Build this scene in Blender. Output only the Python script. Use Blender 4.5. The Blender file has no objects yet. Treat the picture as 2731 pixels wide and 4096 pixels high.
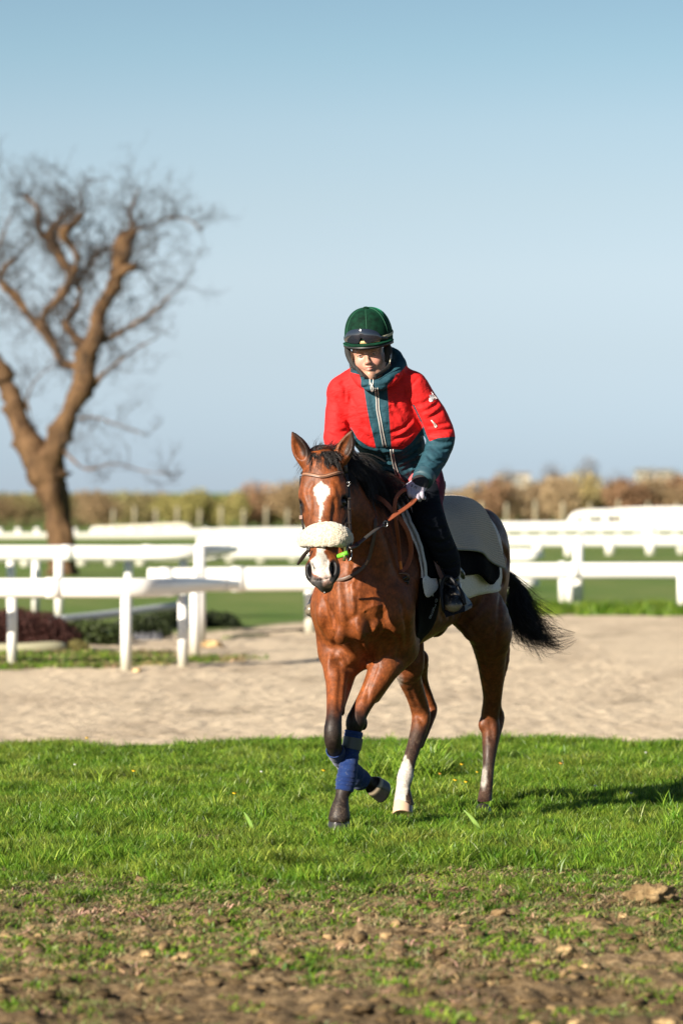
import bpy, bmesh, math, random
import numpy as np
from mathutils import Vector, Matrix, noise

# ------------------------------------------------------------------ camera, world, sun, exposure
scene = bpy.context.scene
COL = scene.collection
EYE = 1.56            # eye height of the photographer
FPX = 15362.0         # focal length in pixels of the 2731 x 4096 photograph
HOR = 1968.0          # row of the horizon
def W(u, v, y):       # the point at distance y that shows at photo pixel (u, v)
    return np.array([(u - 1365.5) / FPX * y, y, EYE - (v - HOR) / FPX * y])
def GD(v, z=0.0):     # distance of the ground (height z) seen at row v
    return (EYE - z) * FPX / (v - HOR)
cam_data = bpy.data.cameras.new('camera')
cam = bpy.data.objects.new('camera', cam_data)
COL.objects.link(cam)
cam.location = (0, 0, EYE)
cam.rotation_euler = (math.radians(90), 0, 0)
cam_data.sensor_fit = 'VERTICAL'
cam_data.sensor_height = 36
cam_data.lens = 36 * FPX / 4096
cam_data.shift_y = -80 / 4096
cam_data.clip_start = 0.5
cam_data.clip_end = 6000
cam_data.dof.use_dof = True
cam_data.dof.focus_distance = 17.4
cam_data.dof.aperture_fstop = 3.0
scene.camera = cam

SUN_AZ, SUN_EL = math.radians(46), math.radians(22.5)   # azimuth: from the viewer's left towards the camera
sun_dir = Vector((-math.cos(SUN_AZ) * math.cos(SUN_EL), -math.sin(SUN_AZ) * math.cos(SUN_EL), math.sin(SUN_EL)))
world = bpy.data.worlds.new('World')
scene.world = world
world.use_nodes = True
wn = world.node_tree; wn.nodes.clear()
w_out = wn.nodes.new('ShaderNodeOutputWorld')
w_bg = wn.nodes.new('ShaderNodeBackground')
w_sky = wn.nodes.new('ShaderNodeTexSky')
w_sky.sky_type = 'NISHITA'; w_sky.sun_disc = False
w_sky.sun_elevation = SUN_EL
w_sky.sun_rotation = math.atan2(sun_dir.x, sun_dir.y)
w_sky.altitude = 0; w_sky.air_density = 1.0; w_sky.dust_density = 0.3; w_sky.ozone_density = 2.0
w_bg.inputs[1].default_value = 0.0746
# the evening haze of the photograph: a pale blue tint by elevation, the same all the way round
w_tc = wn.nodes.new('ShaderNodeTexCoord')
w_sep = wn.nodes.new('ShaderNodeSeparateXYZ')
w_ramp = wn.nodes.new('ShaderNodeValToRGB')
w_mix = wn.nodes.new('ShaderNodeMix'); w_mix.data_type = 'RGBA'; w_mix.blend_type = 'MULTIPLY'
w_mix.inputs[0].default_value = 1.0
wn.links.new(w_tc.outputs['Generated'], w_sep.inputs[0])
wn.links.new(w_sep.outputs[2], w_ramp.inputs[0])
SKY_RAMP = [(0.0, (0.432, 0.575, 1.0)), (0.0077, (0.422, 0.559, 0.966)), (0.0174, (0.443, 0.558, 0.918)), (0.0369, (0.504, 0.557, 0.796)), (0.0564, (0.597, 0.601, 0.753)), (0.0758, (0.615, 0.602, 0.686)), (0.0951, (0.609, 0.606, 0.656)), (0.1143, (0.538, 0.581, 0.61)), (0.1271, (0.509, 0.553, 0.579)), (0.3, (0.438, 0.476, 0.498)), (0.6, (0.367, 0.398, 0.417)), (1.0, (0.349, 0.363, 0.372))]
r = w_ramp.color_ramp
while len(r.elements) < len(SKY_RAMP): r.elements.new(0.5)
for e, (p, c) in zip(r.elements, SKY_RAMP): e.position = p; e.color = (*c, 1)
wn.links.new(w_sky.outputs[0], w_mix.inputs[6]); wn.links.new(w_ramp.outputs[0], w_mix.inputs[7])
wn.links.new(w_mix.outputs[2], w_bg.inputs[0]); wn.links.new(w_bg.outputs[0], w_out.inputs[0])

sun_data = bpy.data.lights.new('sun', 'SUN')
sun_data.energy = 5.0; sun_data.angle = math.radians(0.5); sun_data.color = (1.0, 0.90, 0.76)
sun = bpy.data.objects.new('sun', sun_data); COL.objects.link(sun)
sun.rotation_euler = sun_dir.to_track_quat('Z', 'Y').to_euler()
scene.view_settings.view_transform = 'Standard'
scene.view_settings.look = 'None'
scene.view_settings.exposure = 1.2
scene.view_settings.gamma = 1.0
scene.view_settings.use_curve_mapping = False
scene.render.engine = 'CYCLES'
scene.cycles.max_bounces = 6
scene.cycles.transparent_max_bounces = 8

# ------------------------------------------------------------------ object helpers
def tag(o, label=None, cat=None, group=None, kind=None):
    if label: o['label'] = label
    if cat: o['category'] = cat
    if group: o['group'] = group
    if kind: o['kind'] = kind
    return o
def empty(name, loc, label, cat, group=None):
    o = bpy.data.objects.new(name, None); COL.objects.link(o)
    o.location = tuple(loc); o.empty_display_size = 0.1
    return tag(o, label, cat, group)
def link(name, me, mat=None, parent=None, smooth=True):
    o = bpy.data.objects.new(name, me); COL.objects.link(o)
    if mat is not None and not me.materials: me.materials.append(mat)
    if parent is not None:
        o.parent = parent
        o.matrix_parent_inverse = Matrix.Translation(-PLOC(parent))
    if smooth: me.polygons.foreach_set('use_smooth', [True] * len(me.polygons))
    return o
def PLOC(o):     # world place of a parent chain that only uses locations
    v = Vector((0, 0, 0))
    if o.parent is None: return Vector(o.location)
    return v     # parts keep world coordinates with identity transforms
def mesh_np(name, V, F):
    me = bpy.data.meshes.new(name)
    V = np.asarray(V, np.float32); F = np.asarray(F, np.int32)
    k = F.shape[1]
    me.vertices.add(len(V)); me.vertices.foreach_set('co', V.ravel())
    me.loops.add(F.size); me.loops.foreach_set('vertex_index', F.ravel())
    me.polygons.add(len(F))
    me.polygons.foreach_set('loop_start', np.arange(0, F.size, k, dtype=np.int32))
    me.polygons.foreach_set('loop_total', np.full(len(F), k, np.int32))
    me.update(calc_edges=True); me.validate()
    return me
def vcol(me, C, name='Col'):
    a = me.color_attributes.new(name, 'FLOAT_COLOR', 'POINT')
    C = np.asarray(C, np.float32)
    if C.shape[1] == 3: C = np.concatenate([C, np.ones((len(C), 1), np.float32)], 1)
    a.data.foreach_set('color', C.ravel())

# ------------------------------------------------------------------ value noise in numpy
def _hash(ix, iy, iz, seed):
    n = (ix * 374761393 + iy * 668265263 + iz * 1442695041 + seed * 974711) & 0xFFFFFFFF
    n = ((n ^ (n >> 13)) * 1274126177) & 0xFFFFFFFF
    return ((n ^ (n >> 16)) & 0xFFFF) / 65535.0
def vnoise(P, scale=1.0, seed=0):
    P = np.asarray(P, np.float64) * scale
    I = np.floor(P).astype(np.int64); f = P - I
    f = f * f * (3 - 2 * f)
    out = 0
    for dx in (0, 1):
        for dy in (0, 1):
            for dz in (0, 1):
                w = (f[..., 0] if dx else 1 - f[..., 0]) * (f[..., 1] if dy else 1 - f[..., 1]) * (f[..., 2] if dz else 1 - f[..., 2])
                out = out + w * _hash(I[..., 0] + dx, I[..., 1] + dy, I[..., 2] + dz, seed)
    return out * 2 - 1
def fnoise(P, scale=1.0, seed=0, oct=4):
    s = 0; a = 1; t = 0
    for k in range(oct):
        s = s + a * vnoise(P, scale * 2 ** k, seed + k * 17); t += a; a *= 0.5
    return s / t
def sstep(a, b, x):
    t = np.clip((x - a) / (b - a), 0, 1); return t * t * (3 - 2 * t)

# ------------------------------------------------------------------ distance-field modelling
def unit(v):
    v = np.asarray(v, float); return v / np.linalg.norm(v)
def catmull(P, n):
    P = np.asarray(P, float); out = []
    Q = np.vstack([2 * P[0] - P[1], P, 2 * P[-1] - P[-2]])
    for i in range(1, len(Q) - 2):
        for k in range(n):
            t = k / n
            a, b, c, d = Q[i - 1], Q[i], Q[i + 1], Q[i + 2]
            out.append(0.5 * ((2 * b) + (-a + c) * t + (2 * a - 5 * b + 4 * c - d) * t * t + (-a + 3 * b - 3 * c + d) * t ** 3))
    out.append(P[-1]); return np.array(out)
class Field:
    def __init__(s, lo, hi, h):
        s.h = h; s.lo = np.array(lo, float)
        s.n = np.ceil((np.array(hi) - s.lo) / h).astype(int) + 1
        s.d = np.full(s.n, 0.3, np.float32)
    def sub(s, lo, hi):
        a = np.clip(np.floor((np.asarray(lo) - s.lo) / s.h).astype(int), 0, s.n)
        b = np.clip(np.ceil((np.asarray(hi) - s.lo) / s.h).astype(int) + 1, 0, s.n)
        if np.any(b <= a): return None
        ax = [(s.lo[i] + s.h * np.arange(a[i], b[i])).astype(np.float32) for i in range(3)]
        X = ax[0][:, None, None]; Y = ax[1][None, :, None]; Z = ax[2][None, None, :]
        return (slice(a[0], b[0]), slice(a[1], b[1]), slice(a[2], b[2])), X, Y, Z
    def put(s, sl, e, k, op='add'):
        d = s.d[sl]
        if op == 'add':
            if k > 0:
                h = np.maximum(k - np.abs(d - e), 0) / k
                s.d[sl] = np.minimum(d, e) - h * h * (k * 0.25)
            else: s.d[sl] = np.minimum(d, e)
        else:      # carve
            e = -e
            if k > 0:
                h = np.maximum(k - np.abs(d - e), 0) / k
                s.d[sl] = np.maximum(d, e) + h * h * (k * 0.25)
            else: s.d[sl] = np.maximum(d, e)
    def ell(s, c, axes, rad, k=0.02, op='add'):     # axes: 3 unit vectors, rad: 3 radii
        c = np.asarray(c, float); A = np.array([unit(a) for a in axes]); rad = np.asarray(rad, float)
        ext = np.sqrt(((A * rad[:, None]) ** 2).sum(0)) + k + 2 * s.h + 0.01
        g = s.sub(c - ext, c + ext)
        if g is None: return
        sl, X, Y, Z = g
        k0 = 0; k1 = 0
        for a, r_ in zip(A, rad):
            q = (X - c[0]) * a[0] + (Y - c[1]) * a[1] + (Z - c[2]) * a[2]
            k0 = k0 + (q / r_) ** 2; k1 = k1 + (q / r_ ** 2) ** 2
        k0 = np.sqrt(k0); k1 = np.sqrt(k1)
        s.put(sl, (k0 * (k0 - 1) / np.maximum(k1, 1e-6)).astype(np.float32), k, op)
    def chain(s, pts, rad, k=0.02, flat=None, axis=None, n=3, op='add', kin=None):
        """tube through pts with radii; flat: scale of the radius along axis (number or list)"""
        pts = np.asarray(pts, float)
        rad = np.full(len(pts), rad) if np.isscalar(rad) else np.asarray(rad, float)
        fl = np.ones(len(pts)) if flat is None else (np.full(len(pts), flat) if np.isscalar(flat) else np.asarray(flat, float))
        if axis is None: axis = np.array([1., 0, 0]); 
        ax_list = np.asarray(axis, float)
        if ax_list.ndim == 1: ax_list = np.tile(ax_list, (len(pts), 1))
        Q = catmull(np.hstack([pts, rad[:, None], fl[:, None], ax_list]), n) if n > 1 else np.hstack([pts, rad[:, None], fl[:, None], ax_list])
        rm = (Q[:, 3] * np.maximum(Q[:, 4], 1)).max() + k + 2 * s.h + 0.01
        g = s.sub(Q[:, :3].min(0) - rm, Q[:, :3].max(0) + rm)
        if g is None: return
        sl, X, Y, Z = g
        T = Field.__new__(Field); T.h = s.h
        T.lo = s.lo + s.h * np.array([x.start for x in sl]); T.n = np.array([x.stop - x.start for x in sl])
        T.d = np.full(T.n, 0.3, np.float32)
        for i in range(len(Q) - 1):
            a, b = Q[i, :3], Q[i + 1, :3]; ra, rb = Q[i, 3], Q[i + 1, 3]; fa, fb = Q[i, 4], Q[i + 1, 4]
            m = max(ra * max(fa, 1), rb * max(fb, 1)) + k + 2 * s.h + 0.005
            gg = T.sub(np.minimum(a, b) - m, np.maximum(a, b) + m)
            if gg is None: continue
            sl2, X, Y, Z = gg
            px, py, pz = X - a[0], Y - a[1], Z - a[2]
            ba = b - a; L = max(float(ba @ ba), 1e-9)
            t = np.clip((px * ba[0] + py * ba[1] + pz * ba[2]) / L, 0, 1)
            qx, qy, qz = px - t * ba[0], py - t * ba[1], pz - t * ba[2]
            if flat is not None:
                u = unit(Q[i, 5:8]); f_ = fa + (fb - fa) * t
                w = qx * u[0] + qy * u[1] + qz * u[2]
                q2 = qx * qx + qy * qy + qz * qz
                ws = w / f_
                l2 = np.sqrt(np.maximum(q2 - w * w + ws * ws, 1e-12))
                gr = np.sqrt(1 + (ws / l2) ** 2 * (1 / f_ ** 2 - 1))
                e = (l2 - (ra + (rb - ra) * t)) / gr
            else:
                e = np.sqrt(qx * qx + qy * qy + qz * qz) - (ra + (rb - ra) * t)
            T.put(sl2, e.astype(np.float32), kin if kin is not None else 0)
        s.put(sl, T.d, k, op)
    def blur(s, n=1):
        for _ in range(n):
            for ax in range(3):
                d = s.d; r_ = d.copy()
                a = [slice(None)] * 3; b = [slice(None)] * 3; c = [slice(None)] * 3
                a[ax] = slice(1, -1); b[ax] = slice(0, -2); c[ax] = slice(2, None)
                r_[tuple(a)] = 0.5 * d[tuple(a)] + 0.25 * (d[tuple(b)] + d[tuple(c)])
                s.d = r_
    def surface(s):
        d = s.d; n = s.n; ins = d < 0
        c = ins[:-1, :-1, :-1]
        cnt = np.zeros(tuple(n - 1), np.int8)
        for dx in (0, 1):
            for dy in (0, 1):
                for dz in (0, 1):
                    cnt += ins[dx:n[0] - 1 + dx, dy:n[1] - 1 + dy, dz:n[2] - 1 + dz]
        act = (cnt > 0) & (cnt < 8)
        I = np.argwhere(act)
        idx = np.full(act.shape, -1, np.int32); idx[act] = np.arange(len(I))
        cor = np.array([[a, b, c_] for a in (0, 1) for b in (0, 1) for c_ in (0, 1)])
        vals = np.stack([d[I[:, 0] + o[0], I[:, 1] + o[1], I[:, 2] + o[2]] for o in cor], 1)
        acc = np.zeros((len(I), 3)); num = np.zeros(len(I))
        for a in range(8):
            for b in range(a + 1, 8):
                if np.abs(cor[a] - cor[b]).sum() != 1: continue
                va, vb = vals[:, a], vals[:, b]
                m = (va < 0) != (vb < 0)
                t = np.where(m, va / np.where(m, va - vb, 1), 0)
                acc += m[:, None] * (cor[a] + t[:, None] * (cor[b] - cor[a])); num += m
        V = s.lo + s.h * (I + acc / num[:, None])
        Fs = []
        for ax in range(3):
            o1, o2 = [(1, 2), (2, 0), (0, 1)][ax]
            lo_ = [slice(None)] * 3; hi_ = [slice(None)] * 3
            lo_[ax] = slice(0, -1); hi_[ax] = slice(1, None)
            A, B = ins[tuple(lo_)], ins[tuple(hi_)]
            E = np.argwhere(A != B)
            E = E[(E[:, o1] > 0) & (E[:, o2] > 0) & (E[:, o1] < n[o1] - 1) & (E[:, o2] < n[o2] - 1)]
            e1 = np.zeros(3, int); e1[o1] = 1; e2 = np.zeros(3, int); e2[o2] = 1
            q = [idx[tuple((E - k_).T)] for k_ in (0 * e1, e1, e1 + e2, e2)]
            q = np.stack(q, 1)
            fl = A[tuple(E.T)]
            q[~fl] = q[~fl][:, ::-1]
            Fs.append(q)
        return V, np.concatenate(Fs)
def relax(V, F, it=2, w=0.5):
    e = np.concatenate([F[:, [0, 1]], F[:, [1, 2]], F[:, [2, 3]], F[:, [3, 0]]])
    for _ in range(it):
        A = np.zeros_like(V); c = np.zeros(len(V))
        for k in range(3):
            A[:, k] = np.bincount(e[:, 0], V[e[:, 1], k], len(V)) + np.bincount(e[:, 1], V[e[:, 0], k], len(V))
        c = np.bincount(e[:, 0], minlength=len(V)) + np.bincount(e[:, 1], minlength=len(V))
        V = V * (1 - w) + w * A / np.maximum(c, 1)[:, None]
    return V
def vnormals(V, F):
    n = np.cross(V[F[:, 2]] - V[F[:, 0]], V[F[:, 3 if F.shape[1] > 3 else 1]] - V[F[:, 1 if F.shape[1] > 3 else 0]])
    if F.shape[1] == 3: n = np.cross(V[F[:, 1]] - V[F[:, 0]], V[F[:, 2]] - V[F[:, 0]])
    N = np.zeros_like(V)
    for j in range(F.shape[1]):
        for k in range(3): N[:, k] += np.bincount(F[:, j], n[:, k], len(V))
    return N / np.maximum(np.linalg.norm(N, axis=1, keepdims=True), 1e-12)

def hit(Fd, u, v, y0, y1, off=0.0):
    ys = np.linspace(y0, y1, 300); Q = np.array([W(u, v, y) for y in ys]); q = (Q - Fd.lo) / Fd.h
    i0 = np.clip(np.floor(q).astype(int), 0, Fd.n - 2); fr = np.clip(q - i0, 0, 1); dd = 0
    for a in (0, 1):
        for b in (0, 1):
            for e in (0, 1): dd = dd + (fr[:, 0] if a else 1 - fr[:, 0]) * (fr[:, 1] if b else 1 - fr[:, 1]) * (fr[:, 2] if e else 1 - fr[:, 2]) * Fd.d[i0[:, 0] + a, i0[:, 1] + b, i0[:, 2] + e]
    k = np.argmax(dd < 0) if (dd < 0).any() else 150; P = Q[k]
    if k > 0 and dd[k] < 0 <= dd[k - 1]: P = Q[k - 1] + (Q[k] - Q[k - 1]) * dd[k - 1] / (dd[k - 1] - dd[k])
    return P - np.array([0, off, 0])

# ------------------------------------------------------------------ strips, tubes, sheets
def frames(P, up=None):
    P = np.asarray(P, float); T = np.gradient(P, axis=0)
    T /= np.maximum(np.linalg.norm(T, axis=1, keepdims=True), 1e-9)
    if up is None:
        u = np.array([0, 0, 1.]) if abs(T[0][2]) < 0.9 else np.array([1., 0, 0])
        S = []
        for t in T:
            s_ = np.cross(t, u); s_ /= max(np.linalg.norm(s_), 1e-9); u = np.cross(s_, t); S.append(s_)
        S = np.array(S)
    else:
        up = np.asarray(up, float)
        if up.ndim == 1: up = np.tile(up, (len(P), 1))
        S = np.cross(T, up); S /= np.maximum(np.linalg.norm(S, axis=1, keepdims=True), 1e-9)
    return T, S, np.cross(S, T)
def tube(P, r, m=8, up=None, flat=1.0, n=1, cap=True):
    """tube as (V, quads/tri as quads); flat scales the thickness along the up axis"""
    P = np.asarray(P, float); r = np.full(len(P), r) if np.isscalar(r) else np.asarray(r, float)
    if n > 1:
        Q = catmull(np.hstack([P, r[:, None]]), n); P, r = Q[:, :3], np.maximum(Q[:, 3], 1e-4)
    T, S, U = frames(P, up)
    a = np.arange(m) * 2 * math.pi / m
    V = (P[:, None] + r[:, None, None] * (np.cos(a)[None, :, None] * S[:, None] + flat * np.sin(a)[None, :, None] * U[:, None])).reshape(-1, 3)
    F = []
    N = len(P)
    i = np.arange(N - 1)[:, None]; j = np.arange(m)[None, :]
    F = np.stack([i * m + j, (i + 1) * m + j, (i + 1) * m + (j + 1) % m, i * m + (j + 1) % m], -1).reshape(-1, 4)
    if cap:
        V = np.vstack([V, P[0], P[-1]]); c0, c1 = len(V) - 2, len(V) - 1
        j = np.arange(m)
        F = np.vstack([F, np.stack([np.full(m, c0), j, (j + 1) % m, np.full(m, c0)], 1), np.stack([np.full(m, c1), (N - 1) * m + (j + 1) % m, (N - 1) * m + j, np.full(m, c1)], 1)])
    return V, F
def strap(P, w, t, up, n=4):
    """flat strap: width w across, thickness t along up"""
    P = np.asarray(P, float)
    w = np.full(len(P), w) if np.isscalar(w) else np.asarray(w, float)
    up = np.asarray(up, float)
    if up.ndim == 1: up = np.tile(up, (len(P), 1))
    Q = catmull(np.hstack([P, w[:, None], up]), n); P, w, up = Q[:, :3], Q[:, 3], Q[:, 4:7]
    T, S, U = frames(P, up)
    prof = [(-.5, -.3), (-.5, .3), (-.42, .5), (.42, .5), (.5, .3), (.5, -.3), (.42, -.5), (-.42, -.5)]
    m = len(prof)
    V = np.stack([P + S * (w[:, None] * a) + U * (t * b) for a, b in prof], 1).reshape(-1, 3)
    N = len(P); i = np.arange(N - 1)[:, None]; j = np.arange(m)[None, :]
    F = np.stack([i * m + j, (i + 1) * m + j, (i + 1) * m + (j + 1) % m, i * m + (j + 1) % m], -1).reshape(-1, 4)
    V = np.vstack([V, P[0], P[-1]]); c0, c1 = len(V) - 2, len(V) - 1; j = np.arange(m)
    F = np.vstack([F, np.stack([np.full(m, c0), j, (j + 1) % m, np.full(m, c0)], 1), np.stack([np.full(m, c1), (N - 1) * m + (j + 1) % m, (N - 1) * m + j, np.full(m, c1)], 1)])
    return V, F
def join(parts):
    Vs, Fs, o = [], [], 0
    for V, F in parts:
        Vs.append(V); Fs.append(F + o); o += len(V)
    return np.vstack(Vs), np.vstack(Fs)
def make(name, VF, mat, parent=None, smooth=True):
    V, F = VF
    me = bpy.data.meshes.new(name)
    faces = []
    for f in F.tolist():
        g = []
        for q in f:
            if q not in g: g.append(q)
        if len(g) > 2: faces.append(g)
    me.from_pydata(V.tolist(), [], faces); me.validate(); me.update()
    return link(name, me, mat, parent, smooth)
def box_vf(c, ax, half):
    c = np.asarray(c, float); A = [unit(a) * h for a, h in zip(ax, half)]
    V = np.array([c + sx * A[0] + sy * A[1] + sz * A[2] for sx in (-1, 1) for sy in (-1, 1) for sz in (-1, 1)])
    F = np.array([[0, 1, 3, 2], [4, 6, 7, 5], [0, 4, 5, 1], [2, 3, 7, 6], [0, 2, 6, 4], [1, 5, 7, 3]])
    return V, F
def bevel(o, w, seg=2):
    m = o.modifiers.new('bevel', 'BEVEL'); m.width = w; m.segments = seg; m.limit_method = 'ANGLE'
    return o
def ico(c, rad, axes=((1, 0, 0), (0, 1, 0), (0, 0, 1)), sub=2):
    bm = bmesh.new(); bmesh.ops.create_icosphere(bm, subdivisions=sub, radius=1)
    V = np.array([v.co[:] for v in bm.verts]); F = np.array([[v.index for v in f.verts] + [f.verts[0].index] for f in bm.faces]); bm.free()
    A = np.array([unit(a) for a in axes]); rad = np.broadcast_to(np.asarray(rad, float), 3)
    return np.asarray(c) + (V * rad) @ A, F

# ------------------------------------------------------------------ materials
def mat(name, color=(0.5, 0.5, 0.5), rough=0.6, metal=0.0, spec=0.5, coat=0.0, sheen=0.0, sss=0.0):
    m = bpy.data.materials.new(name); m.use_nodes = True
    b = m.node_tree.nodes['Principled BSDF']
    b.inputs['Base Color'].default_value = (*color, 1)
    b.inputs['Roughness'].default_value = rough
    b.inputs['Metallic'].default_value = metal
    b.inputs['Specular IOR Level'].default_value = spec
    b.inputs['Coat Weight'].default_value = coat
    b.inputs['Sheen Weight'].default_value = sheen
    if sss: b.inputs['Subsurface Weight'].default_value = sss; b.inputs['Subsurface Radius'].default_value = (0.01, 0.004, 0.002)
    return m
class NT:
    def __init__(s, m): s.m = m; s.t = m.node_tree; s.b = s.t.nodes['Principled BSDF']
    def n(s, typ, **kw):
        x = s.t.nodes.new(typ)
        for k, v in kw.items(): setattr(x, k, v)
        return x
    def l(s, a, b): s.t.links.new(a, b)
    def coord(s, which='Object', scale=(1, 1, 1)):
        tc = s.n('ShaderNodeTexCoord'); mp = s.n('ShaderNodeMapping'); mp.inputs['Scale'].default_value = scale
        s.l(tc.outputs[which], mp.inputs[0]); return mp.outputs[0]
    def noise(s, co, scale, detail=4, rough=0.55, dist=0.0):
        x = s.n('ShaderNodeTexNoise'); x.inputs['Scale'].default_value = scale; x.inputs['Detail'].default_value = detail
        x.inputs['Roughness'].default_value = rough; x.inputs['Distortion'].default_value = dist
        s.l(co, x.inputs['Vector']); return x.outputs[0]
    def vor(s, co, scale, feature='F1', out=0, rand=1.0):
        x = s.n('ShaderNodeTexVoronoi'); x.feature = feature; x.inputs['Scale'].default_value = scale
        x.inputs['Randomness'].default_value = rand
        s.l(co, x.inputs['Vector']); return x.outputs[out]
    def ramp(s, fac, stops, interp='LINEAR'):
        x = s.n('ShaderNodeValToRGB'); r = x.color_ramp; r.interpolation = interp
        while len(r.elements) < len(stops): r.elements.new(0.5)
        for e, (p, c) in zip(r.elements, stops):
            e.position = p; e.color = (*c, 1) if not np.isscalar(c) else (c, c, c, 1)
        s.l(fac, x.inputs[0]); return x.outputs[0]
    def mix(s, fac, a, b, blend='MIX'):
        x = s.n('ShaderNodeMix'); x.data_type = 'RGBA'; x.blend_type = blend
        for k, v in ((0, fac), (6, a), (7, b)):
            if hasattr(v, 'default_value'): s.l(v, x.inputs[k])
            elif np.isscalar(v): x.inputs[k].default_value = v if k == 0 else (v, v, v, 1)
            else: x.inputs[k].default_value = (*v, 1)
        return x.outputs[2]
    def math(s, op, a, b=0.0):
        x = s.n('ShaderNodeMath'); x.operation = op
        for k, v in ((0, a), (1, b)):
            if hasattr(v, 'default_value'): s.l(v, x.inputs[k])
            else: x.inputs[k].default_value = v
        return x.outputs[0]
    def bump(s, h, strength=0.5, dist=0.01, normal=None):
        x = s.n('ShaderNodeBump'); x.inputs['Strength'].default_value = strength; x.inputs['Distance'].default_value = dist
        s.l(h, x.inputs['Height'])
        if normal is not None: s.l(normal, x.inputs['Normal'])
        return x.outputs[0]
    def attr(s, name='Col', out=0):
        x = s.n('ShaderNodeAttribute'); x.attribute_name = name; return x.outputs[out]
    def color(s, c): s.l(c, s.b.inputs['Base Color'])
    def normal(s, c): s.l(c, s.b.inputs['Normal'])
    def rough(s, c): s.l(c, s.b.inputs['Roughness'])
# ------------------------------------------------------------------ ground: churned soil, grass strip, sand gallop, far turf
def spaced(*seg):
    out = []
    for a, b, st in seg: out += list(np.arange(a, b, st))
    return np.array(out + [seg[-1][1]])
def geo(a, b, n): return a * (b / a) ** (np.arange(1, n + 1) / n)
xs_f = spaced((-2.7, 2.7, .017)); xo = np.concatenate([2.7 + np.arange(1, 30) * .12, geo(6.2, 4000, 34)])
gx = np.concatenate([-xo[::-1], xs_f, xo])
gy = np.concatenate([[-300, -100, -30, -5, 2, 5, 7, 8, 9], spaced((9.5, 10.8, .06), (10.8, 17.0, .017), (17.0, 25.5, .04), (25.5, 36, .08), (36, 56, .16)), geo(56.3, 5000, 60)])
GX, GY = np.meshgrid(gx, gy, indexing='ij'); P0 = np.stack([GX, GY, GX * 0], -1)
e1 = fnoise(P0, .9, 3, 3); e2 = fnoise(P0, 3.5, 7, 3); e3 = fnoise(P0, 12, 9, 2)
def zone_soil(x, y, e1, e2, e3):      # 1 bare soil .. 0 turf
    edge = 14.75 + .55 * e1 + .35 * e2 + .20 * e3 + .10 * x - .9 * np.exp(-((x + .2) / 1.2) ** 2) * 0 + .35 * np.exp(-((x - .6) / .7) ** 2)
    return sstep(1.5, -1.3, y - edge)
soil = zone_soil(GX, GY, e1, e2, e3)
turf_far = 23.55 + .20 * e1 + .10 * e2 + .08 * np.sin(GX * 1.1) - .10 * GX * (GX > 0) * .3
sand = sstep(-.10, .12, GY - turf_far)
far_edge = np.interp(GX, [-8, -3.5, -1.5, .8, 3, 8], [40, 41.5, 43.5, 50.5, 50.5, 49.5]) + 1.0 * e1 * .6
far = sstep(-.5, .7, GY - far_edge)
sand = sand * (1 - far)
clod = np.abs(fnoise(P0, 5.5, 41, 3)); clod2 = vnoise(P0, 17, 45); clod3 = vnoise(P0, 33, 46)
rut = np.sin(GY * 5.2 + 1.2 * e1 + .3 * GX) * sstep(13.4, 12.2, GY)
GZ = soil * (np.interp(GY, [12.2, 13.6], [.020, .045]) * clod + .016 * clod2 + .010 * clod3 + .006 * vnoise(P0, 58, 47) - .030 + .030 * rut * (.4 + fnoise(P0 * [.35, 1, 1], 2.0, 61, 2))) * (GY > 9) * (GY < 18) * (np.abs(GX) < 6)
GZ = GZ + (1 - soil) * (1 - sand) * (1 - far) * (.02 * e1 + .012 * e2) * (GY < 30)
s1 = fnoise(P0 * [1, .55, 1], 3.2, 91, 3); s2 = vnoise(P0 * [1, .6, 1], 11, 92)
GZ = GZ + sand * (.006 * s1 + .009 * s2 + .005 * vnoise(P0, 24, 93) - .03) * (GY < 60) * (np.abs(GX) < 40)
GZ = np.where(np.abs(GX) > 60, 0, GZ) * sstep(60, 30, np.abs(GX))
V = np.stack([GX, GY, GZ], -1).reshape(-1, 3); nx_, ny_ = len(gx), len(gy)
i = np.arange(nx_ - 1)[:, None]; j = np.arange(ny_ - 1)[None, :]
Fg = np.stack([i * ny_ + j, (i + 1) * ny_ + j, (i + 1) * ny_ + j + 1, i * ny_ + j + 1], -1).reshape(-1, 4)
me = mesh_np('ground', V, Fg)
vcol(me, np.stack([soil, sand, far, 0 * soil], -1).reshape(-1, 4), 'Zone')
m_gr = mat('ground', rough=.95, spec=.2); t = NT(m_gr); co = t.coord('Object')
zn = t.n('ShaderNodeAttribute'); zn.attribute_name = 'Zone'; sp = t.n('ShaderNodeSeparateColor'); t.l(zn.outputs[0], sp.inputs[0])
n_b = t.noise(co, 2.2, 6, .65); n_f = t.noise(co, 38, 5, .7); n_m = t.noise(co, 9, 5, .65)
soil_c = t.mix(t.ramp(n_m, [(.35, 0.), (.62, 1.)]), (.050, .033, .016), (.20, .135, .066))
soil_c = t.mix(t.ramp(t.noise(co, 30, 6, .8), [(.45, 0.), (.62, .8)]), soil_c, (.40, .29, .165))
soil_c = t.mix(t.ramp(t.noise(co, 5.5, 5, .7), [(.55, 0.), (.70, .5)]), soil_c, (.075, .080, .022))
turf_c = t.mix(t.ramp(n_f, [(.35, 0.), (.65, 1.)]), (.030, .045, .012), (.075, .075, .030))
sand_c = t.mix(t.ramp(n_m, [(.3, 0.), (.7, 1.)]), (.54, .435, .305), (.68, .555, .40))
sand_c = t.mix(t.ramp(t.noise(t.coord('Object', (1, .35, 1)), 1.1, 5, .6), [(.45, 0.), (.7, .6)]), sand_c, (.33, .25, .175))
sand_c = t.mix(t.ramp(t.noise(t.coord('Object', (.35, .16, 1)), 3.0, 4, .6), [(.56, 0.), (.70, .55)]), sand_c, (.16, .12, .08))
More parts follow.
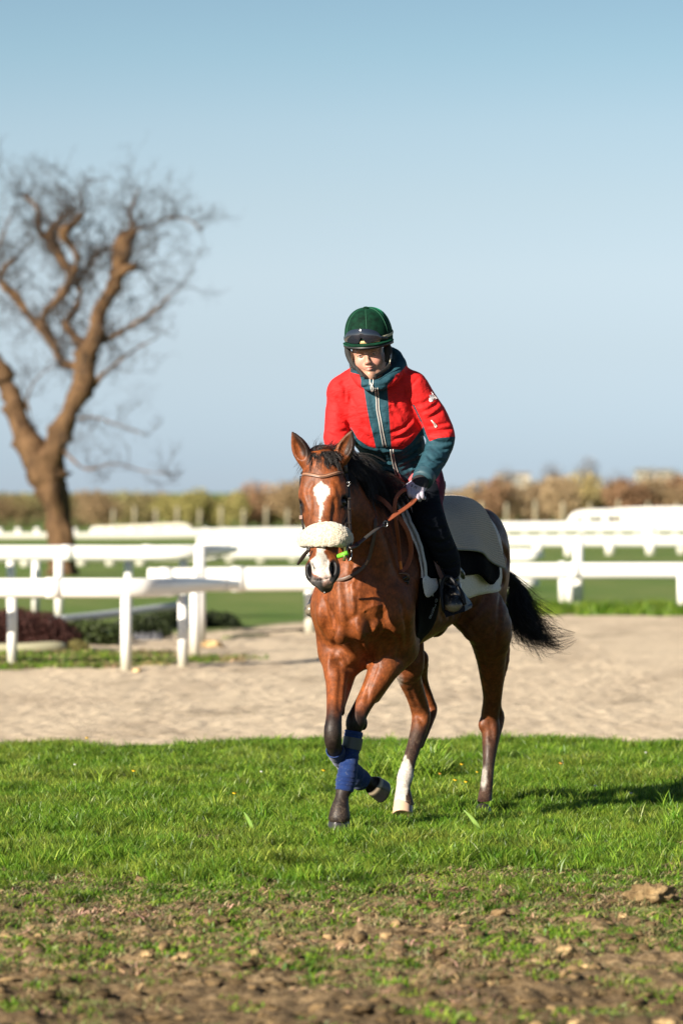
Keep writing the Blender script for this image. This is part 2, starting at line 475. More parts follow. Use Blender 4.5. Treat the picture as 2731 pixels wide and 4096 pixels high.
sand_c = t.mix(t.ramp(t.noise(t.coord('Object', (1, .6, 1)), 7.5, 5, .75), [(.50, 0.), (.68, .55)]), sand_c, (.33, .255, .17))
sand_c = t.mix(t.ramp(t.noise(co, 26, 4, .8), [(.52, 0.), (.70, .5)]), sand_c, (.78, .66, .50))
far_c = t.mix(t.ramp(t.noise(t.coord('Object', (.5, .12, 1)), 1.0, 5, .6), [(.35, 0.), (.7, 1.)]), (.095, .165, .028), (.165, .20, .055))
sx = t.n('ShaderNodeSeparateXYZ'); t.l(co, sx.inputs[0]); wet = t.math('ADD', sx.outputs[1], t.math('MULTIPLY', t.noise(co, 1.7, 4, .6), 2.2)); mr = t.n('ShaderNodeMapRange'); mr.inputs[1].default_value = 12.9; mr.inputs[2].default_value = 14.1; mr.inputs[3].default_value = .75; mr.inputs[4].default_value = 0.0; t.l(wet, mr.inputs[0]); soil_c = t.mix(mr.outputs[0], soil_c, t.mix(t.ramp(n_f, [(.38, 0.), (.62, 1.)]), (.040, .027, .014), (.17, .115, .060)))
c = t.mix(sp.outputs[0], turf_c, soil_c); c = t.mix(sp.outputs[1], c, sand_c); c = t.mix(sp.outputs[2], c, far_c); t.color(c)
t.normal(t.bump(t.math('ADD', n_f, t.math('MULTIPLY', t.noise(co, 120, 3, .7), .4)), .6, .02))
ground = link('ground', me, m_gr); tag(ground, 'flat ground of churned brown soil, green grass, pale sand and far green turf', kind='structure')
from bisect import bisect_left
def ground_z(x, y):
    x, y = np.atleast_1d(x), np.atleast_1d(y)
    i = np.clip(np.searchsorted(gx, x) - 1, 0, nx_ - 2); j = np.clip(np.searchsorted(gy, y) - 1, 0, ny_ - 2)
    fx = (x - gx[i]) / (gx[i + 1] - gx[i]); fy = (y - gy[j]) / (gy[j + 1] - gy[j])
    return (GZ[i, j] * (1 - fx) * (1 - fy) + GZ[i + 1, j] * fx * (1 - fy) + GZ[i, j + 1] * (1 - fx) * fy + GZ[i + 1, j + 1] * fx * fy)
def zone_at(A, x, y):
    i = np.clip(np.searchsorted(gx, x), 0, nx_ - 1); j = np.clip(np.searchsorted(gy, y), 0, ny_ - 1); return A[i, j]

# ------------------------------------------------------------------ grass (stuff): instanced tufts of separate blades
def leafy(name, c0, c1, rough=.5, trans=.35, attr='Col'):
    m = mat(name, c0, rough, spec=.35); t = NT(m)
    oi = t.n('ShaderNodeObjectInfo')
    base = t.mix(oi.outputs['Random'], c0, c1)
    pn_ = t.noise(oi.outputs['Location'], 1.3, 4, .6); base = t.mix(t.ramp(pn_, [(.46, 0.), (.68, .75)]), base, tuple(np.array(c1) * [1.35, 1.05, 1.6])); base = t.mix(t.ramp(t.noise(oi.outputs['Location'], 3.1, 3, .6), [(.30, .5), (.48, 0.)]), base, tuple(np.array(c0) * [.55, .62, .8]))
    base = t.mix(1.0, base, t.ramp(t.noise(oi.outputs['Location'], 7.5, 3, .7), [(.36, .42), (.5, .95), (.64, 1.45)]), 'MULTIPLY')
    c = t.mix(1.0, base, t.attr(attr), 'MULTIPLY'); t.color(c)
    tr = t.n('ShaderNodeBsdfTranslucent'); t.l(c, tr.inputs[0]); mx = t.n('ShaderNodeMixShader'); mx.inputs[0].default_value = trans
    out = t.t.nodes['Material Output']; t.l(t.b.outputs[0], mx.inputs[1]); t.l(tr.outputs[0], mx.inputs[2]); t.l(mx.outputs[0], out.inputs[0])
    return m
m_grass = leafy('grass_blades', (.095, .215, .012), (.190, .290, .030), .42, .40)
m_dry = leafy('trodden_grass', (.14, .155, .040), (.34, .26, .13), .7, .25)
rng = np.random.default_rng(77)
def tuft(name, n, h0, h1, w, spread, lean, m, colors):
    V = []; Fs = []; C = []; rs = rng
    for b in range(n):
        a = rs.random() * 6.283; r_ = spread * math.sqrt(rs.random()); p = np.array([math.cos(a) * r_, math.sin(a) * r_, -.006])
        h = rs.uniform(h0, h1); la = rs.random() * 6.283; ln = lean * (rs.random() ** .7) * h; d = np.array([math.cos(la), math.sin(la), 0]); fa = rs.random() * 3.1416
        sd = np.array([math.cos(fa), math.sin(fa), 0]); ww = w * rs.uniform(.7, 1.3); col = np.array(colors[rs.integers(len(colors))]) * rs.uniform(.65, 1.3)
        o = len(V)
        for q, k in ((0, .8), (.4, 1), (.75, .75), (1, 0)):
            c = p + np.array([0, 0, h * q * (1 - .25 * lean * q)]) + d * ln * q * q
            if k > 0: V += [c - sd * ww * k * .5, c + sd * ww * k * .5]; C += [col] * 2
            else: V.append(c); C.append(col)
        Fs += [[o, o + 1, o + 3, o + 2], [o + 2, o + 3, o + 5, o + 4], [o + 4, o + 5, o + 6, o + 6]]
    me = bpy.data.meshes.new(name); me.from_pydata([list(v) for v in V], [], [f if f[2] != f[3] else f[:3] for f in Fs]); me.update(); vcol(me, np.clip(C, 0, 4)); me.materials.append(m)
    me.polygons.foreach_set('use_smooth', [True] * len(me.polygons))
    return bpy.data.objects.new(name, me)
GC = [(1, 1, 1), (.8, .95, .9), (1.25, 1.15, 1.1), (.6, .8, .7), (1.5, 1.25, 1.6)]
tuft_col = bpy.data.collections.new('grass_tuft_sources')
for k in range(8): tuft_col.objects.link(tuft('a_tuft', 46, .035, .085 + .012 * (k % 3), .0042, .055, .75, m_grass, GC))
short_col = bpy.data.collections.new('trodden_tuft_sources')
for k in range(6): short_col.objects.link(tuft('b_tuft', 34, .012, .038, .0050, .050, 1.3, m_dry if k % 2 else m_grass, GC))
tall_col = bpy.data.collections.new('tall_tuft_sources')
for k in range(4): tall_col.objects.link(tuft('c_tuft', 14, .09, .16, .006, .03, .6, m_grass, GC + [(1.6, 1.4, 2.0)]))
def scatter(name, X, Y, coll, smin, smax, label, seed=1, zoff=0.0, Z=None):
    r_ = np.random.default_rng(seed); n = len(X); Zp = (ground_z(X, Y) if Z is None else Z) + zoff
    me = bpy.data.meshes.new(name); me.vertices.add(n); me.vertices.foreach_set('co', np.stack([X, Y, Zp], -1).astype(np.float32).ravel())
    for an, arr in (('sc', r_.uniform(smin, smax, n)), ('rz', r_.uniform(0, 6.283, n))):
        a = me.attributes.new(an, 'FLOAT', 'POINT'); a.data.foreach_set('value', arr.astype(np.float32))
    o = bpy.data.objects.new(name, me); COL.objects.link(o)
    g = bpy.data.node_groups.new(name, 'GeometryNodeTree'); g.interface.new_socket('Geometry', in_out='INPUT', socket_type='NodeSocketGeometry'); g.interface.new_socket('Geometry', in_out='OUTPUT', socket_type='NodeSocketGeometry')
    N = g.nodes.new; L = g.links.new; gi = N('NodeGroupInput'); go = N('NodeGroupOutput'); ci = N('GeometryNodeCollectionInfo'); ci.inputs['Collection'].default_value = coll
    ci.inputs['Separate Children'].default_value = True; ci.inputs['Reset Children'].default_value = True
    ip = N('GeometryNodeInstanceOnPoints'); ip.inputs['Pick Instance'].default_value = True
    rz = N('GeometryNodeInputNamedAttribute'); rz.data_type = 'FLOAT'; rz.inputs[0].default_value = 'rz'
    sc_ = N('GeometryNodeInputNamedAttribute'); sc_.data_type = 'FLOAT'; sc_.inputs[0].default_value = 'sc'
    cb = N('ShaderNodeCombineXYZ'); L(rz.outputs[0], cb.inputs[2]); e2r = N('FunctionNodeEulerToRotation'); L(cb.outputs[0], e2r.inputs[0])
    L(gi.outputs[0], ip.inputs['Points']); L(ci.outputs[0], ip.inputs['Instance']); L(e2r.outputs[0], ip.inputs['Rotation']); L(sc_.outputs[0], ip.inputs['Scale']); L(ip.outputs[0], go.inputs[0])
    md = o.modifiers.new('scatter', 'NODES'); md.node_group = g
    return tag(o, label, kind='stuff')
def cand(n, x0, x1, y0, y1, seed):
    r_ = np.random.default_rng(seed); return r_.uniform(x0, x1, n), r_.uniform(y0, y1, n), r_
X, Y, r_ = cand(40000, -3.4, 3.8, 12.6, 24.6, 2)
so = zone_at(soil, X, Y); sd_ = zone_at(sand, X, Y); P_ = np.stack([X, Y, 0 * X], -1); pn = fnoise(P_, 1.6, 5, 3)
keep = (r_.random(len(X)) < np.clip(1 - so * 1.1, 0, 1) * sstep(14.3, 16.8, Y + 1.6 * pn)) & (sd_ < .5)
keep &= ~((pn < -.28) & (r_.random(len(X)) < .55))
keep &= ~((np.hypot((X - (1880 - 1365) / 15362 * 17.9), (Y - 17.95) * .8) < .10))
sc_all = np.clip(.80 + .45 * pn, .4, 1.3) * np.interp(Y, [14, 16.5], [.7, 1])
X1, Y1, s1_ = X[keep], Y[keep], sc_all[keep]
big = s1_ > .84
scatter('grass', X1[big], Y1[big], tuft_col, .85, 1.25, 'lush green grass blades of the strip between soil and sand', 3)
scatter('grass', X1[~big], Y1[~big], tuft_col, .55, .9, 'lower green grass blades of the strip between soil and sand', 4)
X, Y, r_ = cand(34000, -3.0, 3.2, 10.9, 17.5, 5)
so = zone_at(soil, X, Y); pn = fnoise(np.stack([X, Y, 0 * X], -1), 3.2, 25, 3)
keep = (r_.random(len(X)) < np.clip(np.interp(Y, [10.9, 12.2, 13.3, 14.2, 15.2, 16.2], [.04, .12, .34, .50, .75, .97]) + .75 * np.clip(pn, -.6, .5) * np.interp(Y, [11, 13, 14], [.2, .6, 1]), 0.01, .97))
scatter('trodden_grass', X[keep], Y[keep], short_col, .7, 1.4, 'short trodden olive and straw grass among the soil clods', 6)
X, Y, r_ = cand(900, -3.0, 3.4, 15.2, 24.4, 8); pn = fnoise(np.stack([X, Y, 0 * X], -1), 1.2, 35, 2)
keep = (zone_at(soil, X, Y) < .25) & (zone_at(sand, X, Y) < .5) & (pn > -.1)
scatter('tall_grass', X[keep], Y[keep], tall_col, .45, .95, 'longer pale green grass blades standing out of the strip', 9)
# extra tufts that hide the far edge of the strip and a kicked-up tussock behind the leading leg
X, Y, r_ = cand(260, .15, .55, 20.3, 21.6, 12)
scatter('tall_grass', X, Y, tall_col, .9, 1.5, 'bent tussock of long grass behind the bandaged forelegs', 13)

# ------------------------------------------------------------------ clods of soil (stuff) and the larger lumps one can pick out
m_clod = mat('soil_clods', rough=.95, spec=.15); t = NT(m_clod); co = t.coord('Object')
oi = t.n('ShaderNodeObjectInfo')
cc = t.mix(t.ramp(t.noise(co, 9, 5, .7), [(.35, 0.), (.65, 1.)]), (.10, .066, .032), (.40, .29, .155))
t.color(t.mix(t.attr(), cc, t.attr(), 'MULTIPLY') if False else t.mix(1.0, cc, t.attr(), 'MULTIPLY')); t.normal(t.bump(t.noise(co, 60, 5, .7), .8, .02))
def lump(seed, rad, sub=2, rough=.75, sq=(1, 1, .6)):
    V, Fc = ico((0, 0, 0), 1.0, sub=sub); nz = fnoise(V + seed * 7.3, 1.3, seed, 3); nz2 = vnoise(V + seed, 3.1, seed + 3)
    nz3 = vnoise(V + seed, 7.0, seed + 5); return V * (1 + rough * nz + .6 * rough * nz2 + .35 * rough * nz3 * (sub > 2))[:, None] * np.asarray(sq) * rad, Fc[:, :3]
rng = np.random.default_rng(31); protos = [lump(k, 1.0, 1 + (k % 2), .95, (1 + .5 * (k % 3 == 0), .8, .35 + .12 * (k % 3))) for k in range(10)]
X, Y, r_ = cand(15000, -2.9, 3.1, 10.9, 16.9, 15)
so = zone_at(soil, X, Y); pn = fnoise(np.stack([X, Y, 0 * X], -1), 2.6, 55, 3); keep = (r_.random(len(X)) < so * np.clip(.45 + .9 * pn, .05, 1))
X, Y = X[keep][:7000], Y[keep][:7000]; Vs = []; Fs = []; Cs = []; o_ = 0; zz = ground_z(X, Y)
for x, y, z in zip(X, Y, zz):
    pv, pf = protos[rng.integers(10)]; s_ = .006 + .024 * rng.random() ** 3.2; a = rng.random() * 6.283; R_ = np.array([[math.cos(a), -math.sin(a), 0], [math.sin(a), math.cos(a), 0], [0, 0, 1]])
    Vs.append((pv * s_) @ R_.T + [x, y, z + s_ * .25]); Fs.append(pf + o_); o_ += len(pv); Cs.append(np.tile(np.array([1, .95, .9]) * rng.choice([.35, .5, .7, .95, 1.25], p=[.25, .3, .25, .14, .06]), (len(pv), 1)))
me = mesh_np('soil_clods', np.vstack(Vs), np.vstack(Fs)); vcol(me, np.vstack(Cs)); o = link('soil_clods', me, m_clod, None, False); tag(o, 'loose brown crumbs and clods of churned soil in the foreground', kind='stuff')
def rock(u, v, wpx, lab, name='soil_lump', cat='soil lump', seed=1, tint=1.0, sq=(1, .8, .6), grp=None, z0=0.0):
    y = GD(v); x = (u - 1365.5) / FPX * y; r = wpx / 2 / FPX * y
    V, Fc = lump(seed, r, 4 if wpx > 120 else 3, .6 if wpx > 120 else .45, sq); me = mesh_np(name, V, Fc); vcol(me, np.tile(np.array([1, .97, .92]) * tint, (len(V), 1)))
    o = link(name, me, m_clod, None, False); o.location = (x, y, float(ground_z(x, y)[0]) + r * sq[2] * .45 + z0); tag(o, lab, cat, grp); return o
rock(2598, 3600, 165, 'big broken turf clod at the right edge of the grass', 'turf_clod', 'turf clod', 4, 1.0, (1, .8, .62))
rock(2489, 3660, 48, 'small pale lump in front of the big turf clod', seed=5, tint=1.7, sq=(1, .8, .8))
rock(1827, 3566, 105, 'flat dark smooth lump of soil below the hind hoof', seed=6, tint=.45, sq=(1, .7, .38))
rock(1330, 3560, 60, 'brown clod half way across where the grass gives out', seed=12, tint=.9)
rock(2306, 4078, 75, 'pale stone at the bottom edge, left of two others', 'stone', 'stone', 7, 1.8)
rock(2420, 4082, 60, 'pale stone at the bottom edge, between two others', 'stone', 'stone', 8, 1.7)
rock(2665, 4078, 90, 'pale stone at the bottom edge near the right corner', 'stone', 'stone', 9, 1.7)
rock(2340, 3845, 42, 'small whitish stone in the soil at the lower right', 'stone', 'stone', 10, 2.0)
rock(2260, 3800, 70, 'sandy clod left of the small whitish stone', seed=11, tint=1.5)
rock(740, 3815, 75, 'sandy brown clod at the lower left', seed=13, tint=1.4)
rock(590, 3812, 55, 'sandy clod left of another at the lower left', seed=14, tint=1.5)
rock(1020, 3800, 62, 'orange brown clod in the soil below the leading hoof', seed=15, tint=1.35)
rock(20, 3745, 60, 'pale clod at the left edge of the soil', seed=16, tint=1.4)

# ------------------------------------------------------------------ flowers and broad leaves in the grass
m_stem = mat('flower_stem', (.10, .18, .03), .6); m_yel = mat('dandelion_yellow', (.80, .50, .01), .6); m_ora = mat('faded_orange', (.60, .28, .03), .6); m_dai = mat('daisy_white', (.75, .74, .70), .6)
def flower(u, v, m, name, cat, lab, rad=.011, h=.085, grp=None):
    y = (EYE - h) * FPX / (v - HOR); x = (u - 1365.5) / FPX * y
    e = empty(name, (x, y, float(ground_z(x, y)[0])), lab, cat, grp)
    base = np.array([x, y, 0]); make('stem', tube([base, base + [.004, 0, h * .5], base + [.002, -.003, h]], .0016, 5), m_stem, e)
    V, Fc = [], []; n = 14; c = base + [.002, -.003, h]
    V.append(c + [0, 0, .001]); 
    for k in range(2 * n):
        a = k * math.pi / n; r = rad * (1 if k % 2 == 0 else .78); V.append(c + np.array([math.cos(a) * r, math.sin(a) * r * .9 - .002, (.35 if k % 2 else .5) * rad + math.sin(a) * r * .25]))
    V.append(c - [0, 0, .004]); V = np.array(V)
    for k in range(2 * n): a, b = 1 + k, 1 + (k + 1) % (2 * n); Fc += [[0, a, b, b], [2 * n + 1, b, a, a]]
    make('flower_head', (V, np.array(Fc)), m, e)
for u, v, l in ((348, 2953, 'yellow dandelion at the back edge of the grass near the left'), (535, 3085, 'yellow dandelion in mid strip on the left, above another'), (937, 3175, 'yellow dandelion standing alone left of the bandaged forelegs'),
                (1293, 3083, 'yellow dandelion just left of the lifted foreleg'), (1845, 3059, 'topmost yellow dandelion between the two hind legs'), (1819, 3122, 'lower left yellow dandelion between the two hind legs'), (1862, 3129, 'lower right yellow dandelion between the two hind legs'),
                (1906, 3089, 'half hidden yellow dandelion left of the standing hind leg')):
    flower(u, v, m_yel, 'dandelion', 'dandelion', l, .0125 if v != 3089 else .008, grp='dandelions in the grass')
flower(1758, 3096, m_ora, 'dandelion', 'dandelion', 'fading orange flower right of the white hind sock', .010, grp='dandelions in the grass'); flower(2241, 3055, m_ora, 'dandelion', 'dandelion', 'ragged orange flower right of the horse', .014, grp='dandelions in the grass')
for u, v, l in ((300, 3059, 'white daisy in the grass at the far left'), (1045, 3087, 'white daisy left of the horse in mid strip'), (1510, 3078, 'white daisy above the lifted front hoof'), (1704, 3065, 'white daisy right of the white hind sock'),
                (2580, 3011, 'white daisy at the back of the grass on the right'), (2376, 3144, 'white daisy right of the horse, nearest its tail'), (2519, 3174, 'white daisy lowest on the right')):
    flower(u, v, m_dai, 'daisy', 'daisy', l, .009, .07, 'daisies in the grass')
m_leaf = leafy('broad_leaf', (.12, .24, .03), (.16, .28, .05), .45, .3)
def broad(u, v, leaves, lab):
    y = GD(v); x = (u - 1365.5) / FPX * y; e = empty('plantain', (x, y, 0), lab, 'weed', 'broad leaved weeds in the grass')
    for az, ln, w, lean in leaves:
        d = np.array([math.cos(az), math.sin(az), 0]); sd = np.array([-d[1], d[0], 0]) * .5 + np.array([.8, 0, 0]); sd = unit(sd); V = []; C = []
        for q in np.linspace(0, 1, 8):
            c = np.array([x, y, 0]) + d * ln * lean * q ** 1.3 + np.array([0, 0, ln * math.sqrt(max(1 - lean ** 2, .05)) * (q - .18 * q * q)]); ww = w * math.sin(math.pi * min(q * .92 + .06, 1)) ** .8 * .5
            V += [c - sd * ww, c + np.array([0, -.002, -.004]), c + sd * ww]; C += [[1.3, 1.2, 1.3], [1.6, 1.5, 1.8], [1.1, 1.05, 1.1]]
        Fs = []
        for k in range(7): a = k * 3; Fs += [[a, a + 1, a + 4, a + 3], [a + 1, a + 2, a + 5, a + 4]]
        o = make('leaf', (np.array(V), np.array(Fs)), m_leaf, e); vcol(o.data, C)
broad(1925, 3345, [(2.6, .17, .030, .55), (.6, .12, .022, .3), (3.9, .09, .02, .6)], 'plantain with one long pale leaf below the standing hind hoof')
broad(1015, 3340, [(2.4, .14, .026, .45), (.9, .08, .018, .4)], 'plantain with a single arching leaf left of the leading hoof')
broad(318, 3350, [(1.2, .15, .014, .2), (2.6, .13, .012, .5), (.5, .08, .02, .7)], 'weed with two upright narrow leaves at the left')
broad(1260, 3400, [(.4, .06, .035, .7), (2.8, .06, .035, .7), (4.4, .05, .03, .8)], 'low pale leafy weed left of the leading hoof')
broad(1360, 3440, [(.2, .08, .04, .8), (2.5, .07, .04, .8), (1.4, .06, .03, .5)], 'low pale leafy weed in front of the leading hoof')
broad(1470, 3060, [(.4, .10, .03, .5), (2.4, .12, .03, .5), (1.3, .11, .025, .2)], 'leafy weed behind the bandaged forelegs')
broad(2250, 3400, [(.4, .07, .03, .7), (2.4, .08, .03, .6), (1.3, .06, .025, .2)], 'low leafy weed right of the standing hind hoof')
# ------------------------------------------------------------------ white running rails
m_rail = mat('white_rail', (.80, .79, .76), .35, spec=.5); t = NT(m_rail)
t.color(t.mix(t.ramp(t.noise(t.coord('Object', (.4, .4, 3)), 3.5, 4, .6), [(.3, .75), (.6, 1.0)]), (.55, .53, .46), (.80, .79, .76)))
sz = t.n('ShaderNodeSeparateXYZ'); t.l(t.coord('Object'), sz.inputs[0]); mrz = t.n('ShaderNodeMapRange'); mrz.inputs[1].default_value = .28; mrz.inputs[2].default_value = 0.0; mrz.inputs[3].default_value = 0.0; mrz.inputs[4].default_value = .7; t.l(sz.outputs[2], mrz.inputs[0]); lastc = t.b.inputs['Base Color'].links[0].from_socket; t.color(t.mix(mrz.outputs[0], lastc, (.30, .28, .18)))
m_cream = mat('cream_rail', (.66, .62, .50), .5)
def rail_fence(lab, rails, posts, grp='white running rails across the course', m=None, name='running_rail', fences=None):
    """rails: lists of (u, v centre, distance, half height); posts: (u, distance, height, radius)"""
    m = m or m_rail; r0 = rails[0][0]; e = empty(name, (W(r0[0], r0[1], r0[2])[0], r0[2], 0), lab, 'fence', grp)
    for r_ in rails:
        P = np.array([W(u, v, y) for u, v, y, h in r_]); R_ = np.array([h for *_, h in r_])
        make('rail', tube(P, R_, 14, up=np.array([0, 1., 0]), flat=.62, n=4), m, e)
    for r_ in rails:
        if r_[0][2] < 60:
            for q in (.22, .55, .86):
                k = int(q * (len(r_) - 1)); a_, b_ = W(*r_[k][:3]), W(*r_[min(k + 1, len(r_) - 1)][:3]); c_ = a_ + (b_ - a_) * .35; d_ = unit(b_ - a_); rr = r_[k][3] * 1.07
                make('joint_sleeve', tube([c_ - d_ * .07, c_ + d_ * .07], rr, 14, up=np.array([0, 1., 0]), flat=.66), m, e)
    pm = None
    for u, y, h, rad in posts:
        x = (u - 1365.5) / FPX * y
        o = make('post', tube([(x, y, -.15), (x, y, h * .5), (x, y, h)], rad, 12, up=np.array([0, 1., 0])), m, e)
    return e
def zc(v, y): return EYE - (v - HOR) * y / FPX
# nearest rail, left, whose end swings away
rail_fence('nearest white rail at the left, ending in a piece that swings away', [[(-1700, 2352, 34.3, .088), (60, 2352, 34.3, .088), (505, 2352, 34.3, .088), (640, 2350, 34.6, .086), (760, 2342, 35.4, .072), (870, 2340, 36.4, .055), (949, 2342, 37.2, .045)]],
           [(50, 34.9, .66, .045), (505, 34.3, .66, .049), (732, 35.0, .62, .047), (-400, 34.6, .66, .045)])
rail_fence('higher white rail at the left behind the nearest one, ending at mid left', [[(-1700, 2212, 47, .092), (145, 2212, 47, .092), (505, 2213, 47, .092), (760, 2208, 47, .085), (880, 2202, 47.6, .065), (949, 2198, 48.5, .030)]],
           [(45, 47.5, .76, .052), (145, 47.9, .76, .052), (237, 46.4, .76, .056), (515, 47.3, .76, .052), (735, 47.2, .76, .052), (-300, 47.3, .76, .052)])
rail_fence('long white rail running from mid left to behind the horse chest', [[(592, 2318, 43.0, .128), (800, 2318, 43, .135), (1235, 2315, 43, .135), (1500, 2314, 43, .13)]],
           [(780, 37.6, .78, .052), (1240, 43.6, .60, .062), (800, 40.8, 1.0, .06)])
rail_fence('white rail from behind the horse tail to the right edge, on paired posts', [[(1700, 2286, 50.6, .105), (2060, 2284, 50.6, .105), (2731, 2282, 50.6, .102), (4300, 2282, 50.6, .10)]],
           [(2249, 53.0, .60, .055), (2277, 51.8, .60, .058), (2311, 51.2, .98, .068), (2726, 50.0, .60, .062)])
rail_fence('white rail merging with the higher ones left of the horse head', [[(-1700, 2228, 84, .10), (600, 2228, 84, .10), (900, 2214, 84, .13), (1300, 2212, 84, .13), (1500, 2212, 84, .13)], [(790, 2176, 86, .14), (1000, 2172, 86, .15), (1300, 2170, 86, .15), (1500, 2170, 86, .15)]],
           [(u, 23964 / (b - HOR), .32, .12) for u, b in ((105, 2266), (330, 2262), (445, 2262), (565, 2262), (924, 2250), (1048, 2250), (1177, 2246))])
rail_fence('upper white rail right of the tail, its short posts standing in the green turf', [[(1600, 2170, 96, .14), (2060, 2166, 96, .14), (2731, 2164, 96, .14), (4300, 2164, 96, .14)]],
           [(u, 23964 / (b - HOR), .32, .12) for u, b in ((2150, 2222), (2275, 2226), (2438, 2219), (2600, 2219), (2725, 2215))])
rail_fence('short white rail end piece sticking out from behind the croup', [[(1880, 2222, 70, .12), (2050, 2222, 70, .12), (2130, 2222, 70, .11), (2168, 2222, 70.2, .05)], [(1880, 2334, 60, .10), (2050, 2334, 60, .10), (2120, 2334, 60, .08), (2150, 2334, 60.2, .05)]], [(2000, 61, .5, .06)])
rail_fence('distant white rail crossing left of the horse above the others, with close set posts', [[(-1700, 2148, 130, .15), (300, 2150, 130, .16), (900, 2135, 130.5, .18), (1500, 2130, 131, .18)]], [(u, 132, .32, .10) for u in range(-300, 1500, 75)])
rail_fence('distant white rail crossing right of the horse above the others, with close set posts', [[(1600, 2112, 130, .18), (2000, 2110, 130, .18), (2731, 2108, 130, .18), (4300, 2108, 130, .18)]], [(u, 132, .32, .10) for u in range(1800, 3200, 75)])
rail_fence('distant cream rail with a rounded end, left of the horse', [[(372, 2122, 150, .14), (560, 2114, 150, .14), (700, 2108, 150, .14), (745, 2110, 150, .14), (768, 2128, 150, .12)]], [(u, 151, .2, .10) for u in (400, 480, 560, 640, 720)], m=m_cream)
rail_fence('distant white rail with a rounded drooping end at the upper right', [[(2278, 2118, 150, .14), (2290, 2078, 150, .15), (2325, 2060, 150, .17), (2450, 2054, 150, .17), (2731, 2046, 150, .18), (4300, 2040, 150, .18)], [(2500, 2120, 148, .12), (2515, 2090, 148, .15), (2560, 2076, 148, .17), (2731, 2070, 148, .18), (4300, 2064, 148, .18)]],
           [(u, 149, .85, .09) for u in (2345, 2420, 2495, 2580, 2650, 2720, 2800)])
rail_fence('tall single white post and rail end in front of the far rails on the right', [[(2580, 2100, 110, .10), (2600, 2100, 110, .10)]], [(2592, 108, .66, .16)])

# ------------------------------------------------------------------ obstacle and rubbish under the left rails
m_brush = leafy('brown_brush', (.045, .016, .012), (.075, .028, .018), .8, .1); m_pad2 = mat('padded_roll', (.33, .31, .20), .8)
def box_leaves(rs, n, c, r, size, col, aspect=.5, up=.4):
    """n small leaf faces spread through an ellipsoid volume with uneven clumps"""
    d = rs.normal(size=(n, 3)); d /= np.linalg.norm(d, axis=1, keepdims=True); rad = rs.random(n) ** .4
    P = c + d * rad[:, None] * r; nz = fnoise(P, 3.0 / max(r), 3, 3); P = P[(nz > -.35)]; n = len(P)
    a = rs.normal(size=(n, 3)); a[:, 2] += up; a /= np.linalg.norm(a, axis=1, keepdims=True); b = np.cross(a, rs.normal(size=(n, 3))); b /= np.linalg.norm(b, axis=1, keepdims=True)
    s = size * rs.uniform(.6, 1.4, (n, 1)); V = np.stack([P - b * s * aspect * .5, P + a * s * .5, P + b * s * aspect * .5, P - a * s * .5], 1).reshape(-1, 3)
    return V, np.arange(4 * n).reshape(-1, 4), np.repeat(np.asarray(col) * rs.uniform(.6, 1.4, (n, 1)), 4, axis=0)
def cloud(name, parts, m, parent=None):
    V, Fc = join([(a, b) for a, b, c in parts]); me = mesh_np(name, V, Fc); vcol(me, np.vstack([c for *_, c in parts])); return link(name, me, m, parent, False)
rs = np.random.default_rng(9)
hp = empty('brush_hurdle', W(120, 2600, 38), 'dark brown brush hurdle lying under the left rails with a pale padded roll in front', 'hurdle')
cloud('brush', [box_leaves(rs, 5000, W(u, v, 38.3), np.array([.30, .35, .20]), .05, (1, 1, 1), .25, 1.2) for u, v in ((-60, 2520), (60, 2510), (165, 2525), (215, 2560))], m_brush, hp)
make('padded_roll', tube([W(-300, 2600, 37.6), W(60, 2598, 37.6), W(200, 2590, 37.7), W(258, 2588, 37.8)], [.062, .062, .060, .045], 14, n=4), m_pad2, hp)
m_weed = leafy('weed_leaves', (.018, .030, .010), (.055, .080, .020), .6, .3); m_weed2 = leafy('olive_weed_leaves', (.16, .15, .04), (.24, .22, .07), .6, .3)
for k, (u, v, y, rx, rz_, m, lab, n) in enumerate(((350, 2548, 40, .42, .19, m_weed, 'dark green weeds between the brush hurdle and the blue sheet', 3500), (560, 2530, 42, .36, .20, m_weed, 'dark leafy weeds behind the nearest rail post', 2600), (690, 2505, 44, .38, .20, m_weed, 'dark green bramble clump behind the paired rail posts', 2600),
        (850, 2500, 44.5, .34, .17, m_weed, 'dark green bush at the right end of the rubbish', 2600), (310, 2600, 38, .12, .10, m_weed2, 'tuft of bright weeds beside the padded roll', 900))):
    o = cloud('weed_clump', [box_leaves(rs, n, W(u, v, y), np.array([rx, .3, rz_]), .05, (1, 1, 1))], m); tag(o, lab, 'weeds', 'weeds under the left rails')
ys_ = rs.uniform(34.3, 37.6, 1500); xs_ = rs.uniform(-4.5, -.7, 1500)
P_ = np.stack([xs_, ys_, 0 * xs_], -1); kk = fnoise(P_, .8, 5, 3) > .0
scatter('verge_weeds', xs_[kk], ys_[kk], short_col, 1.4, 3.6, 'yellowish weeds along the edge of the sand under the left rails', 17)
xs_ = rs.uniform(1.3, 9, 1500); ys_ = np.interp(xs_, [1, 9], [50.3, 49.6]) + rs.normal(0, .35, 1500)
scatter('verge_weeds', xs_, ys_, tuft_col, 1.0, 2.6, 'ragged grass edge at the far side of the sand on the right', 18)
m_blue = mat('blue_sheet', (.03, .10, .16), .5)
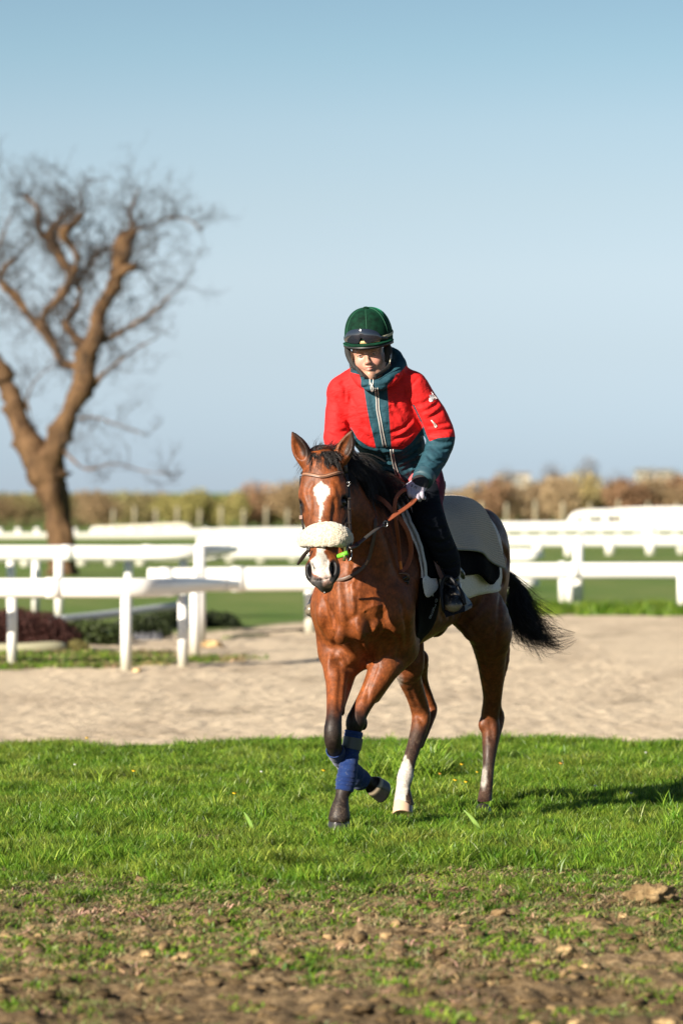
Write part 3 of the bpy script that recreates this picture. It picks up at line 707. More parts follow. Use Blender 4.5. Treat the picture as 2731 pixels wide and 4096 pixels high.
def sheet_box(name, u0, u1, v0, v1, y, d, m, lab, cat, tilt=0.0, sub=8):
    a, b = W(u0, v1, y), W(u1, v0, y + .01); n = sub; V = []
    for i in range(n + 1):
        for j in range(4):
            x = a[0] + (b[0] - a[0]) * i / n; q = j / 3
            V.append([x, y - d / 2 + d * q, a[2] + (b[2] - a[2]) * (.35 + .65 * abs(math.sin(i * 1.7 + j))) * math.sin(math.pi * (.12 + .76 * q)) + tilt * (i / n)])
    V = np.array(V); Fs = [[i * 4 + j, (i + 1) * 4 + j, (i + 1) * 4 + j + 1, i * 4 + j + 1] for i in range(n) for j in range(3)]
    o = make(name, (V, np.array(Fs)), m); s = o.modifiers.new('solid', 'SOLIDIFY'); s.thickness = .02; tag(o, lab, cat); return o
sheet_box('crumpled_sheet', 315, 464, 2497, 2547, 41, .6, m_blue, 'crumpled blue sheet among the weeds under the left rails', 'plastic sheet')
sheet_box('rubble_heap', 540, 650, 2520, 2575, 41.5, .6, mat('grey_rubble', (.10, .10, .11), .9), 'heap of dark grey rubble behind the nearest rail', 'rubble')
o = make('fallen_rail', tube([W(190, 2482, 41.5), W(400, 2462, 42.5), W(730, 2420, 44)], [.075, .075, .07], 12, flat=.6, n=3), mat('weathered_rail', (.42, .45, .45), .6)); tag(o, 'weathered grey rail lying slanted on the ground behind the left rails', 'fallen rail')
o = make('log', tube([W(900, 2562, 41.5), W(980, 2556, 42), W(1075, 2552, 42.3)], [.055, .06, .05], 12, n=3), mat('mossy_bark', (.14, .14, .07), .9)); tag(o, 'short mossy log on the sand left of the horse', 'log')
o = make('shadow_rod', tube([W(930, 2536, 43.5), W(1100, 2530, 43.8), W(1290, 2518, 44.2)], .03, 8, n=2), mat('shadow_rod_dark', (.06, .05, .04), .8)); tag(o, 'thin dark rod drawn as a shadow line behind the mossy log', 'shadow_rod')  # dark rod put in to draw a shadow line on the sand
rock(850, 2575, 90, 'yellowish flat stone at the left end of the mossy log', 'stone', 'stone', 21, 1.9, (1, .8, .4)); rock(548, 2672, 34, 'small white stone at the foot of the nearest rail post', 'stone', 'stone', 22, 2.6)

# ------------------------------------------------------------------ the bare tree
m_bark = mat('bark', rough=.95, spec=.15); t = NT(m_bark); co = t.coord('Object')
t.color(t.mix(t.ramp(t.noise(t.coord('Object', (1, 1, .35)), 5, 6, .7), [(.35, 0.), (.65, 1.)]), (.050, .029, .016), (.19, .112, .058)))
t.normal(t.bump(t.noise(t.coord('Object', (1, 1, .3)), 9, 6, .7), 1.0, .08))
TY = 72.0
def tc(x, y, dy=0.0): return W(.7653 * x, 500 + .7653 * y, TY + dy)
def tr(w): return w * .5 * .7653 * TY / FPX
tree = empty('bare_tree', (W(240, 2300, TY)[0], TY, 0), 'gnarled bare tree with twisting forked limbs standing behind the left rails', 'tree')
LIMBS = [[(325, 2420, 175, 0), (322, 2300, 146, 0), (322, 2180, 130, 0), (318, 2060, 145, 0), (280, 1930, 170, 0), (245, 1800, 205, 0), (235, 1730, 190, 0)],
 [(245, 1790, 170, 0), (170, 1690, 150, .1), (110, 1620, 120, .2), (90, 1540, 105, .3), (75, 1450, 95, .4), (30, 1340, 90, .5), (15, 1285, 90, .5), (-60, 1180, 50, .6), (-150, 1050, 35, .6)],
 [(240, 1760, 150, 0), (300, 1640, 125, -.1), (350, 1540, 112, -.2), (400, 1430, 105, -.3), (440, 1310, 98, -.3), (462, 1210, 92, -.3), (500, 1110, 78, -.3), (528, 1000, 62, -.2), (560, 900, 58, -.2), (600, 790, 66, -.2), (632, 690, 82, -.2), (645, 620, 85, -.2), (705, 560, 40, -.2)],
 [(440, 1300, 60, -.3), (390, 1255, 52, -.1), (330, 1235, 46, .1), (285, 1160, 46, .2), (218, 1055, 46, .3), (135, 965, 40, .4), (70, 870, 36, .5), (12, 805, 34, .5), (30, 740, 28, .5), (92, 688, 20, .5)],
 [(218, 1055, 36, .3), (242, 965, 36, .2), (300, 915, 36, .1), (352, 845, 40, 0), (372, 785, 46, 0), (332, 705, 50, .1), (292, 625, 55, .2), (262, 560, 42, .3), (302, 500, 28, .3), (335, 470, 20, .3), (375, 440, 16, .3)],
 [(372, 785, 34, 0), (398, 700, 32, -.1), (378, 620, 44, -.1), (345, 555, 52, -.2), (395, 515, 42, -.2), (440, 455, 26, -.2)],
 [(292, 625, 30, .2), (215, 550, 28, .3), (192, 430, 24, .4), (122, 370, 16, .5)],
 [(455, 1180, 52, -.3), (385, 1105, 45, -.1), (350, 1035, 44, 0), (400, 960, 32, .1), (425, 890, 30, .1), (412, 830, 28, .1), (450, 760, 24, .1), (500, 690, 22, .1), (545, 650, 24, .1)],
 [(535, 1130, 34, -.2), (620, 1090, 28, -.3), (720, 1030, 20, -.4), (800, 980, 14, -.5), (880, 900, 8, -.6), (940, 850, 5, -.6)],
 [(600, 800, 40, -.2), (660, 750, 40, -.3), (712, 735, 36, -.3)],
 [(705, 570, 24, -.2), (688, 490, 18, -.2), (692, 420, 12, -.1), (730, 330, 7, 0)],
 [(700, 560, 16, -.2), (800, 515, 12, -.3), (900, 485, 10, -.4), (980, 492, 8, -.5), (1050, 545, 5, -.6)],
 [(480, 1370, 30, -.3), (560, 1285, 16, -.4), (680, 1190, 11, -.5), (800, 1120, 6, -.6)],
 [(10, 810, 20, .5), (-30, 700, 18, .6), (20, 560, 12, .6), (60, 470, 8, .6)],
 [(150, 1500, 14, .2), (140, 1430, 9, .2), (200, 1320, 6, .1), (300, 1250, 4, 0)],
 [(370, 1540, 12, -.2), (500, 1530, 10, -.5), (620, 1570, 7, -.8), (760, 1620, 5, -1)], [(330, 1700, 12, -.3), (450, 1800, 9, -.6), (600, 1770, 7, -.9), (760, 1810, 5, -1.2), (900, 1820, 4, -1.4)]]
trunkV = []; tips = []
rs = np.random.default_rng(21)
for li, L_ in enumerate(LIMBS):
    P = np.array([tc(x, y, d * 1.2) for x, y, w, d in L_]); R_ = np.array([tr(w) * (1.0 if L_ is LIMBS[0] else 1.10) for *_, w, d in L_])
    Q = catmull(np.hstack([P, R_[:, None]]), 5); PP, RR = Q[:, :3], np.maximum(Q[:, 3], .004)
    RR = RR * (1 + .22 * vnoise(PP, 2.6, li)) * (1 + .25 * (rs.random(len(PP)) < .12))
    PP = PP + (np.minimum(RR, .12) * .55)[:, None] * np.stack([vnoise(PP, 2.2, 70 + j + li) for j in range(3)], 1)
    trunkV.append((PP, RR))
    for k in range(0, len(PP)):
        if RR[k] < .16 and li > 0: tips.append((PP[k], RR[k], unit(PP[min(k + 1, len(PP) - 1)] - PP[max(k - 1, 0)])))
        elif li > 1 and rs.random() < .25: tips.append((PP[k], .05, unit(PP[min(k + 1, len(PP) - 1)] - PP[max(k - 1, 0)])))
def knotty(PP, RR, m=14):
    V, Fc = tube(PP, RR, m); n_ = len(PP) * m; c = np.repeat(PP, m, axis=0); d = V[:n_] - c; V[:n_] = c + d * (1 + .38 * fnoise(V[:n_], 2.6, 5, 3) + .20 * vnoise(V[:n_], 6.5, 6))[:, None]; return V, Fc
make('trunk', knotty(*trunkV[0], 24), m_bark, tree)
for PP, RR in trunkV[1:]: make('limb', knotty(PP, RR), m_bark, tree)
# twigs: several generations of thin shoots
paths = []
def grow(p, d, ln, r_, lvl):
    n = 7; P = [p]; q = d
    for k in range(n):
        q = unit(q + rs.normal(size=3) * .30 + np.array([0, 0, .10 if lvl < 2 else -.03])); P.append(P[-1] + q * ln / n)
    paths.append((np.array(P), np.linspace(r_, r_ * .35, n + 1)))
    if lvl < 3:
        for k in range(rs.integers(2, 5) if lvl < 2 else rs.integers(1, 4)):
            i = rs.integers(2, n + 1); grow(P[i], unit(q * .6 + rs.normal(size=3) * .75), ln * rs.uniform(.45, .75), r_ * .55, lvl + 1)
order = rs.permutation(len(tips))
for k in order[:300]:
    p, r_, d = tips[k]; side = unit(rs.normal(size=3) + np.array([.1, 0, .1])); grow(p, unit(d * .5 + side), rs.uniform(.35, .85), min(.018, max(.009, r_ * .35)), 0)
for L_ in LIMBS[1:]:
    x, y, w, dd = L_[-1]; x0, y0, w0, d0 = L_[-2]
    for q in range(4 if w > 8 else 1): grow(tc(x, y, dd * 1.2), unit(unit(tc(x, y) - tc(x0, y0)) + rs.normal(size=3) * .5), rs.uniform(.7, 1.15) * (1 if w > 8 else .35), .014, 0)
Vs, Fs, o_ = [], [], 0
for P, R_ in paths:
    V, Fc = tube(P, R_, 3, cap=False); Vs.append(V); Fs.append(Fc + o_); o_ += len(V)
m_twig = mat('twigs', (.045, .035, .030), .9)
tw = link('twigs', mesh_np('twigs', np.vstack(Vs), np.vstack(Fs)), m_twig, tree); tag(tw, kind='stuff')

# ------------------------------------------------------------------ shrub belt, tree guards, far trees and houses
def leafmat(name, a, b):
    mid = np.array([.27, .22, .10]); k = 0 if 'far' in name else .42
    return leafy(name, tuple(np.array(a) * (1 - k) + mid * k), tuple(np.array(b) * (1 - k) + mid * 1.2 * k), .8, .25)
m_br = leafmat('brown_shrub', (.24, .16, .085), (.32, .22, .12)); m_rd = leafmat('reddish_shrub', (.26, .12, .07), (.32, .16, .09)); m_ol = leafmat('olive_shrub', (.22, .21, .08), (.28, .26, .10)); m_yg = leafmat('yellow_green_shrub', (.32, .33, .08), (.38, .38, .10))
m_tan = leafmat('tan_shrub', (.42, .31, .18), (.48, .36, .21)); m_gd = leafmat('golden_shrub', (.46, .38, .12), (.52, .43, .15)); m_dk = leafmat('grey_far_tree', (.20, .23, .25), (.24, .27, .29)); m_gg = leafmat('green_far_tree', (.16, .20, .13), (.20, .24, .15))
kinds = {'br': (m_br, 'brown leafless shrub'), 'rd': (m_rd, 'reddish brown shrub'), 'ol': (m_ol, 'olive shrub'), 'yg': (m_yg, 'yellow green shrub'), 'tn': (m_tan, 'tan shrub'), 'gd': (m_gd, 'golden yellow shrub')}
def shrub(u, top, wpx, y, kind, lab, n=900, name='shrub', cat='shrub', base=0.0, grp='shrub belt beyond the course', asp=.6, leaf=.16):
    m = kinds[kind][0] if kind in kinds else kind
    zt = EYE + (HOR - top) * y / FPX; w = wpx / 2 * y / FPX; x = (u - 1365.5) / FPX * y; e = empty(name, (x, y, base), lab, cat, grp)
    h = zt - base; rs_ = np.random.default_rng(int(u * 7 + top)); parts = []
    for k in range(6):
        c = np.array([x + rs_.uniform(-.45, .45) * w, y + rs_.uniform(-.4, .4) * w, base + h * rs_.uniform(.30, .70)]); r_ = np.array([w * rs_.uniform(.5, .75), w * .6, min(h * rs_.uniform(.26, .40), zt - c[2])])
        parts.append(box_leaves(rs_, n // 6, c, r_, leaf * h / 2.2, (1, 1, 1), .5, .8))
    cloud('crown', parts, m, e)
    st = [tube([(x + rs_.uniform(-.1, .1) * w, y, base - .1), (x + rs_.uniform(-.3, .3) * w, y, base + h * .4), (x + rs_.uniform(-.5, .5) * w, y, base + h * .8)], [.02 * h, .013 * h, .006 * h], 5) for _ in range(4)]
    make('trunk', join(st), m_bark, e)
row = [(-120, 1960, 190, 'br'), (20, 1962, 200, 'br'), (90, 1975, 140, 'ol'), (420, 1962, 150, 'br'), (520, 1966, 150, 'ol'), (610, 1968, 120, 'br'), (690, 1972, 110, 'yg'), (775, 1958, 120, 'yg'), (850, 1982, 100, 'tn'), (915, 1962, 110, 'yg'), (990, 1958, 120, 'rd'), (1080, 1925, 160, 'rd'),
       (1165, 1905, 170, 'br'), (1150, 2010, 140, 'yg'), (1290, 1930, 160, 'br'), (1420, 1940, 150, 'ol'), (1560, 1940, 150, 'br'), (1700, 1945, 150, 'tn'), (1810, 1948, 130, 'tn'), (1890, 1942, 140, 'br'), (1960, 1930, 130, 'rd'), (2040, 1940, 140, 'tn'), (2120, 1930, 130, 'tn'), (2185, 1935, 120, 'br'),
       (2240, 1920, 110, 'tn'), (2320, 1892, 190, 'gd'), (2440, 1925, 150, 'ol'), (2520, 1930, 150, 'rd'), (2610, 1925, 160, 'br'), (2700, 1922, 150, 'rd'), (2800, 1925, 160, 'br'), (240, 1968, 170, 'ol'), (330, 1962, 160, 'br')]
row = [(u, top - (26 if u > 1400 else 12), w, k) for u, top, w, k in row]
names_ord = {}
row.sort()
def where(u):
    if u < 150: return 'at the left edge, by the bare tree'
    if u < 560: return 'between the bare tree and the yellow shrubs'
    if u < 960: return 'in the yellow green run left of the horse'
    if u < 1230: return 'just left of the horse head'
    if u < 1760: return 'behind the horse and rider'
    if u < 2200: return 'just right of the rider'
    return 'at the right end of the belt'
seen = {}
for u, top, w, k in row:
    key = (k, where(u)); seen[key] = seen.get(key, 0) + 1
cnt = {}
ordn = ['first', 'second', 'third', 'fourth', 'fifth']
for u, top, w, k in row:
    key = (k, where(u)); c = cnt.get(key, 0); cnt[key] = c + 1
    lab = kinds[k][1] + ' ' + where(u) + (', ' + ordn[c] + ' from the left' if seen[key] > 1 else '')
    shrub(u, top, w * 1.65, 166 + (u * 13 % 7), k, lab, 3000)
# low grass-green base of the belt comes from the ground; pale guards stand in front
m_guard = mat('pale_tree_guard', (.24, .215, .145), .9)
proto = None
for k, u in enumerate([455, 540, 625, 710, 800, 885, 975, 1065, 1150, 1790, 1860, 1925, 2025, 2140, 2250, 2358, 2472, 2590, 2706]):
    y = 160.0; x = (u - 1365.5) / FPX * y; h = [1.10, 1.22, 1.15][k % 3] if u > 1500 else [.85, .95][k % 2]
    if proto is None:
        proto = make('tree_guard', tube([(0, 0, -.1), (0, 0, .5), (0, 0, 1)], .075, 8, up=np.array([0, 1., 0])), m_guard); o = proto
    else: o = proto.copy(); COL.objects.link(o)
    o.location = (x, y, 0); o.scale = (1, 1, h)
    side = 'left of the horse' if u < 1500 else 'right of the rider'
    idx = ([455, 540, 625, 710, 800, 885, 975, 1065, 1150].index(u) if u < 1500 else [1790, 1860, 1925, 2025, 2140, 2250, 2358, 2472, 2590, 2706].index(u))
    o['label'] = 'pale tree guard ' + side + ', ' + ['first', 'second', 'third', 'fourth', 'fifth', 'sixth', 'seventh', 'eighth', 'ninth', 'tenth'][idx] + ' from the left'
    o['category'] = 'tree guard'; o['group'] = 'pale tree guards along the shrub belt'
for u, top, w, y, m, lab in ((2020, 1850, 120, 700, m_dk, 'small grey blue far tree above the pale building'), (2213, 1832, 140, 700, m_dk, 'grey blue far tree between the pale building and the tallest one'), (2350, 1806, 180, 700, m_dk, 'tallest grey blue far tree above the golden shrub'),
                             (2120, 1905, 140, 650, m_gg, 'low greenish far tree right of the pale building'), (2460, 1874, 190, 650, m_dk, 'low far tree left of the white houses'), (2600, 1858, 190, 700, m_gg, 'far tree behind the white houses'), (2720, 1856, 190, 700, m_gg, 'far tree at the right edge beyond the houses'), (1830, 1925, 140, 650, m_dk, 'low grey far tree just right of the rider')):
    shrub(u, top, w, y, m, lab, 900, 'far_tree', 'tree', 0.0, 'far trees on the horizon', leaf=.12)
m_wall = mat('pale_render', (.50, .45, .37), .8); m_roof = mat('tile_roof', (.26, .20, .15), .8); m_win = mat('dark_window', (.04, .05, .06), .2)
def house(u0, u1, vt, vr, y, lab):
    x0, x1 = (u0 - 1365.5) / FPX * y, (u1 - 1365.5) / FPX * y; zw, zr = zc(vt, y), zc(vr, y); d = 7.0; e = empty('house', ((x0 + x1) / 2, y, 0), lab, 'house', 'far pale houses')
    make('wall', box_vf(((x0 + x1) / 2, y + d / 2, zw / 2), ((1, 0, 0), (0, 1, 0), (0, 0, 1)), ((x1 - x0) / 2, d / 2, zw / 2)), m_wall, e, False)
    V = np.array([[x0 - .4, y - .4, zw], [x1 + .4, y - .4, zw], [x1 + .4, y + d + .4, zw], [x0 - .4, y + d + .4, zw], [x0 - .2, y + d / 2, zr], [x1 + .2, y + d / 2, zr]])
    make('roof', (V, np.array([[0, 1, 5, 4], [2, 3, 4, 5], [0, 4, 3, 3], [1, 2, 5, 5], [0, 3, 2, 1]])), m_roof, e, False)
    n = max(2, int((x1 - x0) / 2.6))
    for k in range(n):
        xx = x0 + (x1 - x0) * (k + .5) / n
        make('window', box_vf((xx, y - .02, zw - 1.3), ((1, 0, 0), (0, 1, 0), (0, 0, 1)), (.5, .04, .6)), m_win, e, False)
house(1985, 2118, 1900, 1890, 900, 'long pale far building above the shrubs right of the rider')
house(2548, 2608, 1888, 1876, 900, 'left of the two white far houses at the upper right')
house(2628, 2690, 1890, 1878, 920, 'right of the two white far houses at the upper right')

# the belt goes on outside the frame as one mass on either side
rs_ = np.random.default_rng(77)
for u0, u1, sd_ in ((-1500, -210, 'left'), (2890, 4300, 'right')):
    parts = []
    for u in range(u0, u1, 75):
        y = 168.0; x = (u - 1365.5) / FPX * y; h = rs_.uniform(1.5, 2.2)
        parts.append(box_leaves(rs_, 420, np.array([x, y, h * .5]), np.array([.9, .8, h * .5]), .16, (1, 1, 1), .5, .8))
    o = cloud('scrub', parts, m_br); tag(o, 'scrub carrying the shrub belt on beyond the ' + sd_ + ' edge', kind='stuff')
# ------------------------------------------------------------------ the horse
TH = math.radians(21)
FW = np.array([-math.sin(TH), -math.cos(TH), 0]); LT = np.array([math.cos(TH), -math.sin(TH), 0]); UP = np.array([0, 0, 1.])
ORG = np.array([0.23, 17.9, 0])
def H(f, l, z): return ORG + FW * f + LT * l + UP * z
def toH(P):
    d = P - ORG; return np.stack([d @ FW, d @ LT, P[..., 2]], -1)

# head frame: D down the face, S to the horse's left (viewer's right), N out of the forehead
H_POLL = W(1274, 1800, 17.13); H_MUZ = W(1282, 2352, 16.90)
hD = unit(H_MUZ - H_POLL)
yaw = math.radians(13)
hN = np.array([-math.sin(yaw), -math.cos(yaw), 0]); hN = unit(hN - hD * (hN @ hD))
hS = np.cross(hN, hD); hS = unit(hS) if hS[0] > 0 else -unit(hS)
def HD(a, s, n): return H_POLL + hD * a + hS * s + hN * n      # metres along the face, sideways, forward
def HDU(u, v, n):    # the point of the head at forward offset n that shows at (u, v)
    ku, kv = (u - 1365.5) / FPX, (v - HOR) / FPX
    b = H_POLL + hN * n
    A = np.array([[hD[0] - ku * hD[1], hS[0] - ku * hS[1]], [-hD[2] - kv * hD[1], -hS[2] - kv * hS[1]]])
    r_ = np.array([ku * b[1] - b[0], kv * b[1] - (EYE - b[2])])
    a, s = np.linalg.solve(A, r_); return HD(a, s, n)
def toHD(P):
    d = P - H_POLL; return np.stack([d @ hD, d @ hS, d @ hN], -1)

F = Field([-0.26, 16.80, 0.06], [1.02, 19.05, 1.96], 0.0065)
# trunk
prof = [(.46, 1.20, .87, .10), (.35, 1.34, .81, .155), (.22, 1.47, .785, .195), (.04, 1.545, .80, .235), (-.18, 1.49, .838, .275), (-.42, 1.475, .895, .285),
        (-.62, 1.50, .99, .27), (-.80, 1.475, 1.07, .25), (-.94, 1.385, 1.08, .21)]
pts = [H(f, 0, (t + b) / 2) for f, t, b, w in prof]
rad = [(t - b) / 2 for f, t, b, w in prof]
fl = [w / ((t - b) / 2) for f, t, b, w in prof]
F.chain(pts, rad, 0.05, flat=fl, axis=LT, n=5)
# withers ridge, loin, croup muscles
F.chain([H(.22, 0, 1.47), H(.06, 0, 1.535), H(-.12, 0, 1.49)], [.06, .05, .05], .08)
for s in (-1, 1):
    F.ell(H(-.62, .11 * s, 1.37), (FW, LT, UP), (.24, .12, .12), .08)
    F.ell(H(-.80, .155 * s, 1.22), (unit(FW + UP * .2), LT, UP), (.20, .145, .26), .06)     # quarters
    F.ell(H(-.90, .14 * s, 1.10), (FW, LT, UP), (.11, .12, .22), .06)     # hamstring
    # shoulder blade, triceps, point of shoulder
    F.chain([H(.06, .12 * s, 1.40), H(.22, .165 * s, 1.20), H(.36, .16 * s, 1.05)], [.075, .095, .085], .05, flat=.8, axis=LT)
    F.ell(H(.10, .185 * s, 1.06), (unit(FW + UP * .4), LT, unit(UP - FW * .4)), (.15, .075, .15), .05)
    F.ell(H(.40, .135 * s, 1.05), (FW, LT, UP), (.10, .095, .13), .05)
# pectorals
F.ell(W(1352, 2512, 17.535), (LT, FW, UP), (.050, .075, .080), .022)
F.ell(W(1434, 2505, 17.505), (LT, FW, UP), (.056, .080, .088), .022)
F.ell(W(1400, 2620, 17.66), (LT, FW, UP), (.10, .13, .075), .05)
F.ell(W(1468, 2400, 17.49), (unit(LT * 1 - UP * .3), FW, unit(UP + LT * .3)), (.070, .09, .16), .04)
F.ell(W(1325, 2420, 17.53), (LT, FW, UP), (.065, .08, .14), .035)
# neck
nk = [(H(.16, 0, 1.30), .235, .60), (H(.33, 0, 1.33), .21, .60), (H(.47, -.01, 1.43), .165, .60), (H(.59, -.03, 1.53), .13, .66), (H(.68, -.055, 1.615), .105, .75), (HD(.03, 0, -.13), .085, .9)]
F.chain([p for p, r_, f_ in nk], [r_ for p, r_, f_ in nk], .07, flat=[f_ for p, r_, f_ in nk], axis=LT, n=5)
F.chain([H(.10, 0, 1.52), H(.30, 0, 1.545), H(.46, -.02, 1.62), H(.58, -.045, 1.69), H(.68, -.065, 1.72)], [.03, .035, .035, .035, .03], .07, flat=.8, axis=LT, n=4)
F.chain([HD(.16, 0.012, -.19), H(.58, .0, 1.43), H(.50, .0, 1.30), H(.44, .0, 1.16)], [.055, .055, .06, .07], .05, n=4)   # throat, underside
for s in (-1, 1):
    F.chain([H(.60, .035 * s - .04, 1.60), H(.50, .085 * s, 1.38), H(.42, .11 * s, 1.15)], [.045, .06, .07], .04, n=4)
# head ------------------------------------------------------------
A3 = (hS, hD, hN)
F.ell(HD(.075, 0, -.085), A3, (.090, .115, .095), .03)
F.ell(HD(.165, 0, -.060), A3, (.094, .120, .058), .03)
for s in (-1, 1):
    F.ell(HD(.245, .062 * s, -.150), A3, (.042, .120, .095), .025)         # jowl
    F.ell(HD(.178, .088 * s, -.078), A3, (.026, .058, .036), .02)         # brow
    F.chain([HD(.245, .086 * s, -.100), HD(.31, .074 * s, -.088), HD(.39, .060 * s, -.078)], [.020, .014, .009], .02)   # facial crest
    F.chain([HD(.11, .060 * s, -.030), HD(.19, .066 * s, -.026), HD(.27, .040 * s, -.022)], [.018, .018, .010], .03)
F.chain([HD(.13, 0, -.07), HD(.26, 0, -.062), HD(.38, 0, -.052), HD(.50, 0, -.044)], [.068, .062, .050, .040], .03, flat=[1.2, 1.15, 1.05, 1.0], axis=hS, n=4)
F.chain([HD(.20, 0, -.10), HD(.32, 0, -.095), HD(.44, 0, -.075), HD(.57, 0, -.062)], [.084, .072, .056, .050], .03, flat=[1.0, .98, .98, 1.05], axis=hS, n=4)
F.chain([HD(.32, 0, -.165), HD(.44, 0, -.135), HD(.54, 0, -.115), HD(.615, 0, -.095)], [.050, .038, .031, .028], .025, flat=[1., 1., 1., 1.1], axis=hS, n=3)
F.ell(HD(.590, 0, -.050), A3, (.050, .046, .042), .02)        # upper lip
F.ell(HD(.585, 0, -.020), A3, (.030, .036, .016), .02)
F.ell(HD(.612, .0, -.080), A3, (.033, .026, .032), .012)      # lower lip
for s in (-1, 1):
    F.chain([HD(.512, .044 * s, -.040), HD(.540, .055 * s, -.038), HD(.575, .054 * s, -.044), HD(.600, .040 * s, -.050)], [.019, .024, .023, .017], .016, n=4)   # nostril wings
    F.ell(HD(.562, .057 * s, -.004), (unit(hS - hN * .5 * s), unit(hD + hS * .25 * s), unit(hN + hS * .5 * s)), (.0125, .033, .040), .006, 'sub')
    F.chain([HD(.520, .052 * s, -.018), HD(.535, .042 * s, -.010), HD(.565, .036 * s, -.006), HD(.592, .044 * s, -.018)], [.006, .0065, .0065, .006], .008, n=4)
    F.ell(HD(.232, .096 * s, -.068), (hS, hD, hN), (.019, .027, .024), .012, 'sub')   # eye socket
    F.chain([HD(.215, .086 * s, -.044), HD(.206, .099 * s, -.060), HD(.215, .103 * s, -.080), HD(.230, .098 * s, -.096)], .0075, .006, n=3)
    F.chain([HD(.215, .086 * s, -.044), HD(.242, .088 * s, -.046), HD(.256, .092 * s, -.060), HD(.254, .094 * s, -.080), HD(.230, .098 * s, -.096)], .0055, .006, n=3)
    F.chain([HD(.36, .062 * s, -.075), HD(.46, .055 * s, -.070), HD(.52, .050 * s, -.050)], [.008, .010, .012], .02, n=3)
F.chain([HD(.606, -.03, -.020), HD(.610, 0, -.012), HD(.606, .03, -.020)], .004, .006, op='sub')
F.chain([HD(.600, -.052, -.07), HD(.612, -.025, -.046), HD(.616, .0, -.040), HD(.612, .025, -.046), HD(.600, .052, -.07)], .0055, .007, op='sub')   # mouth
# ears
def ear(base, tip, side, face):
    b, t = np.asarray(base), np.asarray(tip); ax = unit(t - b); L = np.linalg.norm(t - b)
    sd = unit(side - ax * (np.dot(side, ax))); fn = np.cross(ax, sd); fn = fn if fn @ face > 0 else -fn
    prof_e = [(-.12, .034), (.08, .039), (.28, .041), (.50, .034), (.72, .022), (.90, .011), (1.0, .004)]
    pts_ = [b + ax * (L * q) + fn * (-.010 * math.sin(min(max(q, 0), 1) * 2.6)) for q, _ in prof_e]
    F.chain(pts_, [r_ for _, r_ in prof_e], .022, flat=[.95, .85, .75, .62, .58, .6, 1], axis=fn, n=4)
    F.chain([b + ax * (L * q) + fn * (o) for q, o in ((.14, .026), (.30, .022), (.50, .016), (.70, .009), (.88, .004))], [.016, .027, .024, .015, .006], .006, flat=[1, 1, 1, 1, 1], axis=fn, n=4, op='sub')
ear(W(1217, 1832, 17.16), W(1167, 1728, 17.13), hS, unit(hN + hS * .35))
ear(W(1368, 1826, 17.15), W(1407, 1722, 17.12), hS, unit(hN + hS * .9))
# forelegs
F.chain([H(.36, .15, 1.0), W(1590, 2590, 17.68)], [.085, .095], .05)
F.chain([W(1585, 2570, 17.70), W(1548, 2645, 17.62), W(1514, 2713, 17.58), W(1472, 2785, 17.555), W(1437, 2848, 17.53), W(1421, 2888, 17.515), W(1415, 2930, 17.515), W(1405, 3000, 17.505), W(1391, 3085, 17.495), W(1380, 3142, 17.495),
         W(1368, 3185, 17.48), W(1360, 3235, 17.465), W(1357, 3270, 17.455)],
        [.100, .080, .061, .045, .041, .044, .033, .029, .030, .040, .031, .042, .050], .03, n=4)
F.chain([W(1600, 2520, 17.78), W(1588, 2625, 17.74), W(1553, 2700, 17.68), W(1500, 2790, 17.60)], [.085, .062, .036, .025], .03)      # back of the forearm
F.ell(W(1452, 2893, 17.60), (LT, FW, UP), (.020, .022, .034), .015)
F.chain([H(.36, -.15, 1.0), W(1345, 2600, 17.64)], [.09, .085], .05)
F.chain([W(1352, 2560, 17.66), W(1350, 2640, 17.62), W(1345, 2700, 17.56), W(1342, 2790, 17.48), W(1336, 2865, 17.41), W(1331, 2925, 17.385), W(1333, 2972, 17.405), W(1347, 3012, 17.48), W(1385, 3060, 17.61), W(1428, 3110, 17.71), W(1448, 3118, 17.735), W(1478, 3132, 17.755), W(1500, 3142, 17.775)],
        [.085, .070, .052, .042, .036, .041, .038, .031, .028, .036, .040, .030, .044], .03, n=4)
F.chain([W(1385, 2600, 17.72), W(1390, 2690, 17.66), W(1372, 2780, 17.56), W(1358, 2850, 17.48)], [.065, .040, .027, .015], .03)
F.ell(W(1370, 2845, 17.50), (LT, FW, UP), (.010, .012, .022), .008)     # chestnut
F.chain([W(1310, 2600, 17.6), W(1330, 2690, 17.55), W(1375, 2700, 17.58), W(1430, 2640, 17.64)], [.03, .03, .03, .05], .03)
# hind legs
F.chain([H(-.70, .13, 1.28), H(-.60, .155, 1.10), W(1950, 2505, 18.42), W(1962, 2612, 18.52), W(1967, 2704, 18.60), W(1968, 2790, 18.68), W(1958, 2865, 18.735), W(1962, 2915, 18.74), W(1958, 2985, 18.72), W(1953, 3061, 18.69), W(1945, 3140, 18.66), W(1940, 3180, 18.65), W(1935, 3215, 18.61), W(1932, 3240, 18.59)],
        [.15, .15, .115, .078, .060, .046, .044, .044, .037, .029, .031, .034, .036, .046], .045, n=4)
F.chain([H(-.93, .13, 1.06), W(1990, 2600, 18.72), W(1995, 2720, 18.75), W(1990, 2820, 18.82), W(1993, 2870, 18.86), W(1983, 2940, 18.82), W(1972, 3010, 18.76)], [.10, .060, .026, .018, .030, .022, .016], .035, n=4)
F.ell(W(1932, 2900, 18.73), (LT, FW, UP), (.024, .03, .032), .02)
F.ell(W(1885, 2480, 18.34), (LT, FW, UP), (.035, .04, .09), .06)     # stifle fold
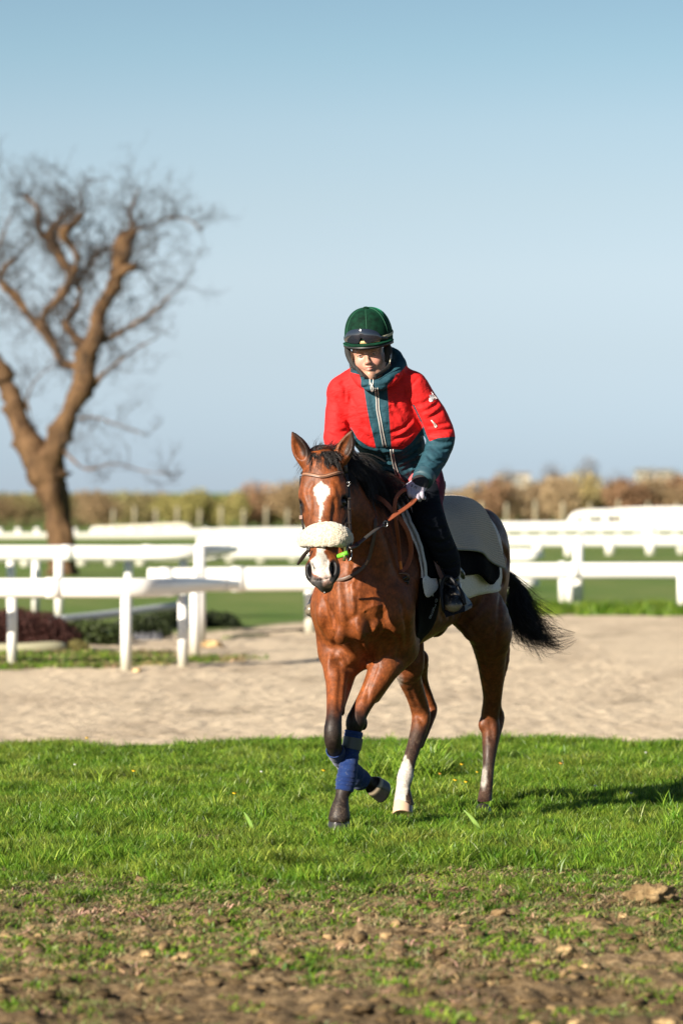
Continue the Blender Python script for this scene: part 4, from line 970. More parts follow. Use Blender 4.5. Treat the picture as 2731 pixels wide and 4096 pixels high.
F.chain([H(-.66, -.12, 1.28), H(-.52, -.13, 1.10), H(-.46, -.10, 1.0), W(1632, 2640, 18.36), W(1634, 2700, 18.42), W(1660, 2775, 18.52), W(1678, 2832, 18.58), W(1683, 2880, 18.585), W(1660, 2970, 18.53), W(1634, 3050, 18.47), W(1620, 3108, 18.43), W(1612, 3150, 18.40), W(1612, 3190, 18.375), W(1614, 3215, 18.36)],
        [.15, .14, .085, .078, .060, .048, .046, .045, .036, .033, .039, .034, .042, .048], .045, n=4)
F.chain([W(1665, 2640, 18.52), W(1690, 2720, 18.62), W(1722, 2800, 18.70), W(1724, 2840, 18.73), W(1708, 2900, 18.68), W(1680, 2980, 18.60)], [.060, .026, .018, .030, .024, .018], .03, n=4)
F.ell(H(-.90, -.10, 1.05), (FW, LT, UP), (.10, .09, .2), .05)
# dock
F.chain([H(-.95, 0, 1.40), H(-1.03, .0, 1.36), H(-1.07, .01, 1.27)], [.06, .045, .03], .05)
# muscle lines: bulges and creases laid on the surface found so far
def onsurf(P, off=0.0):      # find the surface along the view line through (u, v)
    out = []
    for u, v, y0, y1 in P:
        ys = np.linspace(y0, y1, 200); Q = np.array([W(u, v, y) for y in ys]); ii = np.clip(np.round((Q - F.lo) / F.h).astype(int), 0, F.n - 1)
        out.append(hit(F, u, v, y0, y1, off))
    return out
def c3(l, y0=17.1, y1=18.2): return [(1150 + .3827 * x, 2300 + .3827 * y, y0, y1) for x, y in l]
def cr(l, y0=17.3, y1=19.0): return [(1550 + .4783 * x, 1850 + .4783 * y, y0, y1) for x, y in l]
def bulge(p, ru, rv, h, ang=0.0, k=.02):
    c = onsurf([p])[0]; ax = unit(LT * math.cos(ang) + UP * math.sin(ang)); az = unit(UP * math.cos(ang) - LT * math.sin(ang))
    dp = max(ru, rv) * .8
    F.ell(c + np.array([0, dp - h, 0]), (ax, FW, az), (ru, dp, rv), k)
def crease(P, r_=.008, k=.016, off=None): F.chain(onsurf(P, r_ * .35 if off is None else off), r_, k, n=4, op='sub')
S_ = .3827 / 878
bulge(c3([(560, 590)])[0], 95 * S_, 140 * S_, .0232)
bulge(c3([(735, 560)])[0], 95 * S_, 150 * S_, .0290)
bulge(c3([(880, 290)])[0], 120 * S_, 180 * S_, .0174, .2)
bulge(c3([(900, 520)])[0], 110 * S_, 120 * S_, .0145)
bulge(c3([(385, 400)])[0], 85 * S_, 180 * S_, .0145)
bulge(c3([(600, 850)])[0], 70 * S_, 100 * S_, .0116, .5)
bulge(c3([(1000, 760)])[0], 70 * S_, 170 * S_, .0145, -.5)
bulge(c3([(1130, 760)])[0], 60 * S_, 140 * S_, .0116, -.3)
bulge(c3([(1130, 420)])[0], 90 * S_, 200 * S_, .0116)
bulge(c3([(470, 950)])[0], 45 * S_, 150 * S_, .0087)
crease(c3([(590, 60), (605, 200), (620, 330), (640, 450), (650, 560), (690, 690), (760, 800), (830, 880)]), .0195, .026)
crease(c3([(450, 380), (478, 480), (472, 600), (490, 730), (560, 790), (640, 900)]), .0130)
crease(c3([(720, 230), (740, 330), (720, 420), (650, 470)]), .0065)
crease(c3([(980, 400), (990, 520), (900, 650), (870, 740), (850, 880)]), .0130)
crease(c3([(1040, 600), (960, 680), (890, 780), (860, 900)]), .0065)
crease(c3([(1060, 590), (1140, 650), (1170, 760), (1160, 880)]), .0091)
crease(c3([(1200, 300), (1230, 450), (1250, 600), (1240, 750)]), .0091)
crease(c3([(545, 900), (560, 1050), (545, 1200), (540, 1400)]), .0065)
crease(c3([(930, 950), (880, 1080), (840, 1200), (830, 1300)]), .0052)
crease([(1392, 2200, 17., 17.8), (1412, 2260, 17., 17.8), (1400, 2320, 17., 17.8)], .006)
crease([(1450, 2230, 17., 17.8), (1440, 2290, 17., 17.8), (1420, 2350, 17., 17.8)], .005)
crease(cr([(870, 640), (920, 780), (960, 900), (965, 1000)]), .005, .04)
crease(cr([(960, 700), (1010, 850), (1020, 980), (1000, 1100)]), .005, .04)
crease(cr([(620, 1350), (700, 1400), (770, 1520), (800, 1700)]), .006, .02)
crease(cr([(960, 1000), (940, 1150), (930, 1350), (900, 1550)]), .006, .02)
crease(cr([(830, 1100), (740, 1230), (640, 1330)]), .009, .03)
# ribs just showing behind the girth
for q in range(6): crease([(1690 + q * 27, 2360 + q * 3, 17.3, 18.6), (1702 + q * 27, 2430, 17.3, 18.6), (1722 + q * 26, 2480 - q * 3, 17.3, 18.6)], .0025, .03, -.001)
crease([(1648, 2830, 18.2, 18.8), (1668, 2860, 18.2, 18.8), (1690, 2890, 18.2, 18.8)], .005)
crease([(1640, 2760, 18.2, 18.8), (1655, 2800, 18.2, 18.8), (1668, 2830, 18.2, 18.8)], .005)
crease([(1955, 2870, 18.3, 19.), (1962, 2900, 18.3, 19.), (1965, 2960, 18.3, 19.)], .005)
# face: veins, eye hollows, nasal edges
crease([(1236, 1990, 16.8, 17.4), (1240, 2030, 16.8, 17.4), (1238, 2070, 16.8, 17.4)], .006, .02)
crease([(1340, 2000, 16.8, 17.4), (1338, 2040, 16.8, 17.4), (1334, 2080, 16.8, 17.4)], .006, .02)
crease([(1247, 1935, 16.8, 17.4), (1236, 1950, 16.8, 17.4), (1232, 1970, 16.8, 17.4)], .004, .02)
crease([(1342, 1930, 16.8, 17.4), (1352, 1945, 16.8, 17.4), (1354, 1965, 16.8, 17.4)], .004, .02)
# veins
VEINS = [c3([(1060, 200), (1020, 260), (1025, 330), (980, 380), (990, 420)]), c3([(720, 240), (800, 265), (880, 260), (900, 310)]), c3([(790, 380), (850, 345), (930, 320), (980, 310)]),
         c3([(400, 240), (440, 290), (480, 295)]), c3([(900, 520), (905, 570), (860, 610), (820, 600)]), c3([(520, 750), (590, 810), (640, 880), (645, 925)]), c3([(800, 640), (810, 740), (835, 800), (850, 870)]),
         [(1470, 2060, 17.0, 17.8), (1468, 2090, 17., 17.8), (1478, 2130, 17., 17.8)]]
VEINS = [onsurf(v) for v in VEINS]
for v in VEINS: F.chain(v, .0042, .006, n=4)
hV, hF = F.surface(); hV = relax(hV, hF, 1, 0.4)
HF = F
# ---- coat colours (the coat's own markings, with flank shade painted in)
N1 = fnoise(hV, 9, 3); N2 = fnoise(hV, 40, 5, 2)
HL = toHD(hV); HB = toH(hV)
bay = np.array([.180, .047, .011]); dark = np.array([.055, .019, .009]); black = np.array([.012, .010, .010]); white = np.array([.52, .475, .42]); lightb = np.array([.24, .072, .018]); pink = np.array([.62, .36, .28])
C = np.tile(bay, (len(hV), 1))
def blend(C, m, col): return C * (1 - m[:, None]) + np.asarray(col) * m[:, None]
C = blend(C, .55 * sstep(-.2, .6, N1), lightb)
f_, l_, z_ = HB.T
a_, s_, n_ = HL.T
xi = (hV[:, 0] / hV[:, 1]) * FPX + 1365.5; vi = HOR + (EYE - z_) * FPX / hV[:, 1]
ishead = (a_ > -.2) & (n_ > -.28) & (hV[:, 1] < 17.30)
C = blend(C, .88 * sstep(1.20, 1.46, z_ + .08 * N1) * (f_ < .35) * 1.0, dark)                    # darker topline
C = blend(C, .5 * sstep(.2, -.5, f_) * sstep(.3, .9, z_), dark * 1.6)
C = blend(C, .70 * sstep(.10, .22, np.abs(l_)) * sstep(.75, .95, z_) * sstep(.42, .22, f_), dark * 1.7)  # flank shade put into the coat colour, alike on both sides
C = blend(C, .45 * sstep(.86, .72, z_) * (f_ > -.3) * sstep(.5, .6, z_) * 0 + 0 * z_, dark)
# black points: lower legs
fz = z_ + .045 * N1 + .02 * N2
foreleg = (f_ > -.02) & (z_ < .75) & (hV[:, 1] < 18.05)
hind = (z_ < .75) & ~foreleg
C = blend(C, foreleg * sstep(.62, .50, fz) * .97, black)
LHm = hind & (hV[:, 0] > .5)
C = blend(C, LHm * sstep(.42, .28, fz), [.022, .015, .013])
C = blend(C, LHm * sstep(.62, .45, fz) * .5, dark)
RHm = hind & (hV[:, 0] <= .5)
C = blend(C, RHm * sstep(.50, .38, fz) * .9, [.020, .014, .012])
# white sock on the near hind and a small mark on the other
xi = (hV[:, 0] / hV[:, 1]) * FPX + 1365.5; vi = HOR + (EYE - z_) * FPX / hV[:, 1]
front = hV[:, 1]
xb = np.interp(vi, [3015, 3040, 3060, 3112, 3135, 3160, 3190, 3230], [1618, 1632, 1645, 1656, 1642, 1628, 1620, 1616]); xa = np.interp(vi, [3015, 3040, 3075, 3100], [1616, 1612, 1598, 1560])
sock = RHm * (hV[:, 1] < 18.48) * (vi > 3010)
C = blend(C, sock * sstep(4, -4, np.maximum(xi - xb, xa - xi) + 6 * N2 + 3 * vnoise(hV, 120, 3)), white)
C = blend(C, RHm * sstep(.075, .05, z_) * (xi < 1632) * .6, pink)
mk = LHm * sstep(.024, .012, np.hypot((xi - 1932) / 828, (vi - 3110) / 828 / 2.6) + .006 * N2) * (hV[:, 1] < 18.69)
C = blend(C, mk * .75, white * .8)
C = blend(C, RHm * sstep(.035, .01, np.hypot((xi - 1588) / 839, (vi - 2722) / 839 / 1.5) + .01 * N2) * .6, white * .8)
# head
ear_m = (a_ < .035) & (vi < 1850) & (hV[:, 1] < 17.30) & (np.abs(s_) > .035)
C = blend(C, ishead * .35 * sstep(.0, .5, N1), dark * 1.5)
C = blend(C, ishead * .95 * sstep(.026, .010, np.hypot(a_ - .232, n_ + .068) - .017) * (np.abs(s_) > .074), black)   # round the eyes
C = blend(C, ishead * .5 * sstep(.02, .05, np.abs(s_)) * sstep(.24, .36, a_) * sstep(.5, .42, a_), dark * 1.6)
C = blend(C, ear_m * .80 * sstep(-.02, -.11, a_), [.035, .022, .016])
for bx, by, tx, ty in ((1224, 1835, 1172, 1735), (1374, 1826, 1409, 1722)):
    tt_ = np.clip(((xi - bx) * (tx - bx) + (vi - by) * (ty - by)) / ((tx - bx) ** 2 + (ty - by) ** 2), 0, 1); dx_ = (xi - bx - (tx - bx) * tt_) + .0 * vi
    C = blend(C, ear_m * (np.hypot(xi - bx - (tx - bx) * tt_, vi - by - (ty - by) * tt_) < 60) * sstep(-5, 5, dx_ + 2 + 4 * N2) * sstep(.0, .10, tt_) * .92, [.016, .011, .009])
muz = ishead * sstep(.0, .03, a_ - np.interp(np.abs(s_), [0, .03, .05, .07], [.590, .578, .556, .545]) + .01 * N1)
C = blend(C, muz, [.060, .056, .056])
C = blend(C, muz * sstep(-.1, .4, N2) * .6, [.22, .19, .175])
C = blend(C, ishead * sstep(-.105, -.13, n_) * sstep(.46, .52, a_), [.035, .034, .036])
mv = [1926, 1932, 1945, 1958, 1975, 1990, 2010, 2040, 2075, 2110, 2170, 2190, 2215, 2228, 2242, 2265, 2290, 2305, 2318, 2330]
mc = [1284, 1284, 1285, 1286, 1286, 1285, 1284, 1284, 1280, 1280, 1284, 1284, 1283, 1282, 1280, 1281, 1286, 1300, 1308, 1310]
mw = [0, 8, 27, 34, 31, 20, 10, 5.5, 3, 2, 12, 14, 15, 23, 38, 44, 42, 28, 12, 0]
dm = (np.interp(vi, mv, mw) - np.abs(xi - np.interp(vi, mv, mc)))
fringe = 5 * N2 + 4 * vnoise(hV, 150, 31)
Wm = sstep(-2.5, 2.5, dm + fringe) * ishead * (n_ > -.075) * (vi > 1922) * (vi < 2334)
C = blend(C, Wm, white)
C = blend(C, Wm * sstep(2270, 2300, vi) * .6, [.60, .42, .37])
C = blend(C, ishead * sstep(24, 14, np.hypot(xi - 1310, (vi - 2338) * 1.3)) * .75, pink * .9)
C = blend(C, ishead * (n_ < .0) * sstep(.010, .0, np.hypot((np.abs(s_) - .058) / 1, (a_ - .562) / 2.2) - .015) , [.008, .007, .008])
# sand and sweat caught in the coat of the lower legs
spk = sstep(.25, .5, vnoise(hV, 260, 9)) * sstep(-.3, .3, vnoise(hV, 14, 21))
C = blend(C, (z_ < .62) * spk * np.interp(z_, [0, .2, .62], [.12, .14, .06]) * (hind + foreleg * (z_ < .2)) , [.36, .27, .17])
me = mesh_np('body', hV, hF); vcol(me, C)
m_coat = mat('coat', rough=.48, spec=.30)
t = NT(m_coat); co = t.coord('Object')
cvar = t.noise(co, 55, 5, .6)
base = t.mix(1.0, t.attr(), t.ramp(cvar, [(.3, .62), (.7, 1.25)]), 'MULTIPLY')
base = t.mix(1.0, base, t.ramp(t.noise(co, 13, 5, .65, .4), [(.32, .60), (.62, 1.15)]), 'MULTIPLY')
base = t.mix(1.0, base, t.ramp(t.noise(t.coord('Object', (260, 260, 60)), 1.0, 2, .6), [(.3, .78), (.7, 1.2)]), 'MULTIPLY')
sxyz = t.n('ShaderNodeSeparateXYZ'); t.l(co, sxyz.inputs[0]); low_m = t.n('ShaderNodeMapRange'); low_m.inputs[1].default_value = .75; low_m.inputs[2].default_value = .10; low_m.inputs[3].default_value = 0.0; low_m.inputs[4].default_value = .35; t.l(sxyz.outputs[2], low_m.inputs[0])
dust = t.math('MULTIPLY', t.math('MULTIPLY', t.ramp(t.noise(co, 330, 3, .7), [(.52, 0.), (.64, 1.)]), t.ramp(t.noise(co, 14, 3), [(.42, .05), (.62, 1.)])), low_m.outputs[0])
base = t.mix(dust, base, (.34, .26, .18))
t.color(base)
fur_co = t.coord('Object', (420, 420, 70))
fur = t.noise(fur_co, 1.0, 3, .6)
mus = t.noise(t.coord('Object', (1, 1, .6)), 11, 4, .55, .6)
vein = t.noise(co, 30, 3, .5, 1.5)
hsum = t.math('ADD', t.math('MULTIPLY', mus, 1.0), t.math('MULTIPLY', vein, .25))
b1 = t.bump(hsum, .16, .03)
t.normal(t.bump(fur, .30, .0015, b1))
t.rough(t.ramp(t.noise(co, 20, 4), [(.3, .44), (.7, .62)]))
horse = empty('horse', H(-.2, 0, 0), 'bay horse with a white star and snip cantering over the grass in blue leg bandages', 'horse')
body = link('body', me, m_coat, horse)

# ---- eyes, hooves
m_eye = mat('eye', (.008, .005, .004), .12, spec=.5)
for s in (-1, 1):
    make('eye', ico(HD(.233, .0835 * s, -.071), .0215, sub=3), m_eye, body)
m_hoof = mat('horn', rough=.28, spec=.6)
t = NT(m_hoof); t.color(t.attr()); t.normal(t.bump(t.noise(t.coord('Object', (1, 1, 6)), 60, 3), .15, .004))
def hoof(top, bot, toe, r0, r1, colf, tilt=.0):
    """truncated cone from the coronet to the ground edge, longer towards the toe"""
    top, bot = np.asarray(top, float), np.asarray(bot, float); ax = unit(bot - top)
    toe = unit(toe - ax * (toe @ ax)); sd = np.cross(ax, toe); m = 28; rings = []
    lev = [(-.25, .86), (-.12, .97), (0, 1.0), (.12, .98), (.5, .5 + .5), (.95, 1), (1.0, .985), (1.0, .80), (.93, .5), (.9, .05)]
    for i, (q, kk) in enumerate(lev):
        c = top + (bot - top) * q; r_ = (r0 + (r1 - r0) * min(max(q, 0), 1)) * kk
        ring = []
        for j in range(m):
            a = j * 2 * math.pi / m; x = math.cos(a); y = math.sin(a)
            el = 1.0 + .10 * x
            down = (1 - q) * 0 + (ax * (.012 * -x) if q < .3 else 0)
            ring.append(c + toe * (r_ * x * el + .008 * q) + sd * (r_ * .96 * y) + down)
        rings.append(ring)
    V = np.array(rings).reshape(-1, 3); N = len(lev)
    i = np.arange(N - 1)[:, None]; j = np.arange(m)[None, :]
    Fc = np.stack([i * m + j, i * m + (j + 1) % m, (i + 1) * m + (j + 1) % m, (i + 1) * m + j], -1).reshape(-1, 4)
    me = mesh_np('hoof', V, Fc)
    q = np.repeat([l[0] for l in lev], m); ang = np.tile(np.arange(m) * 2 * math.pi / m, N)
    vcol(me, colf(q, ang, V))
    me.materials.append(m_hoof)
    o = link('hoof', me, None, body)
    sb = o.modifiers.new('subdivision', 'SUBSURF'); sb.levels = 1; sb.render_levels = 1
    return o
def dark_hoof(q, a, V):
    c = np.tile([.030, .028, .030], (len(q), 1)); m = ((q < .12)[:, None]) * 1.0
    c = c * (1 - m) + np.array([.34, .27, .19]) * m; m = (q < -.2)[:, None] * 1.0
    return c * (1 - m) + np.array([.02, .017, .016]) * m
def pale_hoof(q, a, V):
    x = (V[:, 0] / V[:, 1]) * FPX + 1365.5
    m = (x > 1632)[:, None] * 1.0
    return np.tile([.62, .42, .29], (len(q), 1)) * (1 - m) + np.array([.055, .05, .05]) * m
hoof(W(1358, 3275, 17.48), W(1355, 3334, 17.465), np.array([-.25, -1, 0]), .050, .056, dark_hoof)
hoof(W(1497, 3141, 17.76), W(1530, 3158, 17.80), np.array([.2, -.2, -1]), .049, .054, dark_hoof)
hoof(W(1613, 3214, 18.37), W(1612, 3266, 18.33), np.array([-.35, -1, 0]), .048, .053, pale_hoof)
def plain_hoof(q, a, V): return np.tile([.028, .024, .023], (len(q), 1))
hoof(W(1932, 3246, 18.60), W(1930, 3286, 18.57), np.array([-.2, -1, 0]), .043, .052, plain_hoof)
# ---- hair
def hair(name, roots, dirs, lens, rad, m, parent, seg=8, grav=0.6, curl=.1, seed=1, wind=(0, 0, 0), freq=9.0, clump=14, tight=.65):
    """guide strands bend in the wind; the rest follow their nearest guide and draw together towards its tip"""
    rng = np.random.default_rng(seed); n = len(roots); ng = max(4, n // clump); gi = rng.choice(n, ng, replace=False)
    P = np.zeros((ng, seg + 1, 3)); P[:, 0] = roots[gi]; d = dirs[gi] / np.linalg.norm(dirs[gi], axis=1, keepdims=True); st = (lens[gi] / seg)[:, None]
    wind = np.asarray(wind, float); rnd = rng.normal(size=(ng, 3)) * curl
    for k in range(seg):
        nz = np.stack([vnoise(P[:, k], freq, 50 + j) for j in range(3)], 1) * curl * 2.0
        d = d + (np.array([0, 0, -grav]) + wind) * (1.2 / seg) + (nz + rnd * .5) / seg * 2
        d /= np.linalg.norm(d, axis=1, keepdims=True); P[:, k + 1] = P[:, k] + d * st
    near = np.array([np.argmin(((roots[gi] - r_) ** 2).sum(1) + rng.random(ng) * 2e-4) for r_ in roots])
    Q = P[near] - P[near][:, :1] + roots[:, None]; q = np.linspace(0, 1, seg + 1)[None, :, None]
    back = (P[near] - Q) * tight * q ** .8; ls = rng.uniform(.6, 1.1, (n, 1, 1))
    Q = roots[:, None] + (Q + back - roots[:, None]) * ls + rng.normal(size=(n, 1, 3)) * .012 * q ** 1.4 * (rng.random((n, 1, 1)) < .35)
    return hair_mesh(name, Q, rad, m, parent)
def hair_mesh(name, P, rad, m, parent):
    n, K, _ = P.shape; rad = np.broadcast_to(np.asarray(rad, float), (n,))
    T = np.gradient(P, axis=1); T /= np.maximum(np.linalg.norm(T, axis=2, keepdims=True), 1e-9)
    ref = np.array([.3, 1, .2]); S = np.cross(T, ref); S /= np.maximum(np.linalg.norm(S, axis=2, keepdims=True), 1e-9); U = np.cross(S, T)
    prof = np.linspace(1, .25, K)[None, :, None] * rad[:, None, None]
    V = np.stack([P + prof * (math.cos(a) * S + math.sin(a) * U) for a in (0, 2.094, 4.189)], 2)
    b = (np.arange(n) * K * 3)[:, None, None] + (np.arange(K - 1) * 3)[None, :, None] + np.arange(3)[None, None, :]
    b2 = (np.arange(n) * K * 3)[:, None, None] + (np.arange(K - 1) * 3)[None, :, None] + ((np.arange(3) + 1) % 3)[None, None, :]
    Fc = np.stack([b, b2, b2 + 3, b + 3], -1).reshape(-1, 4)
    return link(name, mesh_np(name, V.reshape(-1, 3), Fc), m, parent)
m_hair = mat('black_horse_hair', (.020, .017, .016), .45, spec=.4)
rng = np.random.default_rng(11)
def crest_line(t):
    P = np.array([HD(-.015, 0, -.06), HD(.01, 0, -.135), H(.65, -.06, 1.735), H(.56, -.04, 1.715), H(.44, -.015, 1.66), H(.32, 0, 1.605), H(.18, 0, 1.585), H(.08, 0, 1.58)])
    Q = catmull(P, 12); x = t * (len(Q) - 1); i = np.clip(x.astype(int), 0, len(Q) - 2); f = (x - i)[:, None]
    return Q[i] * (1 - f) + Q[i + 1] * f
n = 7600; tt = rng.random(n); R = crest_line(tt) + rng.normal(size=(n, 3)) * [.012, .010, .006]
side = np.where(rng.random(n) < .94, 1, -1.)[:, None]
D = LT * side * (.8 + .25 * rng.random((n, 1))) + UP * (.45 + .25 * rng.normal(size=(n, 1))) + rng.normal(size=(n, 3)) * .18
hair('mane', R, D, (.10 + .13 * rng.random(n)) * np.interp(tt, [0, .2, 1], [.75, 1, 1.1]), .0012, m_hair, body, 9, 2.1, .35, 3, (.1, 0, 0), clump=22)
n = 500; R = crest_line(.02 + .30 * rng.random(n)); D = UP * .8 + LT * .7 + rng.normal(size=(n, 3)) * .35
hair('mane', R, D, .06 + .05 * rng.random(n), .0010, m_hair, body, 8, .6, .6, 13, (.3, 0, 0), clump=5)
# forelock: short tufts between the ears, swept apart and down to a point
n = 2600
R = np.stack([HD(a_, s_, n_) for s_, a_, n_ in zip(rng.normal(.006, .026, n), .005 + .05 * rng.random(n), -.035 + .02 * rng.random(n))])
D = hS * rng.normal(.3, .45, (n, 1)) + UP * (.25 + .25 * rng.normal(size=(n, 1))) + hN * .7
hair('forelock', R, D, .050 + .045 * rng.random(n), .0013, m_hair, body, 8, 1.6, .5, 5, (.15, 0, 0), clump=16)
n = 170; R = np.stack([HD(a_, s_, n_) for s_, a_, n_ in zip(rng.normal(-.015, .014, n), .0 + .02 * rng.random(n), -.04 + .02 * rng.random(n))])
D = UP * 1 + hS * rng.normal(-.05, .3, (n, 1)) + hN * .1
hair('forelock', R, D, .055 + .04 * rng.random(n), .0009, m_hair, body, 8, .35, .8, 15, (-.1, 0, 0), clump=7)
n = 1000
R = np.stack([HD(a_, s_, n_) for s_, a_, n_ in zip(rng.normal(0.004, .020, n), .02 + .035 * rng.random(n), -.014 + .006 * rng.random(n))])
D = -(R - HD(.03, .004, -.01)) * 14 + hD * .9 + hN * .30
hair('forelock', R, D, .03 + .04 * rng.random(n), .0012, m_hair, body, 8, .3, .25, 6, clump=18)
# tail: streams down, then is swept to the viewer's right
n = 2600; q = rng.random(n)
tail_c = np.array([H(-1.07, .01, 1.33), W(2052, 2330, 18.99), W(2072, 2400, 19.0), W(2085, 2470, 19.0), W(2120, 2530, 19.0), W(2180, 2555, 19.0), W(2290, 2545, 19.0)])
tail_w = np.array([.02, .030, .048, .062, .068, .050, .014])
K = 16; TQ = catmull(np.hstack([tail_c, tail_w[:, None]]), 6)
P = np.zeros((n, K + 1, 3)); st = q ** .8 * .45; ln = .38 + .62 * rng.random(n) ** 1.1
en = np.minimum(st + ln * .62, 1.0); en = np.where(rng.random(n) < .3, en, np.minimum(st + ln * .45, .86))
lk = rng.integers(0, 46, n); lc = rng.normal(size=(46, 3)) * [.85, .6, .45]; l2 = rng.normal(size=(46, 3)) * .75
off = lc[lk] + rng.normal(size=(n, 3)) * .20; off2 = l2[lk] + rng.normal(size=(n, 3)) * .16; en = np.minimum(en, 1.0) * np.where(rng.random(n) < .85, 1, 1)
for k in range(K + 1):
    x = (st + (en - st) * k / K) * (len(TQ) - 1); i = np.clip(x.astype(int), 0, len(TQ) - 2); f = (x - i)[:, None]
    c = TQ[i] * (1 - f) + TQ[i + 1] * f
    grow = min(1, .35 + k / K)
    nz = np.stack([vnoise(c[:, :3] + off * .3, 7, 60 + j) for j in range(3)], 1)
    P[:, k] = c[:, :3] + c[:, 3:4] * (off * grow + off2 * (k / K) ** 1.5 + nz * .5 * k / K)
hair_mesh('tail', P, .0013, m_hair, body)
n = 140; R = np.array([H(-1.0, .03, 1.36)] * n) + rng.normal(size=(n, 3)) * .02 - UP * (rng.random((n, 1)) * .28) + LT * .03
D = LT * 1 + UP * rng.normal(.1, .2, (n, 1)); hair('tail', R, D, .10 + .22 * rng.random(n), .0008, m_hair, body, 12, 1.4, .3, 8)
# ------------------------------------------------------------------ tack on the horse
def hs(u, v, off=.004, y0=16.8, y1=19.0): return hit(HF, u, v, y0, y1, off)
m_lea = mat('dark_bridle_leather', (.022, .016, .013), .35, spec=.5); t = NT(m_lea); t.normal(t.bump(t.noise(t.coord('Object'), 300, 3), .2, .001))
m_brl = mat('brown_leather', (.13, .060, .035), .45); m_tanl = mat('tan_leather', (.30, .15, .085), .5); m_steel = mat('steel', (.35, .35, .34), .30, 1.0)
m_lea2 = mat('matt_dark_leather', (.015, .012, .011), .8, spec=.1)
m_rub = mat('brown_rubber_grip', (.24, .062, .025), .55)
bridle = empty('bridle', HD(.2, 0, 0), 'dark leather bridle with brown browband and sheepskin noseband on the horse', 'bridle')
F1 = lambda x, y: (1150 + .2232 * x, 1680 + .2232 * y)
bb = [hs(*F1(x, y), .006) for x, y in ((268, 978), (330, 968), (450, 982), (560, 1003), (620, 1008), (700, 998), (800, 968), (900, 943), (980, 938), (1040, 944))]
bbo = make('browband', strap(bb, .0160, .006, hN + .25 * hS, 5), m_brl, bridle)
make('browband_lining', strap([p + hN * .0035 for p in bb], .0050, .004, hN, 5), m_tanl, bbo)
def dense(P, n=5): return catmull(P, n)
sideP = lambda u, v, n: HDU(u, v, n)
cp = [HDU(1377, 1850, -.09), HDU(1384, 1895, -.085), HDU(1391, 1932, -.08), HDU(1396, 1990, -.085), HDU(1397, 2050, -.085), HDU(1400, 2110, -.075), HDU(1402, 2150, -.06), HDU(1400, 2184, -.05)]
make('cheekpiece', strap(cp, .0125, .005, unit(hS * .8 + hN), 5), m_lea, bridle)
make('cheekpiece', strap([HDU(1203, 1905, -.06), HDU(1200, 1960, -.09), HDU(1203, 2020, -.09), HDU(1207, 2070, -.085), HDU(1214, 2115, -.075), HDU(1222, 2160, -.06), HDU(1232, 2198, -.05)], .012, .005, unit(-hS + hN), 5), m_lea, bridle)
make('noseband_strap', strap([HDU(1388, 1940, -.10), HDU(1389, 2000, -.11), HDU(1387, 2050, -.11), HDU(1381, 2112, -.09)], .010, .004, unit(hS * .8 + hN), 5), m_lea, bridle)
make('headpiece', strap([HDU(1205, 1895, -.06), W(1222, 1862, 17.17), W(1245, 1800, 17.21), W(1290, 1782, 17.23), W(1345, 1800, 17.20), W(1377, 1850, 17.15), HDU(1384, 1893, -.085)], .018, .005, np.array([0, -.3, 1]), 5), m_lea, bridle)
for v, n in ((1935, -.08), (1995, -.083), (2036, -.083), (2092, -.076)): 
    c = HDU(1397, v, n + .004); make('keeper', box_vf(c, (hS, hD, hN), (.0075, .0045, .0035)), m_lea2, bridle, False)
make('keeper', box_vf(HDU(1204, 2070, -.078), (hS, hD, hN), (.007, .009, .004)), m_brl, bridle, False)
def ring(c, a1, a2, r1, r2, th, a0=0, a_1=2 * math.pi, n=24): return tube([np.asarray(c) + unit(a1) * r1 * math.cos(a) + unit(a2) * r2 * math.sin(a) for a in np.linspace(a0, a_1, n)], th, 6)
make('buckle', ring(HDU(1392, 1936, -.07), hS, hD, .007, .010, .0016), m_steel, bridle)
# sheepskin
SK = Field(HD(.36, 0, 0) - [.19, .17, .12], HD(.36, 0, 0) + [.19, .15, .13], .004)
sk = [(1213, 2164, -.085, .030), (1228, 2153, -.045, .043), (1262, 2142, .004, .054), (1298, 2138, .020, .058), (1338, 2140, .006, .055), (1371, 2150, -.045, .046), (1386, 2163, -.090, .032)]
SK.chain([HDU(u, v, n) for u, v, n, r_ in sk], [r_ for *_, r_ in sk], .01, flat=[.75, .65, .55, .5, .55, .65, .75], axis=hN, n=5)
I = np.argwhere(np.abs(SK.d) < .03); Pn = SK.lo + SK.h * I
SK.d[I[:, 0], I[:, 1], I[:, 2]] += (-.0040 * fnoise(Pn, 120, 4, 2) - .003 * vnoise(Pn, 30, 8)).astype(np.float32)
sV, sF = SK.surface(); me = mesh_np('sheepskin_cover', sV, sF)
m_wool = mat('sheepskin', (.62, .55, .43), .95, spec=.1, sheen=.5); t = NT(m_wool); co = t.coord('Object')
t.color(t.mix(t.ramp(t.vor(co, 150), [(.2, 0.), (.8, 1.)]), (.60, .55, .45), (.42, .36, .26))); t.normal(t.bump(t.noise(co, 420, 3, .7), .5, .003, t.bump(t.vor(co, 150), .5, .004)))
link('sheepskin_cover', me, m_wool, bridle)
